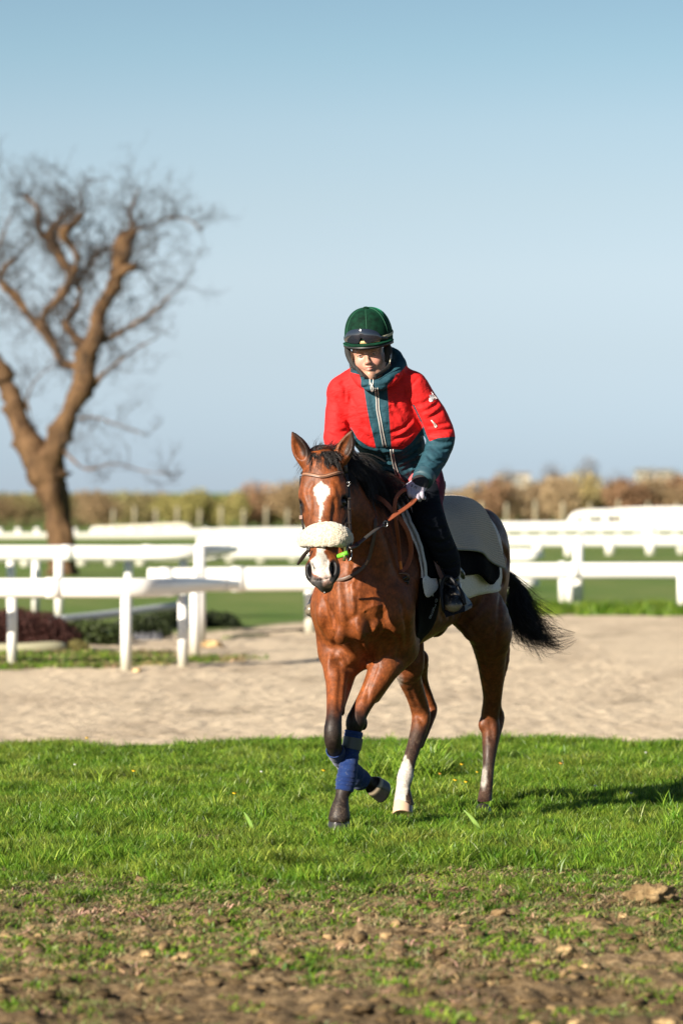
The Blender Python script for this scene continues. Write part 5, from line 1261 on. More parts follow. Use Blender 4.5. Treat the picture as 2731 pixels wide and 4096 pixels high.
# bit, guard, rings
bit = make('bit', ring(HDU(1396, 2212, -.045), unit(hS * .4 + hN * .3 + np.array([.3, -1, 0]) * 0 + hS), hD, .012, .036, .0032), m_steel, bridle)
make('bit_cheek', tube([HDU(1381, 2188, -.02), HDU(1379, 2215, -.02), HDU(1376, 2243, -.02)], [.0055, .0065, .0065], 10), mat('tarnished_brass', (.20, .21, .08), .3, .7), bit)
make('bit_guard', tube([HDU(1352, 2226, -.035), HDU(1372, 2219, -.022), HDU(1391, 2211, -.018)], [.0105, .0115, .0110], 10), mat('green_rubber', (.13, .42, .02), .6), bit)
make('bit', ring(HDU(1236, 2205, -.055), hS, hD, .012, .022, .003), m_steel, bridle)
make('chin_strap', strap([HDU(1283, 2345, -.09), HDU(1296, 2362, -.085), HDU(1300, 2374, -.085)], .010, .005, hN, 4), m_lea, bridle)
# reins
HAND = W(1664, 1992, 17.45)
p = [HDU(1398, 2192, -.03), W(1420, 2183, 17.00), W(1450, 2160, 17.06), W(1490, 2128, 17.15), W(1525, 2102, 17.25), W(1552, 2080, 17.29)]
rein = make('rein', strap(p, .0165, .005, np.array([-.3, -1, .3]), 5), mat('worn_black_leather', (.045, .045, .042), .45), bridle)
make('rein_loop', strap(p[:2] + [W(1431, 2175, 17.015)], .022, .010, np.array([-.3, -1, .3]), 4), m_lea, rein)
make('buckle', ring(W(1541, 2096, 17.262), np.array([.8, .1, .5]), np.array([.3, 0, -1]), .010, .013, .0020), m_steel, rein)
def grip(P, w, th, up, m, name='grip'):
    V, Fc = strap(P, w, th, up, 22)
    nn = len(V) - 2; c = V[:nn].reshape(-1, 8, 3); ctr = c.mean(1, keepdims=True); k = 1 + .10 * (np.arange(len(c)) % 3 == 0)[:, None, None]; c = ctr + (c - ctr) * k
    V = np.vstack([c.reshape(-1, 3), V[nn:]]); return make(name, (V, Fc), m, bridle if name == 'rein_grip' else rein, False)
upv = np.array([-.3, -1, .3])
grip([W(1550, 2081, 17.286), W(1580, 2060, 17.32), W(1615, 2037, 17.37), W(1645, 2014, 17.42), HAND], .0195, .007, upv, m_rub)
loopA = [W(1622, 1957, 17.43), W(1600, 1970, 17.40), W(1584, 1993, 17.39), W(1578, 2030, 17.39), W(1582, 2080, 17.40), W(1589, 2130, 17.42), W(1595, 2190, 17.46), W(1600, 2250, 17.48)]
grip(loopA, .0165, .008, upv, m_rub)
make('tip', strap([W(1600, 2245, 17.475), W(1602, 2262, 17.475), W(1604, 2277, 17.475)], .013, .005, upv, 3), mat('orange_tip', (.80, .22, .03), .5), rein)
loopB = [W(1606, 2284, 17.475), W(1628, 2262, 17.48), W(1642, 2220, 17.47), W(1641, 2170, 17.45), W(1626, 2120, 17.43), W(1600, 2078, 17.42), W(1570, 2043, 17.42), W(1535, 2005, 17.44), W(1497, 1983, 17.47)]
grip(loopB, .0200, .008, np.array([-.2, -1, .2]), m_rub)
make('knot', ring(W(1613, 2303, 17.468), np.array([1, 0, -.15]), np.array([0, -.5, 1]), .022, .012, .0070), m_brl, rein)
make('knot', ring(W(1622, 2318, 17.47), np.array([.7, 0, .6]), np.array([-.5, -.5, .6]), .016, .011, .0065), m_lea, rein)
make('knot', ring(W(1620, 2333, 17.47), np.array([1, 0, .3]), np.array([0, -.3, 1]), .013, .008, .0055), m_lea, rein)
make('rein_end', tube([W(1238, 2198, 16.98), W(1222, 2214, 17.00), W(1206, 2236, 17.02), W(1190, 2258, 17.04)], [.007, .0085, .0085, .005], 10, up=np.array([0, 1., 0]), flat=.6, n=4), m_lea, bridle)
# neck strap
npts = [hs(u, v, o_) for u, v, o_ in ((1478, 1985, .006), (1493, 2030, .006), (1501, 2080, .006), (1498, 2130, .006), (1487, 2185, .008), (1474, 2235, .010), (1448, 2272, .012), (1412, 2298, .012), (1375, 2315, .012), (1335, 2322, .012), (1300, 2318, .015))]
npts = [hs(u, v, o_, 17.22) for u, v, o_ in ((1478, 1985, .006), (1493, 2030, .006), (1501, 2080, .006), (1498, 2130, .006), (1487, 2185, .008), (1474, 2235, .010), (1448, 2272, .012), (1412, 2298, .012), (1375, 2315, .012), (1335, 2320, .012))]
ns = make('neck_strap', strap(npts, .0155, .005, unit(np.array([.15, -1, .1])), 4), mat('worn_brown_leather', (.10, .062, .045), .5)); tag(ns, 'worn brown leather strap hanging round the base of the horse neck', 'neck strap')
make('keeper', box_vf(hs(1466, 2250, .016), ((.5, 0, .85), (.85, 0, -.5), (0, 1, 0)), (.012, .004, .003)), m_tanl, ns, False)

# ---- cloths: sheets laid on the back by marching outwards to the coat
def wrap_point(f, ph, off):
    c = H(f, 0, 1.20); d = LT * math.sin(ph) + UP * math.cos(ph); ts = np.arange(.10, .55, .002); Q = c + ts[:, None] * d
    q = (Q - HF.lo) / HF.h; i0 = np.clip(np.floor(q).astype(int), 0, HF.n - 2); fr = q - i0; dd = 0
    for a in (0, 1):
        for b in (0, 1):
            for e in (0, 1): dd = dd + (fr[:, 0] if a else 1 - fr[:, 0]) * (fr[:, 1] if b else 1 - fr[:, 1]) * (fr[:, 2] if e else 1 - fr[:, 2]) * HF.d[i0[:, 0] + a, i0[:, 1] + b, i0[:, 2] + e]
    inside = np.where(dd < off)[0]; return Q[inside[-1]] if len(inside) else Q[0]
def side_curve(f, off):
    return np.array([wrap_point(f, math.radians(a), off) for a in range(0, 152, 2)])
def cloth(name, f0, f1, zlow, off, nu, nv, side, amp=0.0, nsc=9, seed=1, ffront=None, fback=None, outl=None):
    """f0 front, f1 back (functions of height share 0 top .. 1 bottom allowed); zlow(f) the lower edge"""
    V = np.zeros((nu + 1, nv + 1, 3)); us = np.linspace(0, 1, nu + 1); fs = f0 + (f1 - f0) * us
    curves = {}
    for i, f in enumerate(fs):
        cv = side_curve(f, off); zl = zlow(f); z = cv[:, 2]; k = np.argmax(z < zl) if (z < zl).any() else len(z) - 1
        t_ = (z[k - 1] - zl) / max(z[k - 1] - z[k], 1e-6); cv = np.vstack([cv[:k], cv[k - 1] + (cv[k] - cv[k - 1]) * t_])
        L = np.concatenate([[0], np.cumsum(np.linalg.norm(np.diff(cv, axis=0), axis=1))]); s_ = np.linspace(0, L[-1], nv + 1)
        for j in range(3): V[i, :, j] = np.interp(s_, L, cv[:, j])
    vv = np.linspace(0, 1, nv + 1)
    if ffront is not None or fback is not None:
        d0 = np.array([ffront(q) if ffront else 0 for q in vv]); d1 = np.array([fback(q) if fback else 0 for q in vv])
        sh = (1 - us)[:, None] * d0[None] + us[:, None] * d1[None]; V = V + sh[..., None] * FW
    c = np.stack([np.broadcast_to(ORG[0], vv.shape)] * 3, -1)
    Pm = V.reshape(-1, 3); hp_ = toH(Pm); outd = unit(LT * 1.0 + UP * .3)
    w = (amp * fnoise(Pm, nsc, seed, 3) * np.tile(.25 + .75 * vv, nu + 1))
    if outl is not None: w = w + outl(np.repeat(us, nv + 1), np.tile(vv, nu + 1))
    Pm = Pm + w[:, None] * outd
    if side < 0:
        hp_ = toH(Pm); Pm = ORG + hp_[:, :1] * FW - hp_[:, 1:2] * LT + hp_[:, 2:] * UP
    i = np.arange(nu)[:, None]; j = np.arange(nv)[None, :]
    Fc = np.stack([i * (nv + 1) + j, (i + 1) * (nv + 1) + j, (i + 1) * (nv + 1) + j + 1, i * (nv + 1) + j + 1], -1).reshape(-1, 4)
    return Pm, Fc, np.stack([np.repeat(us, nv + 1), np.tile(vv, nu + 1)], -1), V
def cloth_obj(name, A, B, m, parent=None, thick=.004):
    V = np.vstack([A[0], B[0]]); Fc = np.vstack([A[1], B[1] + len(A[0])]); UV = np.vstack([A[2], B[2]])
    me = mesh_np(name, V, Fc); a = me.attributes.new('clothuv', 'FLOAT_VECTOR', 'POINT'); a.data.foreach_set('vector', np.hstack([UV, np.zeros((len(UV), 1))]).astype(np.float32).ravel())
    o = link(name, me, m, parent); s = o.modifiers.new('solid', 'SOLIDIFY'); s.thickness = thick; s.offset = 0; return o
m_felt = mat('grey_white_felt', (.50, .50, .48), .95, spec=.1); t = NT(m_felt); co = t.coord('Object'); t.color(t.mix(t.ramp(t.noise(t.coord('Object', (90, 90, 260)), 1, 4, .7), [(.35, 0.), (.62, 1.)]), (.52, .48, .46), (.76, .71, .67))); t.normal(t.bump(t.noise(co, 250, 4), .4, .003))
m_bpad = mat('black_pad_cloth', (.0035, .004, .005), .95, spec=.05); t = NT(m_bpad); t.normal(t.bump(t.noise(t.coord('Object'), 40, 4), .3, .01))
m_waf = mat('waffle_cloth', (.25, .24, .22), .9, spec=.1); t = NT(m_waf); at = t.n('ShaderNodeAttribute'); at.attribute_name = 'clothuv'; mp = t.n('ShaderNodeMapping'); mp.inputs['Scale'].default_value = (62, 42, 1); t.l(at.outputs[1], mp.inputs[0])
vo = t.n('ShaderNodeTexVoronoi'); vo.distance = 'CHEBYCHEV'; vo.inputs['Scale'].default_value = 1.0; vo.inputs['Randomness'].default_value = .06; t.l(mp.outputs[0], vo.inputs[0])
t.color(t.mix(t.ramp(vo.outputs[0], [(.15, 0.), (.5, 1.)]), (.35, .29, .23), (.64, .54, .43))); t.normal(t.bump(vo.outputs[0], 1.0, .006, t.bump(t.noise(t.coord('Object'), 14, 3), .4, .02)))
FFR = lambda q: np.interp(q, [0, .25, .5, .75, .9, 1], [-.02, .03, .075, .07, .075, .03])
fz = lambda f: np.interp(f, [-.75, -.6, -.33, -.02, .05, .12, .17, .21], [1.125, 1.085, 1.058, 1.075, 1.10, 1.075, 1.065, 1.115])
A = cloth('f', .20, -.72, fz, .007, 46, 34, 1, .006, 10, 2, FFR, lambda q: -.01 * q); B_ = cloth('f', .20, -.72, fz, .007, 46, 34, -1, .006, 10, 2, FFR)
felt = cloth_obj('felt_pad', A, B_, m_felt, None, .006); tag(felt, 'grey white felt saddle pad, its corners showing before and behind the boot', 'saddle pad')
FF2 = lambda q: np.interp(q, [0, .25, .5, .75, 1], [-.03, .0, .075, .085, .08])
fz2 = lambda f: np.interp(f, [-.66, -.60, -.52, -.45, -.35, -.2, .0, .19], [1.20, 1.15, 1.115, 1.13, 1.17, 1.17, 1.16, 1.165])
lobe = lambda u, v: .030 * sstep(.6, 1.0, v) * np.maximum(np.sin(u * 9.5 + .6), 0) * sstep(.45, .7, u)
A = cloth('b', .17, -.62, fz2, .020, 46, 30, 1, .008, 9, 4, FF2, None, lobe); B_ = cloth('b', .17, -.62, fz2, .020, 46, 30, -1, .008, 9, 4, FF2)
pad = cloth_obj('saddle_cloth', A, B_, m_bpad, None, .016); tag(pad, 'black quilted saddle cloth with light grey piping under the saddle', 'saddle cloth')
VA = A[0].reshape(47, 31, 3); edge = VA[0, 3:31]; m_pip = mat('grey_piping', (.50, .51, .50), .8)
make('piping', tube(edge + np.array([-.002, -.010, 0]), .0075, 8, n=2), m_pip, pad)
make('piping', tube(VA[1, 6:20] + np.array([.018, -.012, 0]), .0060, 8, n=2), m_pip, pad)
fz3 = lambda f: np.interp(f, [-.66, -.60, -.50, -.35, -.2, .0], [1.185, 1.20, 1.235, 1.27, 1.285, 1.30])
ruf = lambda u, v: .010 * sstep(.4, 1.0, v) * np.sin(u * 10 + 3 * v) + .016 * sstep(.75, 1, v)
A = cloth('w', .02, -.64, fz3, .036, 60, 40, 1, .006, 7, 6, None, lambda q: np.interp(q, [0, .3, .6, 1], [-.06, -.03, .0, .01]), ruf); B_ = cloth('w', .02, -.64, fz3, .036, 60, 40, -1, .006, 7, 6, None, None, ruf)
blk = cloth_obj('exercise_blanket', A, B_, m_waf, None, .005); tag(blk, 'grey waffle weave exercise blanket over the loins behind the rider', 'blanket')
VA = A[0].reshape(61, 41, 3); make('hem', tube(VA[:, 40] + np.array([0, -.003, 0]), .0055, 6), mat('blanket_hem', (.26, .25, .225), .9), blk)
# ---- saddle
saddle = empty('saddle', H(0, 0, 1.6), 'brown exercise saddle with worn pommel, half hidden under the rider', 'saddle')
m_sad = mat('saddle_leather', (.040, .020, .014), .35, spec=.5); t = NT(m_sad); t.color(t.mix(t.ramp(t.noise(t.coord('Object'), 22, 5, .6), [(.45, 0.), (.7, 1.)]), (.030, .016, .012), (.16, .09, .055)))
Z3 = lambda x, y: (1480 + .1913 * x, 1850 + .1913 * y)
def z3(x, y, d): return W(*Z3(x, y), d)
make('pommel', tube([z3(95, 500, 17.66), z3(170, 430, 17.62), z3(270, 388, 17.60), z3(380, 388, 17.60), z3(460, 430, 17.62), z3(520, 520, 17.66), z3(560, 620, 17.70)], [.014, .017, .018, .018, .018, .017, .012], 12, n=4), mat('worn_pommel', (.20, .115, .07), .4), saddle)
make('gullet', tube([z3(120, 540, 17.68), z3(230, 470, 17.65), z3(350, 470, 17.65), z3(430, 540, 17.67), z3(470, 640, 17.70)], .015, 10, n=4), m_sad, saddle)
S_d = Field([.0, 17.5, 1.48], [.52, 18.3, 1.72], .008); 
S_d.chain([H(.12, 0, 1.60), H(0, 0, 1.585), H(-.15, 0, 1.575), H(-.28, 0, 1.62)], [.06, .055, .06, .065], .03, flat=[1.3, 1.8, 2.2, 2.0], axis=LT); saV, saF = S_d.surface(); link('seat', mesh_np('seat', saV, saF), m_sad, saddle)
A = cloth('fl', .13, -.07, lambda f: 1.20 + .2 * abs(f + .05), .045, 20, 20, 1, .004, 9, 7, lambda q: np.interp(q, [0, .5, 1], [-.02, .055, .03])); B_ = cloth('fl', .13, -.07, lambda f: 1.20 + .2 * abs(f + .05), .045, 20, 20, -1, .004, 9, 7, lambda q: np.interp(q, [0, .5, 1], [-.02, .055, .03]))
flp = cloth_obj('flap', A, B_, m_sad, saddle, .005)
VA = A[0].reshape(21, 21, 3); make('flap_edge', tube(VA[0, 2:21] + np.array([0, -.006, 0]), .0035, 6, n=2), m_brl, flp)
make('buckle', box_vf(z3(545, 600, 17.62), ((1, 0, -.3), (0, 1, 0), (.3, 0, 1)), (.010, .003, .008)), m_tanl, saddle, False)
# girth
rows = []
for ph in np.linspace(97, 178, 20):
    f_ = np.interp(ph, [62, 95, 130, 178], [.14, .185, .19, .12]); wd = np.interp(ph, [62, 100, 178], [.11, .11, .06])
    row_ = []
    for q in (0, .25, .5, .75, 1):
        c_ = H(f_ + wd * (1 - 2 * q), 0, 1.20); p_ = wrap_point(f_ + wd * (1 - 2 * q), math.radians(ph), .012); ref = np.linalg.norm(wrap_point(-.02, math.radians(ph), .012) - H(-.02, 0, 1.20)); r_ = np.linalg.norm(p_ - c_)
        row_.append(c_ + (p_ - c_) * min(1.0, (ref + .02) / r_))
    rows.append(row_)
rows = np.array(rows)
GIRTH_ROWS = rows
n_r = len(rows); Fc = np.array([[i * 5 + j, (i + 1) * 5 + j, (i + 1) * 5 + j + 1, i * 5 + j + 1] for i in range(n_r - 1) for j in range(4)])
m_girth = mat('black_girth', (.004, .004, .0045), .9, spec=.1); t = NT(m_girth); t.normal(t.bump(t.noise(t.coord('Object', (300, 300, 300)), 1, 2), .5, .002))
gir = make('girth', (rows.reshape(-1, 3), Fc), m_girth, saddle); s = gir.modifiers.new('solid', 'SOLIDIFY'); s.thickness = .010; s.offset = 1 if False else 0
sb = gir.modifiers.new('sub', 'SUBSURF'); sb.levels = 2; sb.render_levels = 2
fc = [(1684, 2306), (1706, 2300), (1728, 2300), (1744, 2306), (1748, 2330), (1753, 2352), (1736, 2372), (1712, 2394), (1698, 2390), (1692, 2365), (1687, 2335)]
def gpt0(u, v, o_): R = GIRTH_ROWS.reshape(-1, 3); pu = R[:, 0] / R[:, 1] * FPX + 1365.5; pv = HOR + (EYE - R[:, 2]) * FPX / R[:, 1]; k = np.argsort(np.hypot(pu - u, pv - v))[:3]; return W(u, v, R[k, 1].mean() - o_)
fV_ = [gpt0(u, v, .034) for u, v in fc] + [gpt0(1718, 2340, .046), gpt0(1722, 2312, .020), gpt0(1708, 2368, .044)]
fF_ = [[k, (k + 1) % 11, 11, 11] for k in range(4, 11)] + [[0, 1, 11, 11], [1, 2, 12, 11], [2, 3, 12, 12], [3, 4, 11, 12]]
fo = make('folded_corner', (np.array(fV_), np.array(fF_)), m_felt, felt); sdm = fo.modifiers.new('solid', 'SOLIDIFY'); sdm.thickness = .005; sbm = fo.modifiers.new('sub', 'SUBSURF'); sbm.levels = 2; sbm.render_levels = 2
m_print = mat('girth_print', (.62, .62, .60), .6)
Z4 = lambda x, y: (1650 + .2551 * x, 2200 + .2551 * y)
def gpt(u, v):
    R = GIRTH_ROWS.reshape(-1, 3); pu = R[:, 0] / R[:, 1] * FPX + 1365.5; pv = HOR + (EYE - R[:, 2]) * FPX / R[:, 1]; k = np.argsort(np.hypot(pu - u, pv - v))[:3]; y_ = R[k, 1].mean() - .022; return W(u, v, y_)
a_, b_ = gpt(*Z4(360, 850)), gpt(*Z4(268, 1070))
for k, ch in enumerate('EQUESTRO'):
    q = k / 7; P_ = gpt(*Z4(352 + (272 - 352) * q, 858 + (1058 - 858) * q))
    text_dir = unit(b_ - a_)
    GIRTH_TXT = (ch, P_, text_dir)
    globals().setdefault('GT', []).append(GIRTH_TXT)
SHIELD = [gpt(*Z4(x, y)) for x, y in ((350, 768), (388, 768), (382, 805), (360, 822), (348, 806))]
sh_ = make('girth_emblem', tube(SHIELD + [SHIELD[0]], .0011, 5), m_print, gir)
make('girth_emblem', tube([gpt(*Z4(360, 775)), gpt(*Z4(357, 808))], .0011, 5), m_print, gir)
# stirrups
m_iron = mat('black_stirrup', (.007, .008, .011), .55, spec=.3)
def Z4w(x, y, d): return W(*Z4(x, y), d)
make('stirrup_leather', strap([Z4w(355, 150, 17.66), Z4w(400, 300, 17.65), Z4w(440, 400, 17.635), Z4w(500, 480, 17.62)], .020, .005, np.array([.2, -1, .1]), 4), m_brl, saddle)
make('stirrup_leather', strap([Z4w(420, 250, 17.67), Z4w(470, 370, 17.65), Z4w(525, 470, 17.63)], .016, .005, np.array([.2, -1, .1]), 4), m_lea, saddle)
st_ = make('stirrup', tube([Z4w(520, 985, 17.60), Z4w(482, 930, 17.575), Z4w(462, 800, 17.58), Z4w(444, 650, 17.59), Z4w(462, 520, 17.60), Z4w(520, 425, 17.60), Z4w(590, 440, 17.59), Z4w(660, 510, 17.575), Z4w(730, 610, 17.56), Z4w(785, 720, 17.55), Z4w(812, 860, 17.545)], [.008, .009, .008, .008, .009, .010, .0085, .0085, .0095, .010, .010], 8, n=4), m_iron, saddle)
tread = np.array([Z4w(488, 965, 17.56), Z4w(520, 1058, 17.535), Z4w(820, 960, 17.51), Z4w(815, 870, 17.53), Z4w(500, 950, 17.64), Z4w(530, 1030, 17.64), Z4w(930, 900, 17.62), Z4w(925, 850, 17.62)])
make('tread', (tread, np.array([[0, 1, 2, 3], [4, 7, 6, 5], [0, 4, 5, 1], [1, 5, 6, 2], [2, 6, 7, 3], [3, 7, 4, 0]])), m_iron, st_, False)
wedge = np.array([Z4w(735, 570, 17.60), Z4w(800, 740, 17.55), Z4w(815, 885, 17.54), Z4w(937, 870, 17.60), Z4w(925, 830, 17.62), Z4w(860, 740, 17.63), Z4w(745, 580, 17.63), Z4w(830, 880, 17.60)])
make('side_plate', (wedge, np.array([[0, 1, 5, 6], [1, 2, 4, 5], [2, 3, 4, 4], [0, 6, 5, 1]])), mat('blue_black_plate', (.012, .025, .038), .5), st_, False)
make('stirrup', tube([W(1279, 2340, 17.93), W(1262, 2362, 17.90), W(1247, 2395, 17.86), W(1236, 2428, 17.83), W(1240, 2456, 17.82), W(1262, 2470, 17.86), W(1290, 2475, 17.90)], [.007, .007, .008, .008, .009, .010, .010], 8, n=4), m_iron, saddle)
# ---- bandages
m_band = mat('blue_fleece', (.012, .03, .12), .95, spec=.1, sheen=.2); t = NT(m_band); co = t.coord('Object')
t.color(t.mix(t.ramp(t.noise(co, 130, 4, .7), [(.60, 0.), (.72, .7)]), t.mix(t.ramp(t.noise(co, 12, 3), [(.3, 0.), (.7, 1.)]), (.008, .022, .095), (.018, .045, .15)), (.16, .16, .17))); t.normal(t.bump(t.noise(co, 220, 4), .5, .003))
def bandage(P, R_, lab, turns, skew, root=None, name='leg_bandage'):
    Q = catmull(np.hstack([P, np.array(R_)[:, None]]), 14); m = 36; V, Fc = tube(Q[:, :3], Q[:, 3], m, cap=False); n = len(Q)
    c = np.repeat(Q[:, :3], m, axis=0); ang = np.tile(np.arange(m) / m, n); q = np.repeat(np.linspace(0, 1, n), m)
    saw = (q * turns + skew * np.sin(ang * 2 * math.pi + 1)) % 1.0
    k = 1 + .085 * (saw - .45) + .03 * fnoise(V, 20, 3, 2); V = c + (V - c) * k[:, None]
    o = make(name, (V, Fc), m_band, root)
    if root is None: tag(o, lab, 'leg bandage', 'blue leg bandages on the forelegs')
    s = o.modifiers.new('solid', 'SOLIDIFY'); s.thickness = .005; s.offset = -1; return o
LFp = [W(1416, 2925, 17.515), W(1409, 2970, 17.51), W(1400, 3020, 17.503), W(1391, 3080, 17.495), W(1383, 3125, 17.495), W(1376, 3163, 17.49)]
b1_ = bandage(LFp, [.043, .041, .040, .044, .046, .040], 'blue fleece bandage on the planted foreleg, held by a grey tape', 11, .30)
tp = [W(1413, 2950, 17.512), W(1409, 2972, 17.51), W(1404, 2996, 17.507)]
V, Fc = tube(catmull(np.array(tp), 4), .0455, 30, cap=False); make('tape', (V, Fc), mat('grey_tape', (.060, .066, .066), .5), b1_)
RFp = [W(1338, 2998, 17.45), W(1358, 3030, 17.53), W(1388, 3064, 17.62), W(1425, 3108, 17.70), W(1446, 3122, 17.735)]
b2_ = bandage(RFp, [.040, .040, .042, .050, .048], 'blue fleece bandage on the lifted foreleg, half hidden behind the planted one', 7, .15)
# ------------------------------------------------------------------ the rider
def axes_dist(V, pts):
    best = np.full(len(V), 9.0)
    for a, b in zip(pts[:-1], pts[1:]):
        a, b = np.asarray(a), np.asarray(b); ba = b - a; t_ = np.clip((V - a) @ ba / (ba @ ba), 0, 1)
        best = np.minimum(best, np.linalg.norm(V - a - t_[:, None] * ba, axis=1))
    return best
rider = empty('person', W(1600, 1900, 17.9), 'young rider in a red and teal jacket and green riding cap on the bay horse', 'person')
RX = unit(LT * .9 + np.array([.1, 0, 0])); RY = unit(np.cross(UP, RX)); RY = RY if RY[1] < 0 else -RY     # rider's left, rider's forward
# body inside the clothes: one continuous figure
E0 = W(1466, 1417, 17.485)
eN = unit([-.10, -1, -.10]); eU = unit(np.array([-.17, -.12, 1.])); eU = unit(eU - eN * (eU @ eN)); eS = np.cross(eU, eN); eS = eS if eS[0] > 0 else -eS
def E(x, y, z): return E0 + eS * x + eN * y + eU * z
B = Field([-.20, 17.28, 1.02], [.66, 18.22, 2.16], 0.0065)
def put_body(G, fine=False):
    G.chain([E(0, -.09, -.06), E(0, -.11, -.11), W(1500, 1560, 17.74), W(1510, 1640, 17.78), W(1570, 1760, 17.88), W(1610, 1860, 17.97)], [.050, .048, .060, .075, .075, .09], .03, flat=[1, 1, 1.3, 1.35, 1.3, 1.2], axis=RX, n=3)
put_body(B)
ARM_L = [W(1645, 1548, 17.66), W(1690, 1615, 17.67), W(1735, 1685, 17.69), W(1760, 1750, 17.69), W(1748, 1805, 17.69), W(1720, 1862, 17.61), W(1690, 1916, 17.53)]
ARM_R = [W(1368, 1562, 17.67), W(1356, 1625, 17.68), W(1349, 1700, 17.66), W(1345, 1765, 17.62), W(1385, 1830, 17.54), W(1432, 1885, 17.52), W(1460, 1915, 17.52)]
LEG_L = [W(1680, 1885, 17.95), W(1706, 1950, 17.83), W(1705, 2015, 17.70), W(1722, 2085, 17.62), W(1752, 2160, 17.64), W(1780, 2220, 17.68), W(1798, 2262, 17.70), W(1803, 2300, 17.71), W(1806, 2345, 17.72)]
LEG_R = [W(1520, 1890, 18.03), W(1440, 1960, 17.95), W(1370, 2040, 17.88), W(1335, 2100, 17.86), W(1325, 2180, 17.90), W(1315, 2260, 17.94), W(1308, 2330, 17.97), W(1305, 2380, 17.98)]
B.chain(ARM_L, [.05, .045, .042, .040, .036, .030, .026], .03, n=3); B.chain(ARM_R, [.05, .045, .042, .038, .036, .030, .026], .03, n=3)
B.chain(LEG_L, [.09, .068, .060, .055, .050, .046, .036, .032, .032], .03, n=3); B.chain(LEG_R, [.09, .068, .060, .055, .050, .046, .036, .032], .03, n=3)
B.chain([W(1690, 1916, 17.53), W(1668, 1950, 17.49)], [.026, .03], .02, n=1); B.chain([W(1460, 1915, 17.52), W(1475, 1935, 17.52)], [.026, .03], .02, n=1)
bV, bF = B.surface()
# the head gets a finer grid of the same figure
Hd = Field(E0 + np.array([-.13, -.05, -.155]), E0 + np.array([.13, .24, .11]), 0.0026)
Hd.ell(E(0, -.090, .035), (eS, eN, eU), (.072, .088, .085), .02)
Hd.ell(E(0, -.062, -.035), (eS, eN, eU), (.058, .056, .078), .03)
for s in (-1, 1):
    Hd.chain([E(.055 * s, -.085, -.030), E(.050 * s, -.075, -.068), E(.024 * s, -.038, -.098), E(0, -.026, -.103)], [.020, .019, .016, .016], .02, n=3)
    Hd.ell(E(.036 * s, -.036, -.034), (eS, eN, eU), (.024, .024, .026), .02)
    Hd.ell(E(.031 * s, -.004, -.003), (eS, eN, eU), (.016, .011, .0105), .008, 'sub')
    Hd.ell(E(.0095 * s, .006, -.0395), (eS, eN, eU), (.0075, .0085, .0065), .006)
    Hd.chain([E(.012 * s, -.006, .0155), E(.030 * s, -.010, .019), E(.046 * s, -.026, .014)], [.007, .008, .007], .012, n=3)
Hd.chain([E(0, -.009, .012), E(0, -.002, -.005), E(0, .008, -.022), E(0, .014, -.034)], [.0075, .0065, .0075, .0095], .012, n=3)
Hd.ell(E(0, -.010, -.056), (eS, eN, eU), (.022, .012, .014), .014)
Hd.chain([E(-.021, -.013, -.0625), E(-.010, -.001, -.0585), E(0, .001, -.0600), E(.010, -.001, -.0585), E(.021, -.013, -.0625)], [.003, .0050, .0048, .0050, .003], .004, n=3)
Hd.chain([E(-.019, -.013, -.066), E(0, .000, -.0695), E(.019, -.013, -.066)], [.003, .0068, .003], .004, n=4)
Hd.chain([E(-.020, -.006, -.0635), E(0, .006, -.0645), E(.020, -.006, -.0635)], .0017, .003, n=3, op='sub')
Hd.ell(E(0, -.018, -.092), (eS, eN, eU), (.016, .016, .015), .015)
put_body(Hd)
for s in (-1, 1):     # lids
    Hd.chain([E(.018 * s, -.010, -.003), E(.025 * s, -.0030, .0025), E(.033 * s, -.0040, .0035), E(.045 * s, -.015, -.003)], .0034, .003, n=3)
    Hd.chain([E(.018 * s, -.010, -.004), E(.026 * s, -.0050, -.0075), E(.035 * s, -.0070, -.0078), E(.044 * s, -.015, -.002)], .0020, .003, n=3)
fV, fF = Hd.surface(); fV = relax(fV, fF, 1, .4)
# join the two grids well inside the jacket collar
cut = lambda P: (P - E(0, -.10, -.125)) @ eU
lowf = np.all(cut(bV)[bF] < .006, axis=1) | (np.linalg.norm(bV[bF].mean(1) - E(0, -.06, -.02), axis=1) > .22)
keep = np.all(cut(fV)[fF] > -.004, axis=1) & np.all(np.abs((fV - E0)[fF])[..., 0] < .125, axis=1)
V = np.vstack([fV, bV]); Fc = np.vstack([fF[keep], bF[lowf] + len(fV)])
me = mesh_np('body', V, Fc)
d = V - E0; hx, hy, hz = d @ eS, d @ eN, d @ eU
skin = np.array([.43, .24, .17]); C = np.tile(skin, (len(V), 1))
C = blend(C, .45 * sstep(.030, .010, np.hypot(np.abs(hx) - .037, hz + .036)), [.62, .24, .19])
C = blend(C, .45 * sstep(.016, .006, np.hypot(hx, hz + .036)), [.62, .27, .20])
C = blend(C, .75 * sstep(1.1, .8, np.hypot(hx / .021, (hz + .0645) / .0085)) * (hy > -.02), [.46, .18, .15])
for s in (-1, 1):
    C = blend(C, .45 * sstep(1.2, .6, np.hypot((hx - .031 * s) / .016, (hz - .0165 + .2 * np.maximum(hx * s - .03, 0)) / .0032)) * (hy > -.04), [.16, .08, .05])
    C = blend(C, .4 * sstep(.003, .001, np.abs(np.hypot((hx - .031 * s) / 1.7, hz + .001) - .0065)) * (hy > -.03), [.25, .11, .08])
C = blend(C, .25 * sstep(.1, .6, vnoise(V, 140, 4)), [.50, .24, .17])
C = blend(C, sstep(.045, .055, hz) * 1.0, [.06, .03, .02])
C = np.where(((V[:, 2] < W(1490, 1530, 17.6)[2]) | (cut(V) < -.035))[:, None], [.015, .015, .017], C)
vcol(me, C)
m_skin = mat('skin', rough=.45, spec=.45, sss=.12); t = NT(m_skin); t.color(t.attr())
t.normal(t.bump(t.noise(t.coord('Object'), 900, 2), .12, .001))
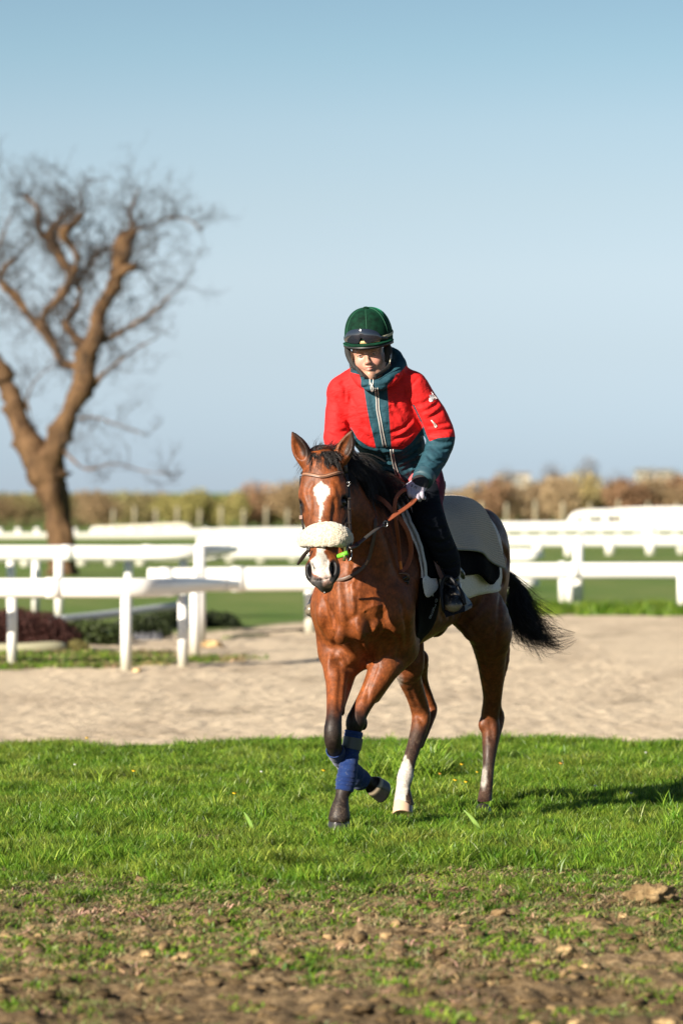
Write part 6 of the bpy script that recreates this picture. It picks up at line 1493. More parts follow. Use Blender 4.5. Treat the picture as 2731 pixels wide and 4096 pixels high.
body_p = link('body', me, m_skin, rider)
m_white_eye = mat('eye_white', (.36, .32, .30), .25); m_iris = mat('iris', (.045, .045, .030), .15, coat=1)
for s in (-1, 1):
    c = E(.031 * s, -.0165, -.002)
    make('eye', ico(c, .0115, sub=3), m_white_eye, body_p)
    make('iris', ico(c + unit(eN * 1 + eU * -.06 + eS * -.02) * .0070, .0056, sub=3), m_iris, body_p)
# hair below the cap
m_bh = mat('brown_hair', (.10, .045, .02), .5)
rng = np.random.default_rng(5)
n = 260; R = np.array([E(-.072, -.075, .0)] * n) + rng.normal(size=(n, 3)) * [.005, .012, .012]
hair('hair', R, np.tile(-eU, (n, 1)) + rng.normal(size=(n, 3)) * .15, .05 + .03 * rng.random(n), .0008, m_bh, rider, 7, .5, .2, 2)

# ---- jacket
J = Field([-.22, 17.28, 1.50], [.66, 18.16, 2.28], 0.005)
J.chain([ARM_R[0], W(1430, 1525, 17.68), W(1500, 1512, 17.67), W(1575, 1520, 17.66), ARM_L[0]], [.062, .066, .070, .070, .066], .04, n=3)
J.chain([W(1500, 1560, 17.68), W(1508, 1630, 17.69), W(1530, 1700, 17.74), W(1560, 1765, 17.83), W(1590, 1830, 17.89), W(1610, 1890, 17.95), W(1620, 1930, 17.98)], [.115, .128, .130, .122, .115, .118, .12], .04,
        flat=[1.42, 1.36, 1.34, 1.32, 1.22, 1.1, 1.1], axis=RX, n=4)
J.ell(W(1600, 1690, 17.70), (RX, RY, UP), (.09, .06, .10), .05); J.ell(W(1440, 1690, 17.69), (RX, RY, UP), (.06, .05, .10), .05)
J.chain(ARM_L, [.070, .074, .072, .067, .062, .056, .050], .03, n=4)
J.chain(ARM_R, [.062, .060, .059, .055, .052, .047, .045], .03, n=4)
# raised hem of the red part
J.chain([W(1408, 1720, 17.66), W(1450, 1772, 17.66), W(1505, 1790, 17.68), W(1560, 1792, 17.70), W(1620, 1780, 17.72), W(1680, 1722, 17.76)], .012, .03, n=4)
# collar and hood
J.chain([W(1411, 1462, 17.64), W(1425, 1505, 17.56), W(1455, 1533, 17.51), W(1500, 1543, 17.49), W(1550, 1524, 17.51), W(1588, 1492, 17.57), W(1602, 1455, 17.64)], [.016, .022, .026, .028, .029, .028, .026], .018, n=5)
J.chain([W(1586, 1496, 17.60), W(1599, 1455, 17.64), W(1590, 1424, 17.66), W(1572, 1408, 17.68), W(1545, 1405, 17.74)], [.026, .024, .022, .018, .02], .016, n=4)
J.chain([W(1590, 1480, 17.70), W(1585, 1440, 17.73), W(1560, 1420, 17.78)], [.035, .03, .03], .02, n=3)
J.ell(W(1545, 1455, 17.80), (RX, RY, UP), (.08, .05, .075), .03)
J.chain([W(1603, 1490, 17.66), W(1560, 1500, 17.78), W(1500, 1500, 17.80)], [.03, .05, .05], .03)
def c2(x, y): return 1250 + .4145 * x, 1200 + .4145 * y
def jfold(l, r_=.006, k=.012, op='sub', off=None):
    P = [hit(J, *c2(x, y), 17.2, 18.1) - np.array([0, (r_ * .2 if op == 'sub' else -r_ * .45) if off is None else off, 0]) for x, y in l]
    rr = r_ * np.interp(np.linspace(0, 1, len(P)), [0, .3, .7, 1], [.35, 1, 1, .35])
    J.chain(P, rr, k, n=4, op=op)
FOLDS = [[(300, 770), (322, 860), (318, 960)], [(345, 860), (362, 950), (410, 1010)], [(240, 950), (290, 1030), (335, 1090)], [(255, 1110), (300, 1125), (342, 1150)], [(180, 1180), (250, 1200), (330, 1205)], [(150, 1260), (230, 1280), (320, 1260)],
 [(390, 1040), (420, 1120), (428, 1220)], [(480, 1160), (500, 1210), (530, 1250)], [(550, 1150), (572, 1210), (560, 1270)], [(440, 1250), (500, 1310), (560, 1350)], [(760, 1030), (800, 1110), (845, 1180)], [(800, 920), (820, 1000), (870, 1080)],
 [(905, 850), (925, 930), (950, 1010)], [(1000, 1010), (1070, 1000), (1150, 960)], [(1060, 1080), (1130, 1060), (1210, 1000)], [(1120, 1150), (1180, 1110), (1240, 1080)], [(1110, 1225), (1200, 1215), (1300, 1190)], [(1130, 1270), (1220, 1255), (1330, 1250)],
 [(1120, 1300), (1200, 1300), (1290, 1290)], [(790, 1350), (900, 1310), (1010, 1220)], [(770, 1280), (850, 1250), (960, 1150)], [(860, 1500), (960, 1440), (1065, 1355)], [(850, 1550), (980, 1490), (1085, 1440)], [(860, 1610), (950, 1570), (1030, 1535)],
 [(880, 1650), (940, 1620), (1000, 1600)], [(530, 1455), (640, 1500), (740, 1480)], [(560, 1510), (650, 1560), (740, 1560)], [(600, 1570), (680, 1610), (750, 1620)], [(660, 1630), (720, 1670), (770, 1680)], [(650, 1450), (700, 1560), (760, 1640)],
 [(1120, 1400), (1200, 1450), (1290, 1440)], [(1100, 1490), (1170, 1540), (1270, 1550)], [(1060, 1560), (1110, 1600), (1180, 1600)], [(1150, 1650), (1230, 1620), (1300, 1560)], [(1140, 1350), (1230, 1390), (1320, 1370)], [(1060, 1640), (1140, 1690), (1210, 1680)],
 [(620, 870), (640, 1000), (690, 1150)], [(560, 900), (590, 1050), (640, 1180)], [(870, 700), (960, 730), (1020, 760)], [(230, 830), (300, 800), (350, 760)]]
for f_ in FOLDS: jfold(f_, .0085, .014)
for f_ in FOLDS[::2]: jfold([(x + 18, y + 22) for x, y in f_], .006, .014, 'add')
jfold([(940, 1000), (1000, 1100), (1040, 1200), (1080, 1300)], .014, .012)       # under the arm
jfold([(1030, 740), (960, 820), (930, 920), (945, 1010)], .005, .006)             # sleeve seam
jfold([(345, 1100), (352, 1200), (370, 1290)], .012, .012)
jfold([(470, 850), (560, 830), (640, 835), (720, 820)], .007, .010)             # under the collar
jfold([(722, 830), (790, 760), (830, 740)], .008, .010)
jfold([(450, 760), (455, 810), (480, 850)], .005, .008)
jfold([(610, 1432), (700, 1442), (770, 1440), (880, 1430), (1000, 1350), (1060, 1260)], .009, .010)
jfold([(430, 1350), (520, 1420), (600, 1440)], .008, .010)
# soft small creasing everywhere
g = J.sub(J.lo, J.lo + (J.n - 1) * J.h); sl, X, Y, Z = g
near = np.abs(J.d) < .02; idx_ = np.argwhere(near); Pn = J.lo + J.h * idx_
nz = fnoise(Pn * [1, 1, 1.6] + .6 * np.stack([vnoise(Pn, 6, 1), vnoise(Pn, 6, 2), vnoise(Pn, 6, 3)], 1) * .1, 14, 8, 3)
J.d[near] += (.0035 * nz).astype(np.float32)
# cut the hem: two slanting edges meeting at the zip
X = (J.lo[0] + J.h * np.arange(J.n[0]))[:, None, None]; Yg = (J.lo[1] + J.h * np.arange(J.n[1]))[None, :, None]; Zg = (J.lo[2] + J.h * np.arange(J.n[2]))[None, None, :]
def halfplane(p, q):      # distance below the line p-q seen from the front
    a, b = W(*p, 17.8), W(*q, 17.8); dx, dz = b[0] - a[0], b[2] - a[2]; L_ = math.hypot(dx, dz)
    return (((X - a[0]) * dz - (Zg - a[2]) * dx) / L_) + 0 * Yg
hem1 = halfplane((1433, 1812), (1600, 1938)); hem2 = halfplane((1600, 1938), (1735, 1862))
arm_zone = np.zeros(tuple(J.n), bool)
I = np.argwhere(J.d < .02); Pn = J.lo + J.h * I
aL = axes_dist(Pn, ARM_L[3:]); aR = axes_dist(Pn, ARM_R[3:])
tor = (aL > .085) & (aR > .075)
h1 = hem1[I[:, 0], I[:, 1], I[:, 2]]; h2 = hem2[I[:, 0], I[:, 1], I[:, 2]]
hm = np.maximum(h1, h2)
vals = J.d[I[:, 0], I[:, 1], I[:, 2]]
J.d[I[:, 0], I[:, 1], I[:, 2]] = np.where(tor & (HOR + (EYE - Pn[:, 2]) * FPX / Pn[:, 1] > 1770), np.maximum(vals, hm), vals)
# open the sleeve ends
for P_, q_ in ((ARM_L[-1], ARM_L[-2]), (ARM_R[-1], ARM_R[-2])):
    ax = unit(np.asarray(P_) - np.asarray(q_)); I = np.argwhere(J.d < .02); Pn = J.lo + J.h * I
    dd = (Pn - P_) @ ax - .012; nr = np.linalg.norm(Pn - P_, axis=1) < .10
    vals = J.d[I[:, 0], I[:, 1], I[:, 2]]; J.d[I[:, 0], I[:, 1], I[:, 2]] = np.where(nr, np.maximum(vals, dd), vals)
    J.chain([P_ - ax * .03, P_ + ax * .05], .040, .004, n=1, op='sub')
jV, jF = J.surface(); jV = relax(jV, jF, 1, .3)
def px(V): return (V[:, 0] / V[:, 1]) * FPX + 1365.5, HOR + (EYE - V[:, 2]) * FPX / V[:, 1]
xi, vi = px(jV)
teal = np.array([.018, .062, .085]); red = np.array([.60, .017, .017])
dL = axes_dist(jV, ARM_L); dR = axes_dist(jV, ARM_R)
isL = (dL < .095) & (xi > np.interp(vi, [1500, 1560, 1620, 1700, 1800, 1950], [1655, 1640, 1648, 1690, 1690, 1640]))
isR = (dR < .080) & (xi < np.interp(vi, [1530, 1620, 1700, 1760, 1950], [1385, 1392, 1398, 1415, 1700]))
tors = ~(isL | isR)
frontf = jV[:, 1] < 17.9
ip = np.interp
pan = np.minimum(np.minimum(xi - ip(vi, [1540, 1556, 1640, 1700, 1750, 1793], [1443, 1455, 1468, 1480, 1493, 1503]), ip(vi, [1540, 1793], [1548, 1565]) - xi), vi - 1540)
low = vi - ip(xi, [1393, 1430, 1470, 1509, 1565, 1611, 1640, 1685, 1700], [1690, 1755, 1784, 1795, 1795, 1797, 1775, 1718, 1690])
sidep = np.minimum(xi - ip(vi, [1600, 1640, 1700, 1720], [1690, 1662, 1690, 1700]), 30)
col = ip(xi, [1395, 1403, 1441, 1443, 1500, 1548, 1550, 1577, 1580, 1600, 1625], [1455, 1490, 1500, 1550, 1556, 1546, 1538, 1512, 1500, 1490, 1462]) - vi
sl_ = np.maximum(vi - ip(xi, [1700, 1750, 1813], [1772, 1752, 1747]), ip(vi, [1600, 1620, 1680, 1740, 1775], [1600, 1656, 1685, 1706, 1722]) - xi)
sd = np.where(isL, sl_, np.where(isR, vi - 1800, np.maximum(np.maximum(pan, low), np.maximum(sidep, col))))
sd = np.clip(sd / 40 + .5, 0, 1)
# redder lower edge by the hood
me = mesh_np('jacket', jV, jF); vcol(me, np.stack([sd] * 3, -1))
m_jk = mat('jacket_cloth', rough=.72, spec=.18); t = NT(m_jk)
co = t.coord('Object'); t.color(t.mix(1.0, t.mix(t.ramp(t.attr(), [(.48, 0.), (.52, 1.)]), tuple(red), tuple(teal)), t.ramp(t.noise(co, 30, 4), [(.3, .86), (.7, 1.12)]), 'MULTIPLY'))
rdg = t.math('ABSOLUTE', t.math('SUBTRACT', t.noise(t.coord('Object', (1, 1, 1.8)), 7.5, 3, .55, .5), .5)); rdg2 = t.math('ABSOLUTE', t.math('SUBTRACT', t.noise(t.coord('Object', (1.6, 1, 1)), 17, 2, .5, .6), .5))
wr = t.noise(t.coord('Object', (1.0, 1.0, 1.6)), 15, 3, .5, .3); wr2 = t.noise(co, 40, 3, .5, .2)
t.normal(t.bump(t.noise(co, 1500, 1), .15, .0006, t.bump(t.math('ADD', wr, t.math('MULTIPLY', wr2, .35)), .30, .012, t.bump(t.math('ADD', rdg, t.math('MULTIPLY', rdg2, .2)), .34, .045))))
link('jacket', me, m_jk, rider)
cuff_ax = unit(ARM_L[-1] - ARM_L[-2])
m_cuff = mat('cuff_cloth', tuple(teal), .6)
make('cuff', tube([ARM_L[-1] - cuff_ax * .030, ARM_L[-1] - cuff_ax * .005, ARM_L[-1] + cuff_ax * .014, ARM_L[-1] + cuff_ax * .013], [.052, .051, .0495, .036], 20, cap=False), m_cuff, rider)
# piping, zips, pulls
m_pipe = mat('white_piping', (.70, .66, .60), .5); m_blk = mat('black_plastic', (.012, .012, .014), .35)
def jline(pts, off=.002, Fd=None, n=None):
    Q = catmull(np.array(pts, float), max(3, 26 // len(pts))); P = np.array([hit(Fd or J, *c2(x, y), 17.2, 18.1, off) for x, y in Q])
    for _ in range(2): P[1:-1, 1] = np.minimum(P[1:-1, 1], .25 * P[:-2, 1] + .5 * P[1:-1, 1] + .25 * P[2:, 1])
    return P
z1 = [(600, 850), (612, 950), (618, 1060), (640, 1180), (658, 1290), (682, 1420)]
z2 = [(626, 850), (636, 950), (642, 1060), (664, 1180), (684, 1290), (712, 1420)]
zip_ = make('zip', tube(jline([((a + c) / 2, (b + d) / 2) for (a, b), (c, d) in zip(z1, z2)], -.001), .0042, 6), mat('zip_teeth', (.05, .055, .07), .5), rider)
for z in (z1, z2): make('piping', tube(jline(z, .0015), .0020, 6), m_pipe, zip_)
w1 = [(748, 1440), (760, 1520), (780, 1610), (805, 1690), (835, 1752)]; w2 = [(775, 1440), (786, 1520), (804, 1600), (832, 1680), (862, 1738)]
zip2 = make('zip', tube(jline([((a + c) / 2, (b + d) / 2) for (a, b), (c, d) in zip(w1, w2)], -.001), .0042, 6), zip_.data.materials[0], rider)
for z in (w1, w2): make('piping', tube(jline(z, .0015), .0020, 6), m_pipe, zip2)
for z in ([(528, 730), (550, 760), (552, 820)], [(582, 745), (584, 780), (578, 830)]): make('piping', tube(jline(z, .002), .0022, 6), m_pipe, zip_)
make('zip_pull', tube(jline([(565, 800), (562, 850), (572, 885), (583, 860), (572, 815)], .008), .0022, 6), m_pipe, rider)
make('zip_pull', tube(jline([(1142, 1160), (1170, 1200), (1182, 1228), (1196, 1218), (1180, 1195), (1146, 1162)], .005), .0020, 6), m_pipe, rider)
# sleeve emblem: a small white mountain mark with its lettering
m_logo = mat('white_print', (.78, .78, .80), .5)
def text_obj(name, body, P, xdir, ydir, size, m, parent, extrude=.0006):
    cu = bpy.data.curves.new(name, 'FONT'); cu.body = body; cu.size = size; cu.extrude = extrude; cu.align_x = 'CENTER'; cu.align_y = 'CENTER'
    cu.materials.append(m); tmp = bpy.data.objects.new('tmp', cu); COL.objects.link(tmp); bpy.context.view_layer.update()
    me_t = bpy.data.meshes.new_from_object(tmp.evaluated_get(bpy.context.evaluated_depsgraph_get())); bpy.data.objects.remove(tmp); me_t.name = name
    if not me_t.materials: me_t.materials.append(m)
    o = bpy.data.objects.new(name, me_t); COL.objects.link(o)
    x = unit(xdir); z = unit(np.cross(x, ydir)); y = np.cross(z, x)
    M = Matrix(((x[0], y[0], z[0], P[0]), (x[1], y[1], z[1], P[1]), (x[2], y[2], z[2], P[2]), (0, 0, 0, 1)))
    o.parent = parent; o.matrix_parent_inverse = Matrix.Translation(-PLOC(parent)); o.matrix_basis = M
    return o
def patch(name, outline, m, parent, off=.0015, Fd=None, cc=c2, y0=17.2, y1=18.1):
    P = [hit(Fd or J, *cc(x, y), y0, y1, off) for x, y in outline]; V = np.array(P + [p + np.array([0, .001, 0]) for p in P]); n_ = len(P)
    me = bpy.data.meshes.new(name)
    me.from_pydata(V.tolist(), [], [list(range(n_))] + [[i, (i + 1) % n_, n_ + (i + 1) % n_, n_ + i] for i in range(n_)]); me.update()
    return link(name, me, m, parent, False)
for o_ in ([(1118, 955), (1128, 940), (1140, 965), (1138, 985), (1122, 975)], [(1128, 912), (1140, 930), (1160, 975), (1140, 985), (1132, 940), (1125, 925)], [(1142, 905), (1152, 915), (1168, 945), (1166, 965), (1150, 945), (1143, 925)]):
    patch('emblem', o_, m_logo, rider, .003)
p0 = hit(J, *c2(1166, 925), 17.2, 18.1, .004)
text_obj('emblem_lettering', 'MILLET', p0, np.array([.62, -.15, -.78]), np.array([.75, -.1, .6]), .013, m_logo, rider)

# ---- trousers
T_ = Field([-.14, 17.42, 1.02], [.62, 18.22, 1.82], 0.0065)
T_.chain([W(1615, 1885, 18.02), W(1615, 1930, 18.04)], [.105, .11], .04, flat=1.15, axis=RX)
T_.chain(LEG_L[:8], [.100, .086, .075, .071, .066, .062, .050, .040], .04, n=4)
T_.chain(LEG_R[:8], [.110, .088, .075, .070, .064, .058, .046, .038], .04, n=4)
def c4(x, y): return 1550 + .4783 * x, 1850 + .4783 * y
def tfold(l, r_=.007, k=.014, op='sub'):
    P = [hit(T_, *c4(x, y), 17.2, 18.1, r_ * .2 if op == 'sub' else -r_ * .4) for x, y in l]; rr = r_ * np.interp(np.linspace(0, 1, len(P)), [0, .3, .7, 1], [.35, 1, 1, .35])
    T_.chain(P, rr, k, n=4, op=op)
for f_ in ([(280, 430), (360, 440), (440, 420)], [(300, 480), (390, 500), (465, 480)], [(290, 540), (380, 570), (470, 540)], [(330, 600), (420, 600), (480, 560)], [(360, 660), (440, 680), (520, 640)], [(400, 750), (480, 760), (560, 720)], [(430, 820), (510, 840), (600, 800)],
           [(440, 880), (520, 890), (600, 850)], [(270, 300), (340, 330), (430, 330)], [(300, 230), (370, 260), (450, 260)]): tfold(f_)
for f_ in ([(290, 450), (380, 470), (455, 450)], [(330, 570), (410, 585), (478, 550)], [(410, 780), (500, 800), (590, 760)]): tfold([(x, y + 25) for x, y in f_], .008, .014, 'add')
tV, tF = T_.surface(); tV = relax(tV, tF, 1, .3)
xi, vi = px(tV); C = np.tile([.0055, .0075, .0125], (len(tV), 1))
mar = (xi > np.interp(vi, [1850, 1903, 1950, 2000, 2040], [1720, 1735, 1752, 1760, 1772]))
C = np.where((mar & (vi < 2045))[:, None], [.10, .012, .030], C)
C = np.where(((xi > 1595) & (xi < 1660) & (vi < 1975) & (vi > 1860) & (tV[:, 1] < 17.95))[:, None], [.62, .10, .11], C)
me = mesh_np('trousers', tV, tF); vcol(me, C)
m_tr = mat('trouser_cloth', rough=.85, spec=.15); t = NT(m_tr); t.color(t.attr()); co = t.coord('Object')
t.normal(t.bump(t.noise(t.coord('Object', (1, 1, 2)), 24, 4, .6, .8), .35, .01))
link('trousers', me, m_tr, rider)
make('zip_pull', tube([W(1779, 1925, 17.93), W(1781, 1940, 17.93), W(1779, 1958, 17.93)], .0022, 6), m_blk, rider)

# ---- boots
Bt = Field([-.20, 17.40, .90], [.64, 18.16, 1.36], 0.0055)
Bt.chain([W(1804, 2278, 17.715), W(1806, 2320, 17.72), W(1806, 2355, 17.715), W(1808, 2385, 17.67), W(1812, 2405, 17.60), W(1815, 2421, 17.545)], [.040, .042, .046, .045, .042, .034], .012, flat=[1, 1, 1, 1.05, 1.1, 1.2], axis=np.array([1, 0, 0]), n=4)
Bt.ell(W(1808, 2400, 17.75), ((1, 0, 0), (0, 1, 0), (0, 0, 1)), (.035, .035, .035), .02)
Bt.chain([W(1778, 2300, 17.66), W(1805, 2320, 17.655), W(1832, 2312, 17.68)], .006, .008); Bt.chain([W(1775, 2330, 17.66), W(1805, 2345, 17.650), W(1835, 2338, 17.67)], .006, .008)
Bt.chain([W(1832, 2275, 17.72), W(1846, 2295, 17.74), W(1853, 2312, 17.75)], [.012, .014, .008], .008)
Bt.chain([W(1312, 2335, 17.97), W(1302, 2385, 17.97), W(1285, 2418, 17.92), W(1262, 2433, 17.84), W(1246, 2440, 17.79)], [.040, .045, .045, .042, .032], .012, n=4)
b2V, b2F = Bt.surface()
xi, vi = px(b2V); C = np.tile([.012, .012, .014], (len(b2V), 1))
C = blend(C, (b2V[:, 0] > .2) * sstep(2414, 2424, vi + 5 * vnoise(b2V, 50, 1) - (xi - 1815) * -.12), [.20, .155, .10])
C = blend(C, (b2V[:, 0] < .2) * sstep(.2, -.1, vnoise(b2V, 45, 3)) * sstep(2395, 2420, vi) * .7, [.20, .17, .12])
splash = sstep(.55, .7, vnoise(b2V, 230, 8)); C = blend(C, splash * .6, [.35, .30, .22])
me = mesh_np('boot', b2V, b2F); vcol(me, C)
m_boot = mat('boot_leather', rough=.3, spec=.6); t = NT(m_boot); t.color(t.attr()); t.normal(t.bump(t.noise(t.coord('Object'), 60, 4), .25, .006))
# left and right boot as separate parts
rightm = b2V[:, 0] < .2
def submesh(name, V, Fc, C, msk):
    idx = np.full(len(V), -1); idx[msk] = np.arange(msk.sum()); fk = msk[Fc].all(1)
    me = mesh_np(name, V[msk], idx[Fc[fk]]); vcol(me, C[msk]); return me
link('boot', submesh('boot', b2V, b2F, C, ~rightm), m_boot, rider); link('boot', submesh('boot', b2V, b2F, C, rightm), m_boot, rider)

# ---- gloves
G = Field([.22, 17.30, 1.50], [.44, 17.62, 1.68], 0.0022)
wr_ = W(1690, 1918, 17.53); kn = lambda u, v, y: W(u, v, y)
G.chain([W(1712, 1882, 17.575), W(1700, 1900, 17.545), wr_, W(1676, 1938, 17.50)], [.038, .038, .034, .036], .012, flat=[.9, .85, .75, .7], axis=RY)
G.chain([W(1676, 1935, 17.495), W(1664, 1952, 17.475)], [.040, .041], .015, flat=[.55, .5], axis=RY)
kx = [(1636, 1950), (1653, 1958), (1671, 1963), (1688, 1962)]
for i_, (u, v) in enumerate(kx):
    ln = [0, 3, 0, -6][i_]
    G.chain([W(u, v, 17.468), W(u - 1, v + 18 + ln, 17.448), W(u + 3, v + 34 + ln, 17.455), W(u + 8, v + 36 + ln, 17.490), W(u + 10, v + 22 + ln, 17.505)], [.0105, .0098, .0092, .0085, .008], .004, n=3)
G.chain([W(1650, 1935, 17.50), W(1628, 1945, 17.490), W(1612, 1960, 17.475), W(1614, 1976, 17.470)], [.015, .013, .011, .009], .010, n=3)
gV, gF = G.surface(); xi, vi = px(gV)
C = np.tile([.016, .015, .018], (len(gV), 1))
bw = (vi > np.interp(xi, [1625, 1640, 1660, 1680, 1702], [1925, 1916, 1938, 1946, 1952])) & (xi > 1624) & (gV[:, 1] < 17.487)
C = np.where(bw[:, None], [.42, .39, .47], C)
me = mesh_np('glove', gV, gF); vcol(me, C)
m_gl = mat('knit_glove', rough=.8); t = NT(m_gl); t.color(t.mix(t.ramp(t.vor(t.coord('Object'), 420), [(.35, 0.0), (.6, .35)]), t.attr(), t.attr(), 'MULTIPLY')); t.normal(t.bump(t.vor(t.coord('Object'), 420), .5, .001))
glove = link('glove', me, m_gl, rider)
for ch, x_, y_ in (('B', 870, 485), ('M', 945, 520), ('F', 1075, 595)):
    u, v = 1480 + .1913 * x_, 1850 + .1913 * y_
    text_obj('glove_lettering', ch, hit(G, u, v, 17.3, 17.6, .002), np.array([.9, 0, -.43]), np.array([.35, -.25, .9]), .017, mat('ink', (.05, .05, .09), .7) if ch == 'B' else bpy.data.materials['ink'], glove)
G2 = Field([.02, 17.42, 1.52], [.18, 17.60, 1.66], 0.004)
G2.chain([W(1445, 1900, 17.52), W(1466, 1925, 17.52), W(1478, 1942, 17.52)], [.034, .034, .036], .012, flat=.7, axis=RY)
for i_ in range(4): G2.chain([W(1468 + i_ * 12, 1940, 17.505), W(1470 + i_ * 12, 1958, 17.49), W(1474 + i_ * 12, 1968, 17.51)], .010, .004)
g2V, g2F = G2.surface(); me = mesh_np('glove', g2V, g2F); vcol(me, np.tile([.016, .015, .018], (len(g2V), 1))); link('glove', me, m_gl, rider)

# ---- cap: velvet-covered skull cap, goggles, harness
capC = W(1474, 1341, 17.570)
cU = unit(np.array([-.10, -.20, 1.])); cN = unit(np.array([-.10, -1, 0]) - cU * (np.array([-.10, -1, 0]) @ cU)); cS = np.cross(cU, cN); cS = cS if cS[0] > 0 else -cS
cR = np.array([.1105, .135, .128])
def cap_pt(az, el, k=1.0):     # az 0 = front, + to the viewer's right
    ce = max(math.cos(el), 0) ** .74
    return capC + k * (cS * (cR[0] * math.sin(az) * ce) + cN * (cR[1] * math.cos(az) * ce) + cU * (cR[2] * (math.sin(el) if el < 0 else math.sin(el) ** 1.06)))
nA, nE = 72, 26; V = []; Fl = []
for j in range(nE + 1):
    el = -.30 + (math.pi / 2 + .30) * j / nE
    for i in range(nA):
        az = i * 2 * math.pi / nA
        seam = min(abs(((az + math.pi / 6 * 0 + .02) % (math.pi / 3)) - 0), abs(((az + .02) % (math.pi / 3)) - math.pi / 3))
        low_ = -.30 if math.cos(az) < .3 else -.16
        V.append(cap_pt(az, max(el, low_), 1 - .012 * math.exp(-(seam / .035) ** 2)))
V = np.array(V); i = np.arange(nA)[None, :]; j = np.arange(nE)[:, None]
Fc = np.stack([j * nA + i, j * nA + (i + 1) % nA, (j + 1) * nA + (i + 1) % nA, (j + 1) * nA + i], -1).reshape(-1, 4)
m_vel = mat('green_velvet', (.004, .060, .030), .85, spec=.15, sheen=.35); t = NT(m_vel)
t.b.inputs['Sheen Roughness'].default_value = .35; t.b.inputs['Sheen Tint'].default_value = (.05, .6, .3, 1)
t.color(t.mix(t.ramp(t.noise(t.coord('Object'), 36, 5, .65), [(.35, 0.0), (.75, 1.0)]), (.0008, .009, .005), (.0032, .036, .018)))
t.normal(t.bump(t.noise(t.coord('Object'), 300, 3), .3, .002))
cap = link('riding_cap', mesh_np('riding_cap', V, Fc), m_vel, rider)
make('button', ico(cap_pt(0, 1.5, 1.01), (.015, .015, .008), (cS, cN, cU)), m_vel, cap)
m_seam = mat('cap_seam', (.010, .085, .042), .8)
for az in (0.03, 1.0, -1.05):
    make('seam', tube([cap_pt(az + .02, e, 1.0) for e in np.linspace(-.05, 1.5, 14)], .0016, 5), m_seam, cap)
# peak
def peak(name, off, th, m, inner=.97, ext=.026, drop=.004):
    n_, k_ = 25, 6; V = []
    for j in range(k_):
        for i in range(n_):
            az = -1.30 + 2.6 * i / (n_ - 1); q = j / (k_ - 1); out = ext * max(math.cos(az * .98), .06) ** .55
            b = cap_pt(az, -.13, inner); rd = unit(cS * math.sin(az) * .35 + cN * math.cos(az))
            V.append(b + rd * (out * q + .004) - cU * (drop * q * q * (.5 + .5 * math.cos(az)) + off))
    V = np.array(V); V2 = V - cU * th; m_ = len(V); Fs = []
    for j in range(k_ - 1):
        for i in range(n_ - 1):
            a = j * n_ + i; Fs += [[a, a + 1, a + n_ + 1, a + n_], [m_ + a, m_ + a + n_, m_ + a + n_ + 1, m_ + a + 1]]
    for i in range(n_ - 1): a = (k_ - 1) * n_ + i; Fs += [[a, a + 1, m_ + a + 1, m_ + a]]
    return make(name, (np.vstack([V, V2]), np.array(Fs)), m, cap)
peak('peak', 0, .006, m_vel); peak('peak_lining', .0065, .010, mat('peak_lining', (.02, .02, .022), .45), ext=.023, drop=.007)
# goggles pushed up on the cap
m_lens = mat('goggle_lens', (.010, .012, .02), .06, spec=.9, coat=1.0)
def band(name, outline_top, outline_bot, azs, k0, k1, m, parent):
    V = []
    for az, tp, bt in zip(azs, outline_top, outline_bot):
        for q in np.linspace(0, 1, 6):
            e = bt + (tp - bt) * q; V.append(cap_pt(az, e, k1 + .015 * math.sin(q * math.pi)))
    n_ = len(azs); V = np.array(V); V2 = capC + (V - capC) * (k0 / k1); m_ = len(V); Fs = []
    for i in range(n_ - 1):
        for j in range(5):
            a = i * 6 + j; Fs += [[a, a + 6, a + 7, a + 1], [m_ + a, m_ + a + 1, m_ + a + 7, m_ + a + 6]]
        a = i * 6; Fs += [[a, m_ + a, m_ + a + 6, a + 6], [a + 5, a + 11, m_ + a + 11, m_ + a + 5]]
    for a0 in (0, (n_ - 1) * 6):
        for j in range(5): Fs.append([a0 + j, a0 + j + 1, m_ + a0 + j + 1, m_ + a0 + j])
    return make(name, (V, np.array(Fs)), m, parent)
az = np.linspace(-1.05, .60, 31); x = (az + .225) / .825
top = .02 + .40 * np.sqrt(np.maximum(1 - np.abs(x) ** 2.3, 0.01)); bot = -.095 + 0 * az + .05 * np.abs(x) ** 3
nn = np.exp(-((az + .18) / .10) ** 2); bot2 = bot + .20 * np.clip(1.25 * nn, 0, 1) ** 1.5
gog = band('goggles', top, bot2, az, 1.03, 1.075, m_lens, cap)
m_str = mat('goggle_strap', (.42, .40, .27), .8)
band('strap', -.02 + .16 * (np.linspace(-1.5, -.95, 8) * 0 + .6), -.11 + 0 * np.linspace(0, 1, 8), np.linspace(-1.6, -1.0, 8), 1.0, 1.022, m_blk, cap)
azr = np.linspace(.50, 2.2, 16); band('strap', .07 + 0 * azr + .02 * azr, -.055 + .03 * azr, azr, 1.0, 1.022, m_str, cap)
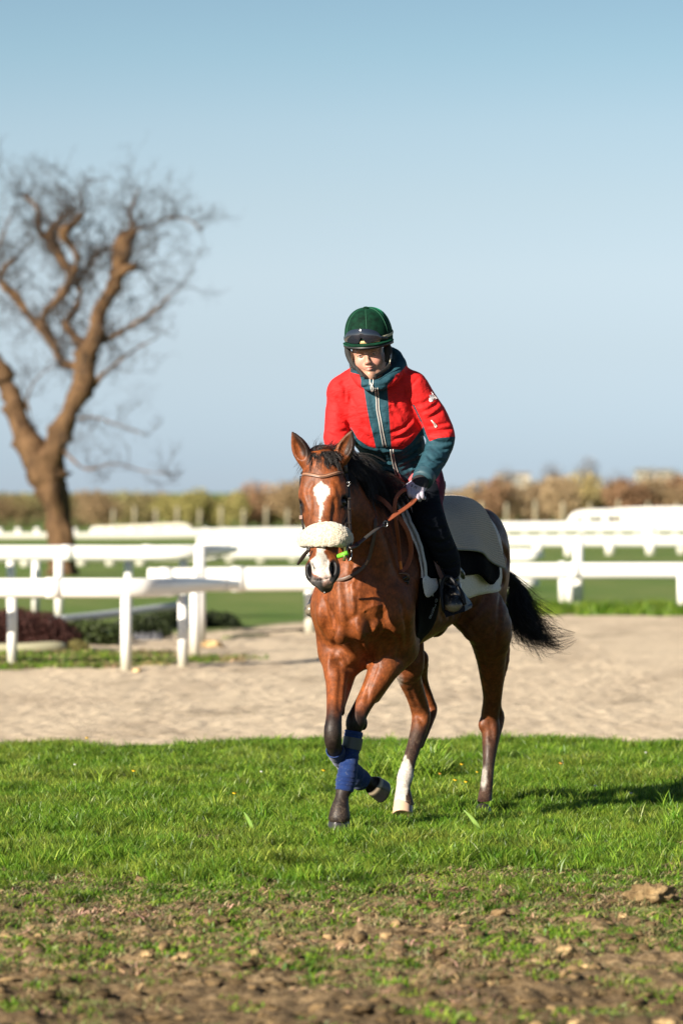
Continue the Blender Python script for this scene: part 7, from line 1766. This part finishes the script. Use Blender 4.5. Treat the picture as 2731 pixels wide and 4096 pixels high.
azr = np.linspace(.52, .92, 8); band('strap_end', .075 - .07 * np.linspace(0, 1, 8), -.05 - .04 * np.linspace(0, 1, 8), azr, 1.024, 1.05, m_blk, cap)
azr = np.linspace(-.30, .55, 10); band('foam', -.02 + .0 * azr, -.115 + 0 * azr, azr, 1.0, 1.02, mat('goggle_foam', (.60, .42, .20), .8), cap)
# ear pads, chin harness
m_pad = mat('black_pad', (.014, .014, .014), .8); NT(m_pad).normal(NT(m_pad).bump(NT(m_pad).noise(NT(m_pad).coord(), 400, 3), .4, .002))
def c12(x, y, d=17.5): return W(1330 + .1913 * x, 1220 + .1913 * y, d)
make('ear_pad', tube([c12(305, 880, 17.57), c12(325, 1000, 17.565), c12(365, 1120, 17.56), c12(425, 1240, 17.545), c12(490, 1330, 17.52)], [.014, .016, .015, .013, .008], 10, n=4), m_pad, cap)
make('ear_pad', tube([c12(1130, 840, 17.53), c12(1160, 960, 17.53), c12(1160, 1080, 17.53), c12(1130, 1200, 17.53)], [.018, .019, .017, .010], 10, n=4), m_pad, cap)
make('harness', strap([c12(1210, 860, 17.53), c12(1215, 1000, 17.52), c12(1215, 1130, 17.515)], .009, .003, np.array([.5, -1, 0])), mat('grey_strap', (.30, .31, .33), .4), cap)
make('buckle', tube([c12(1210, 1110, 17.508), c12(1190, 1240, 17.505)], .0055, 6, flat=.5), mat('buckle_metal', (.45, .42, .33), .3, .6), cap)
make('chin_strap', strap([c12(1200, 1230, 17.505), c12(1130, 1330, 17.495), c12(1010, 1420, 17.475), c12(880, 1490, 17.455)], .017, .003, np.array([.3, -1, -.3])), m_pad, cap)
make('chin_strap', strap([c12(480, 1300, 17.52), c12(540, 1380, 17.50), c12(590, 1440, 17.475), c12(600, 1500, 17.47)], .015, .004, np.array([-.3, -1, -.2])), m_pad, cap)
for ch, P_, dr in GT:
    text_obj('girth_lettering', ch, P_, unit([-dr[0]*0-.0 + -1*0, 0, 0] if False else dr), unit(np.cross(np.array([0, -1, 0.]), dr)), .013, m_print, gir, .0004)
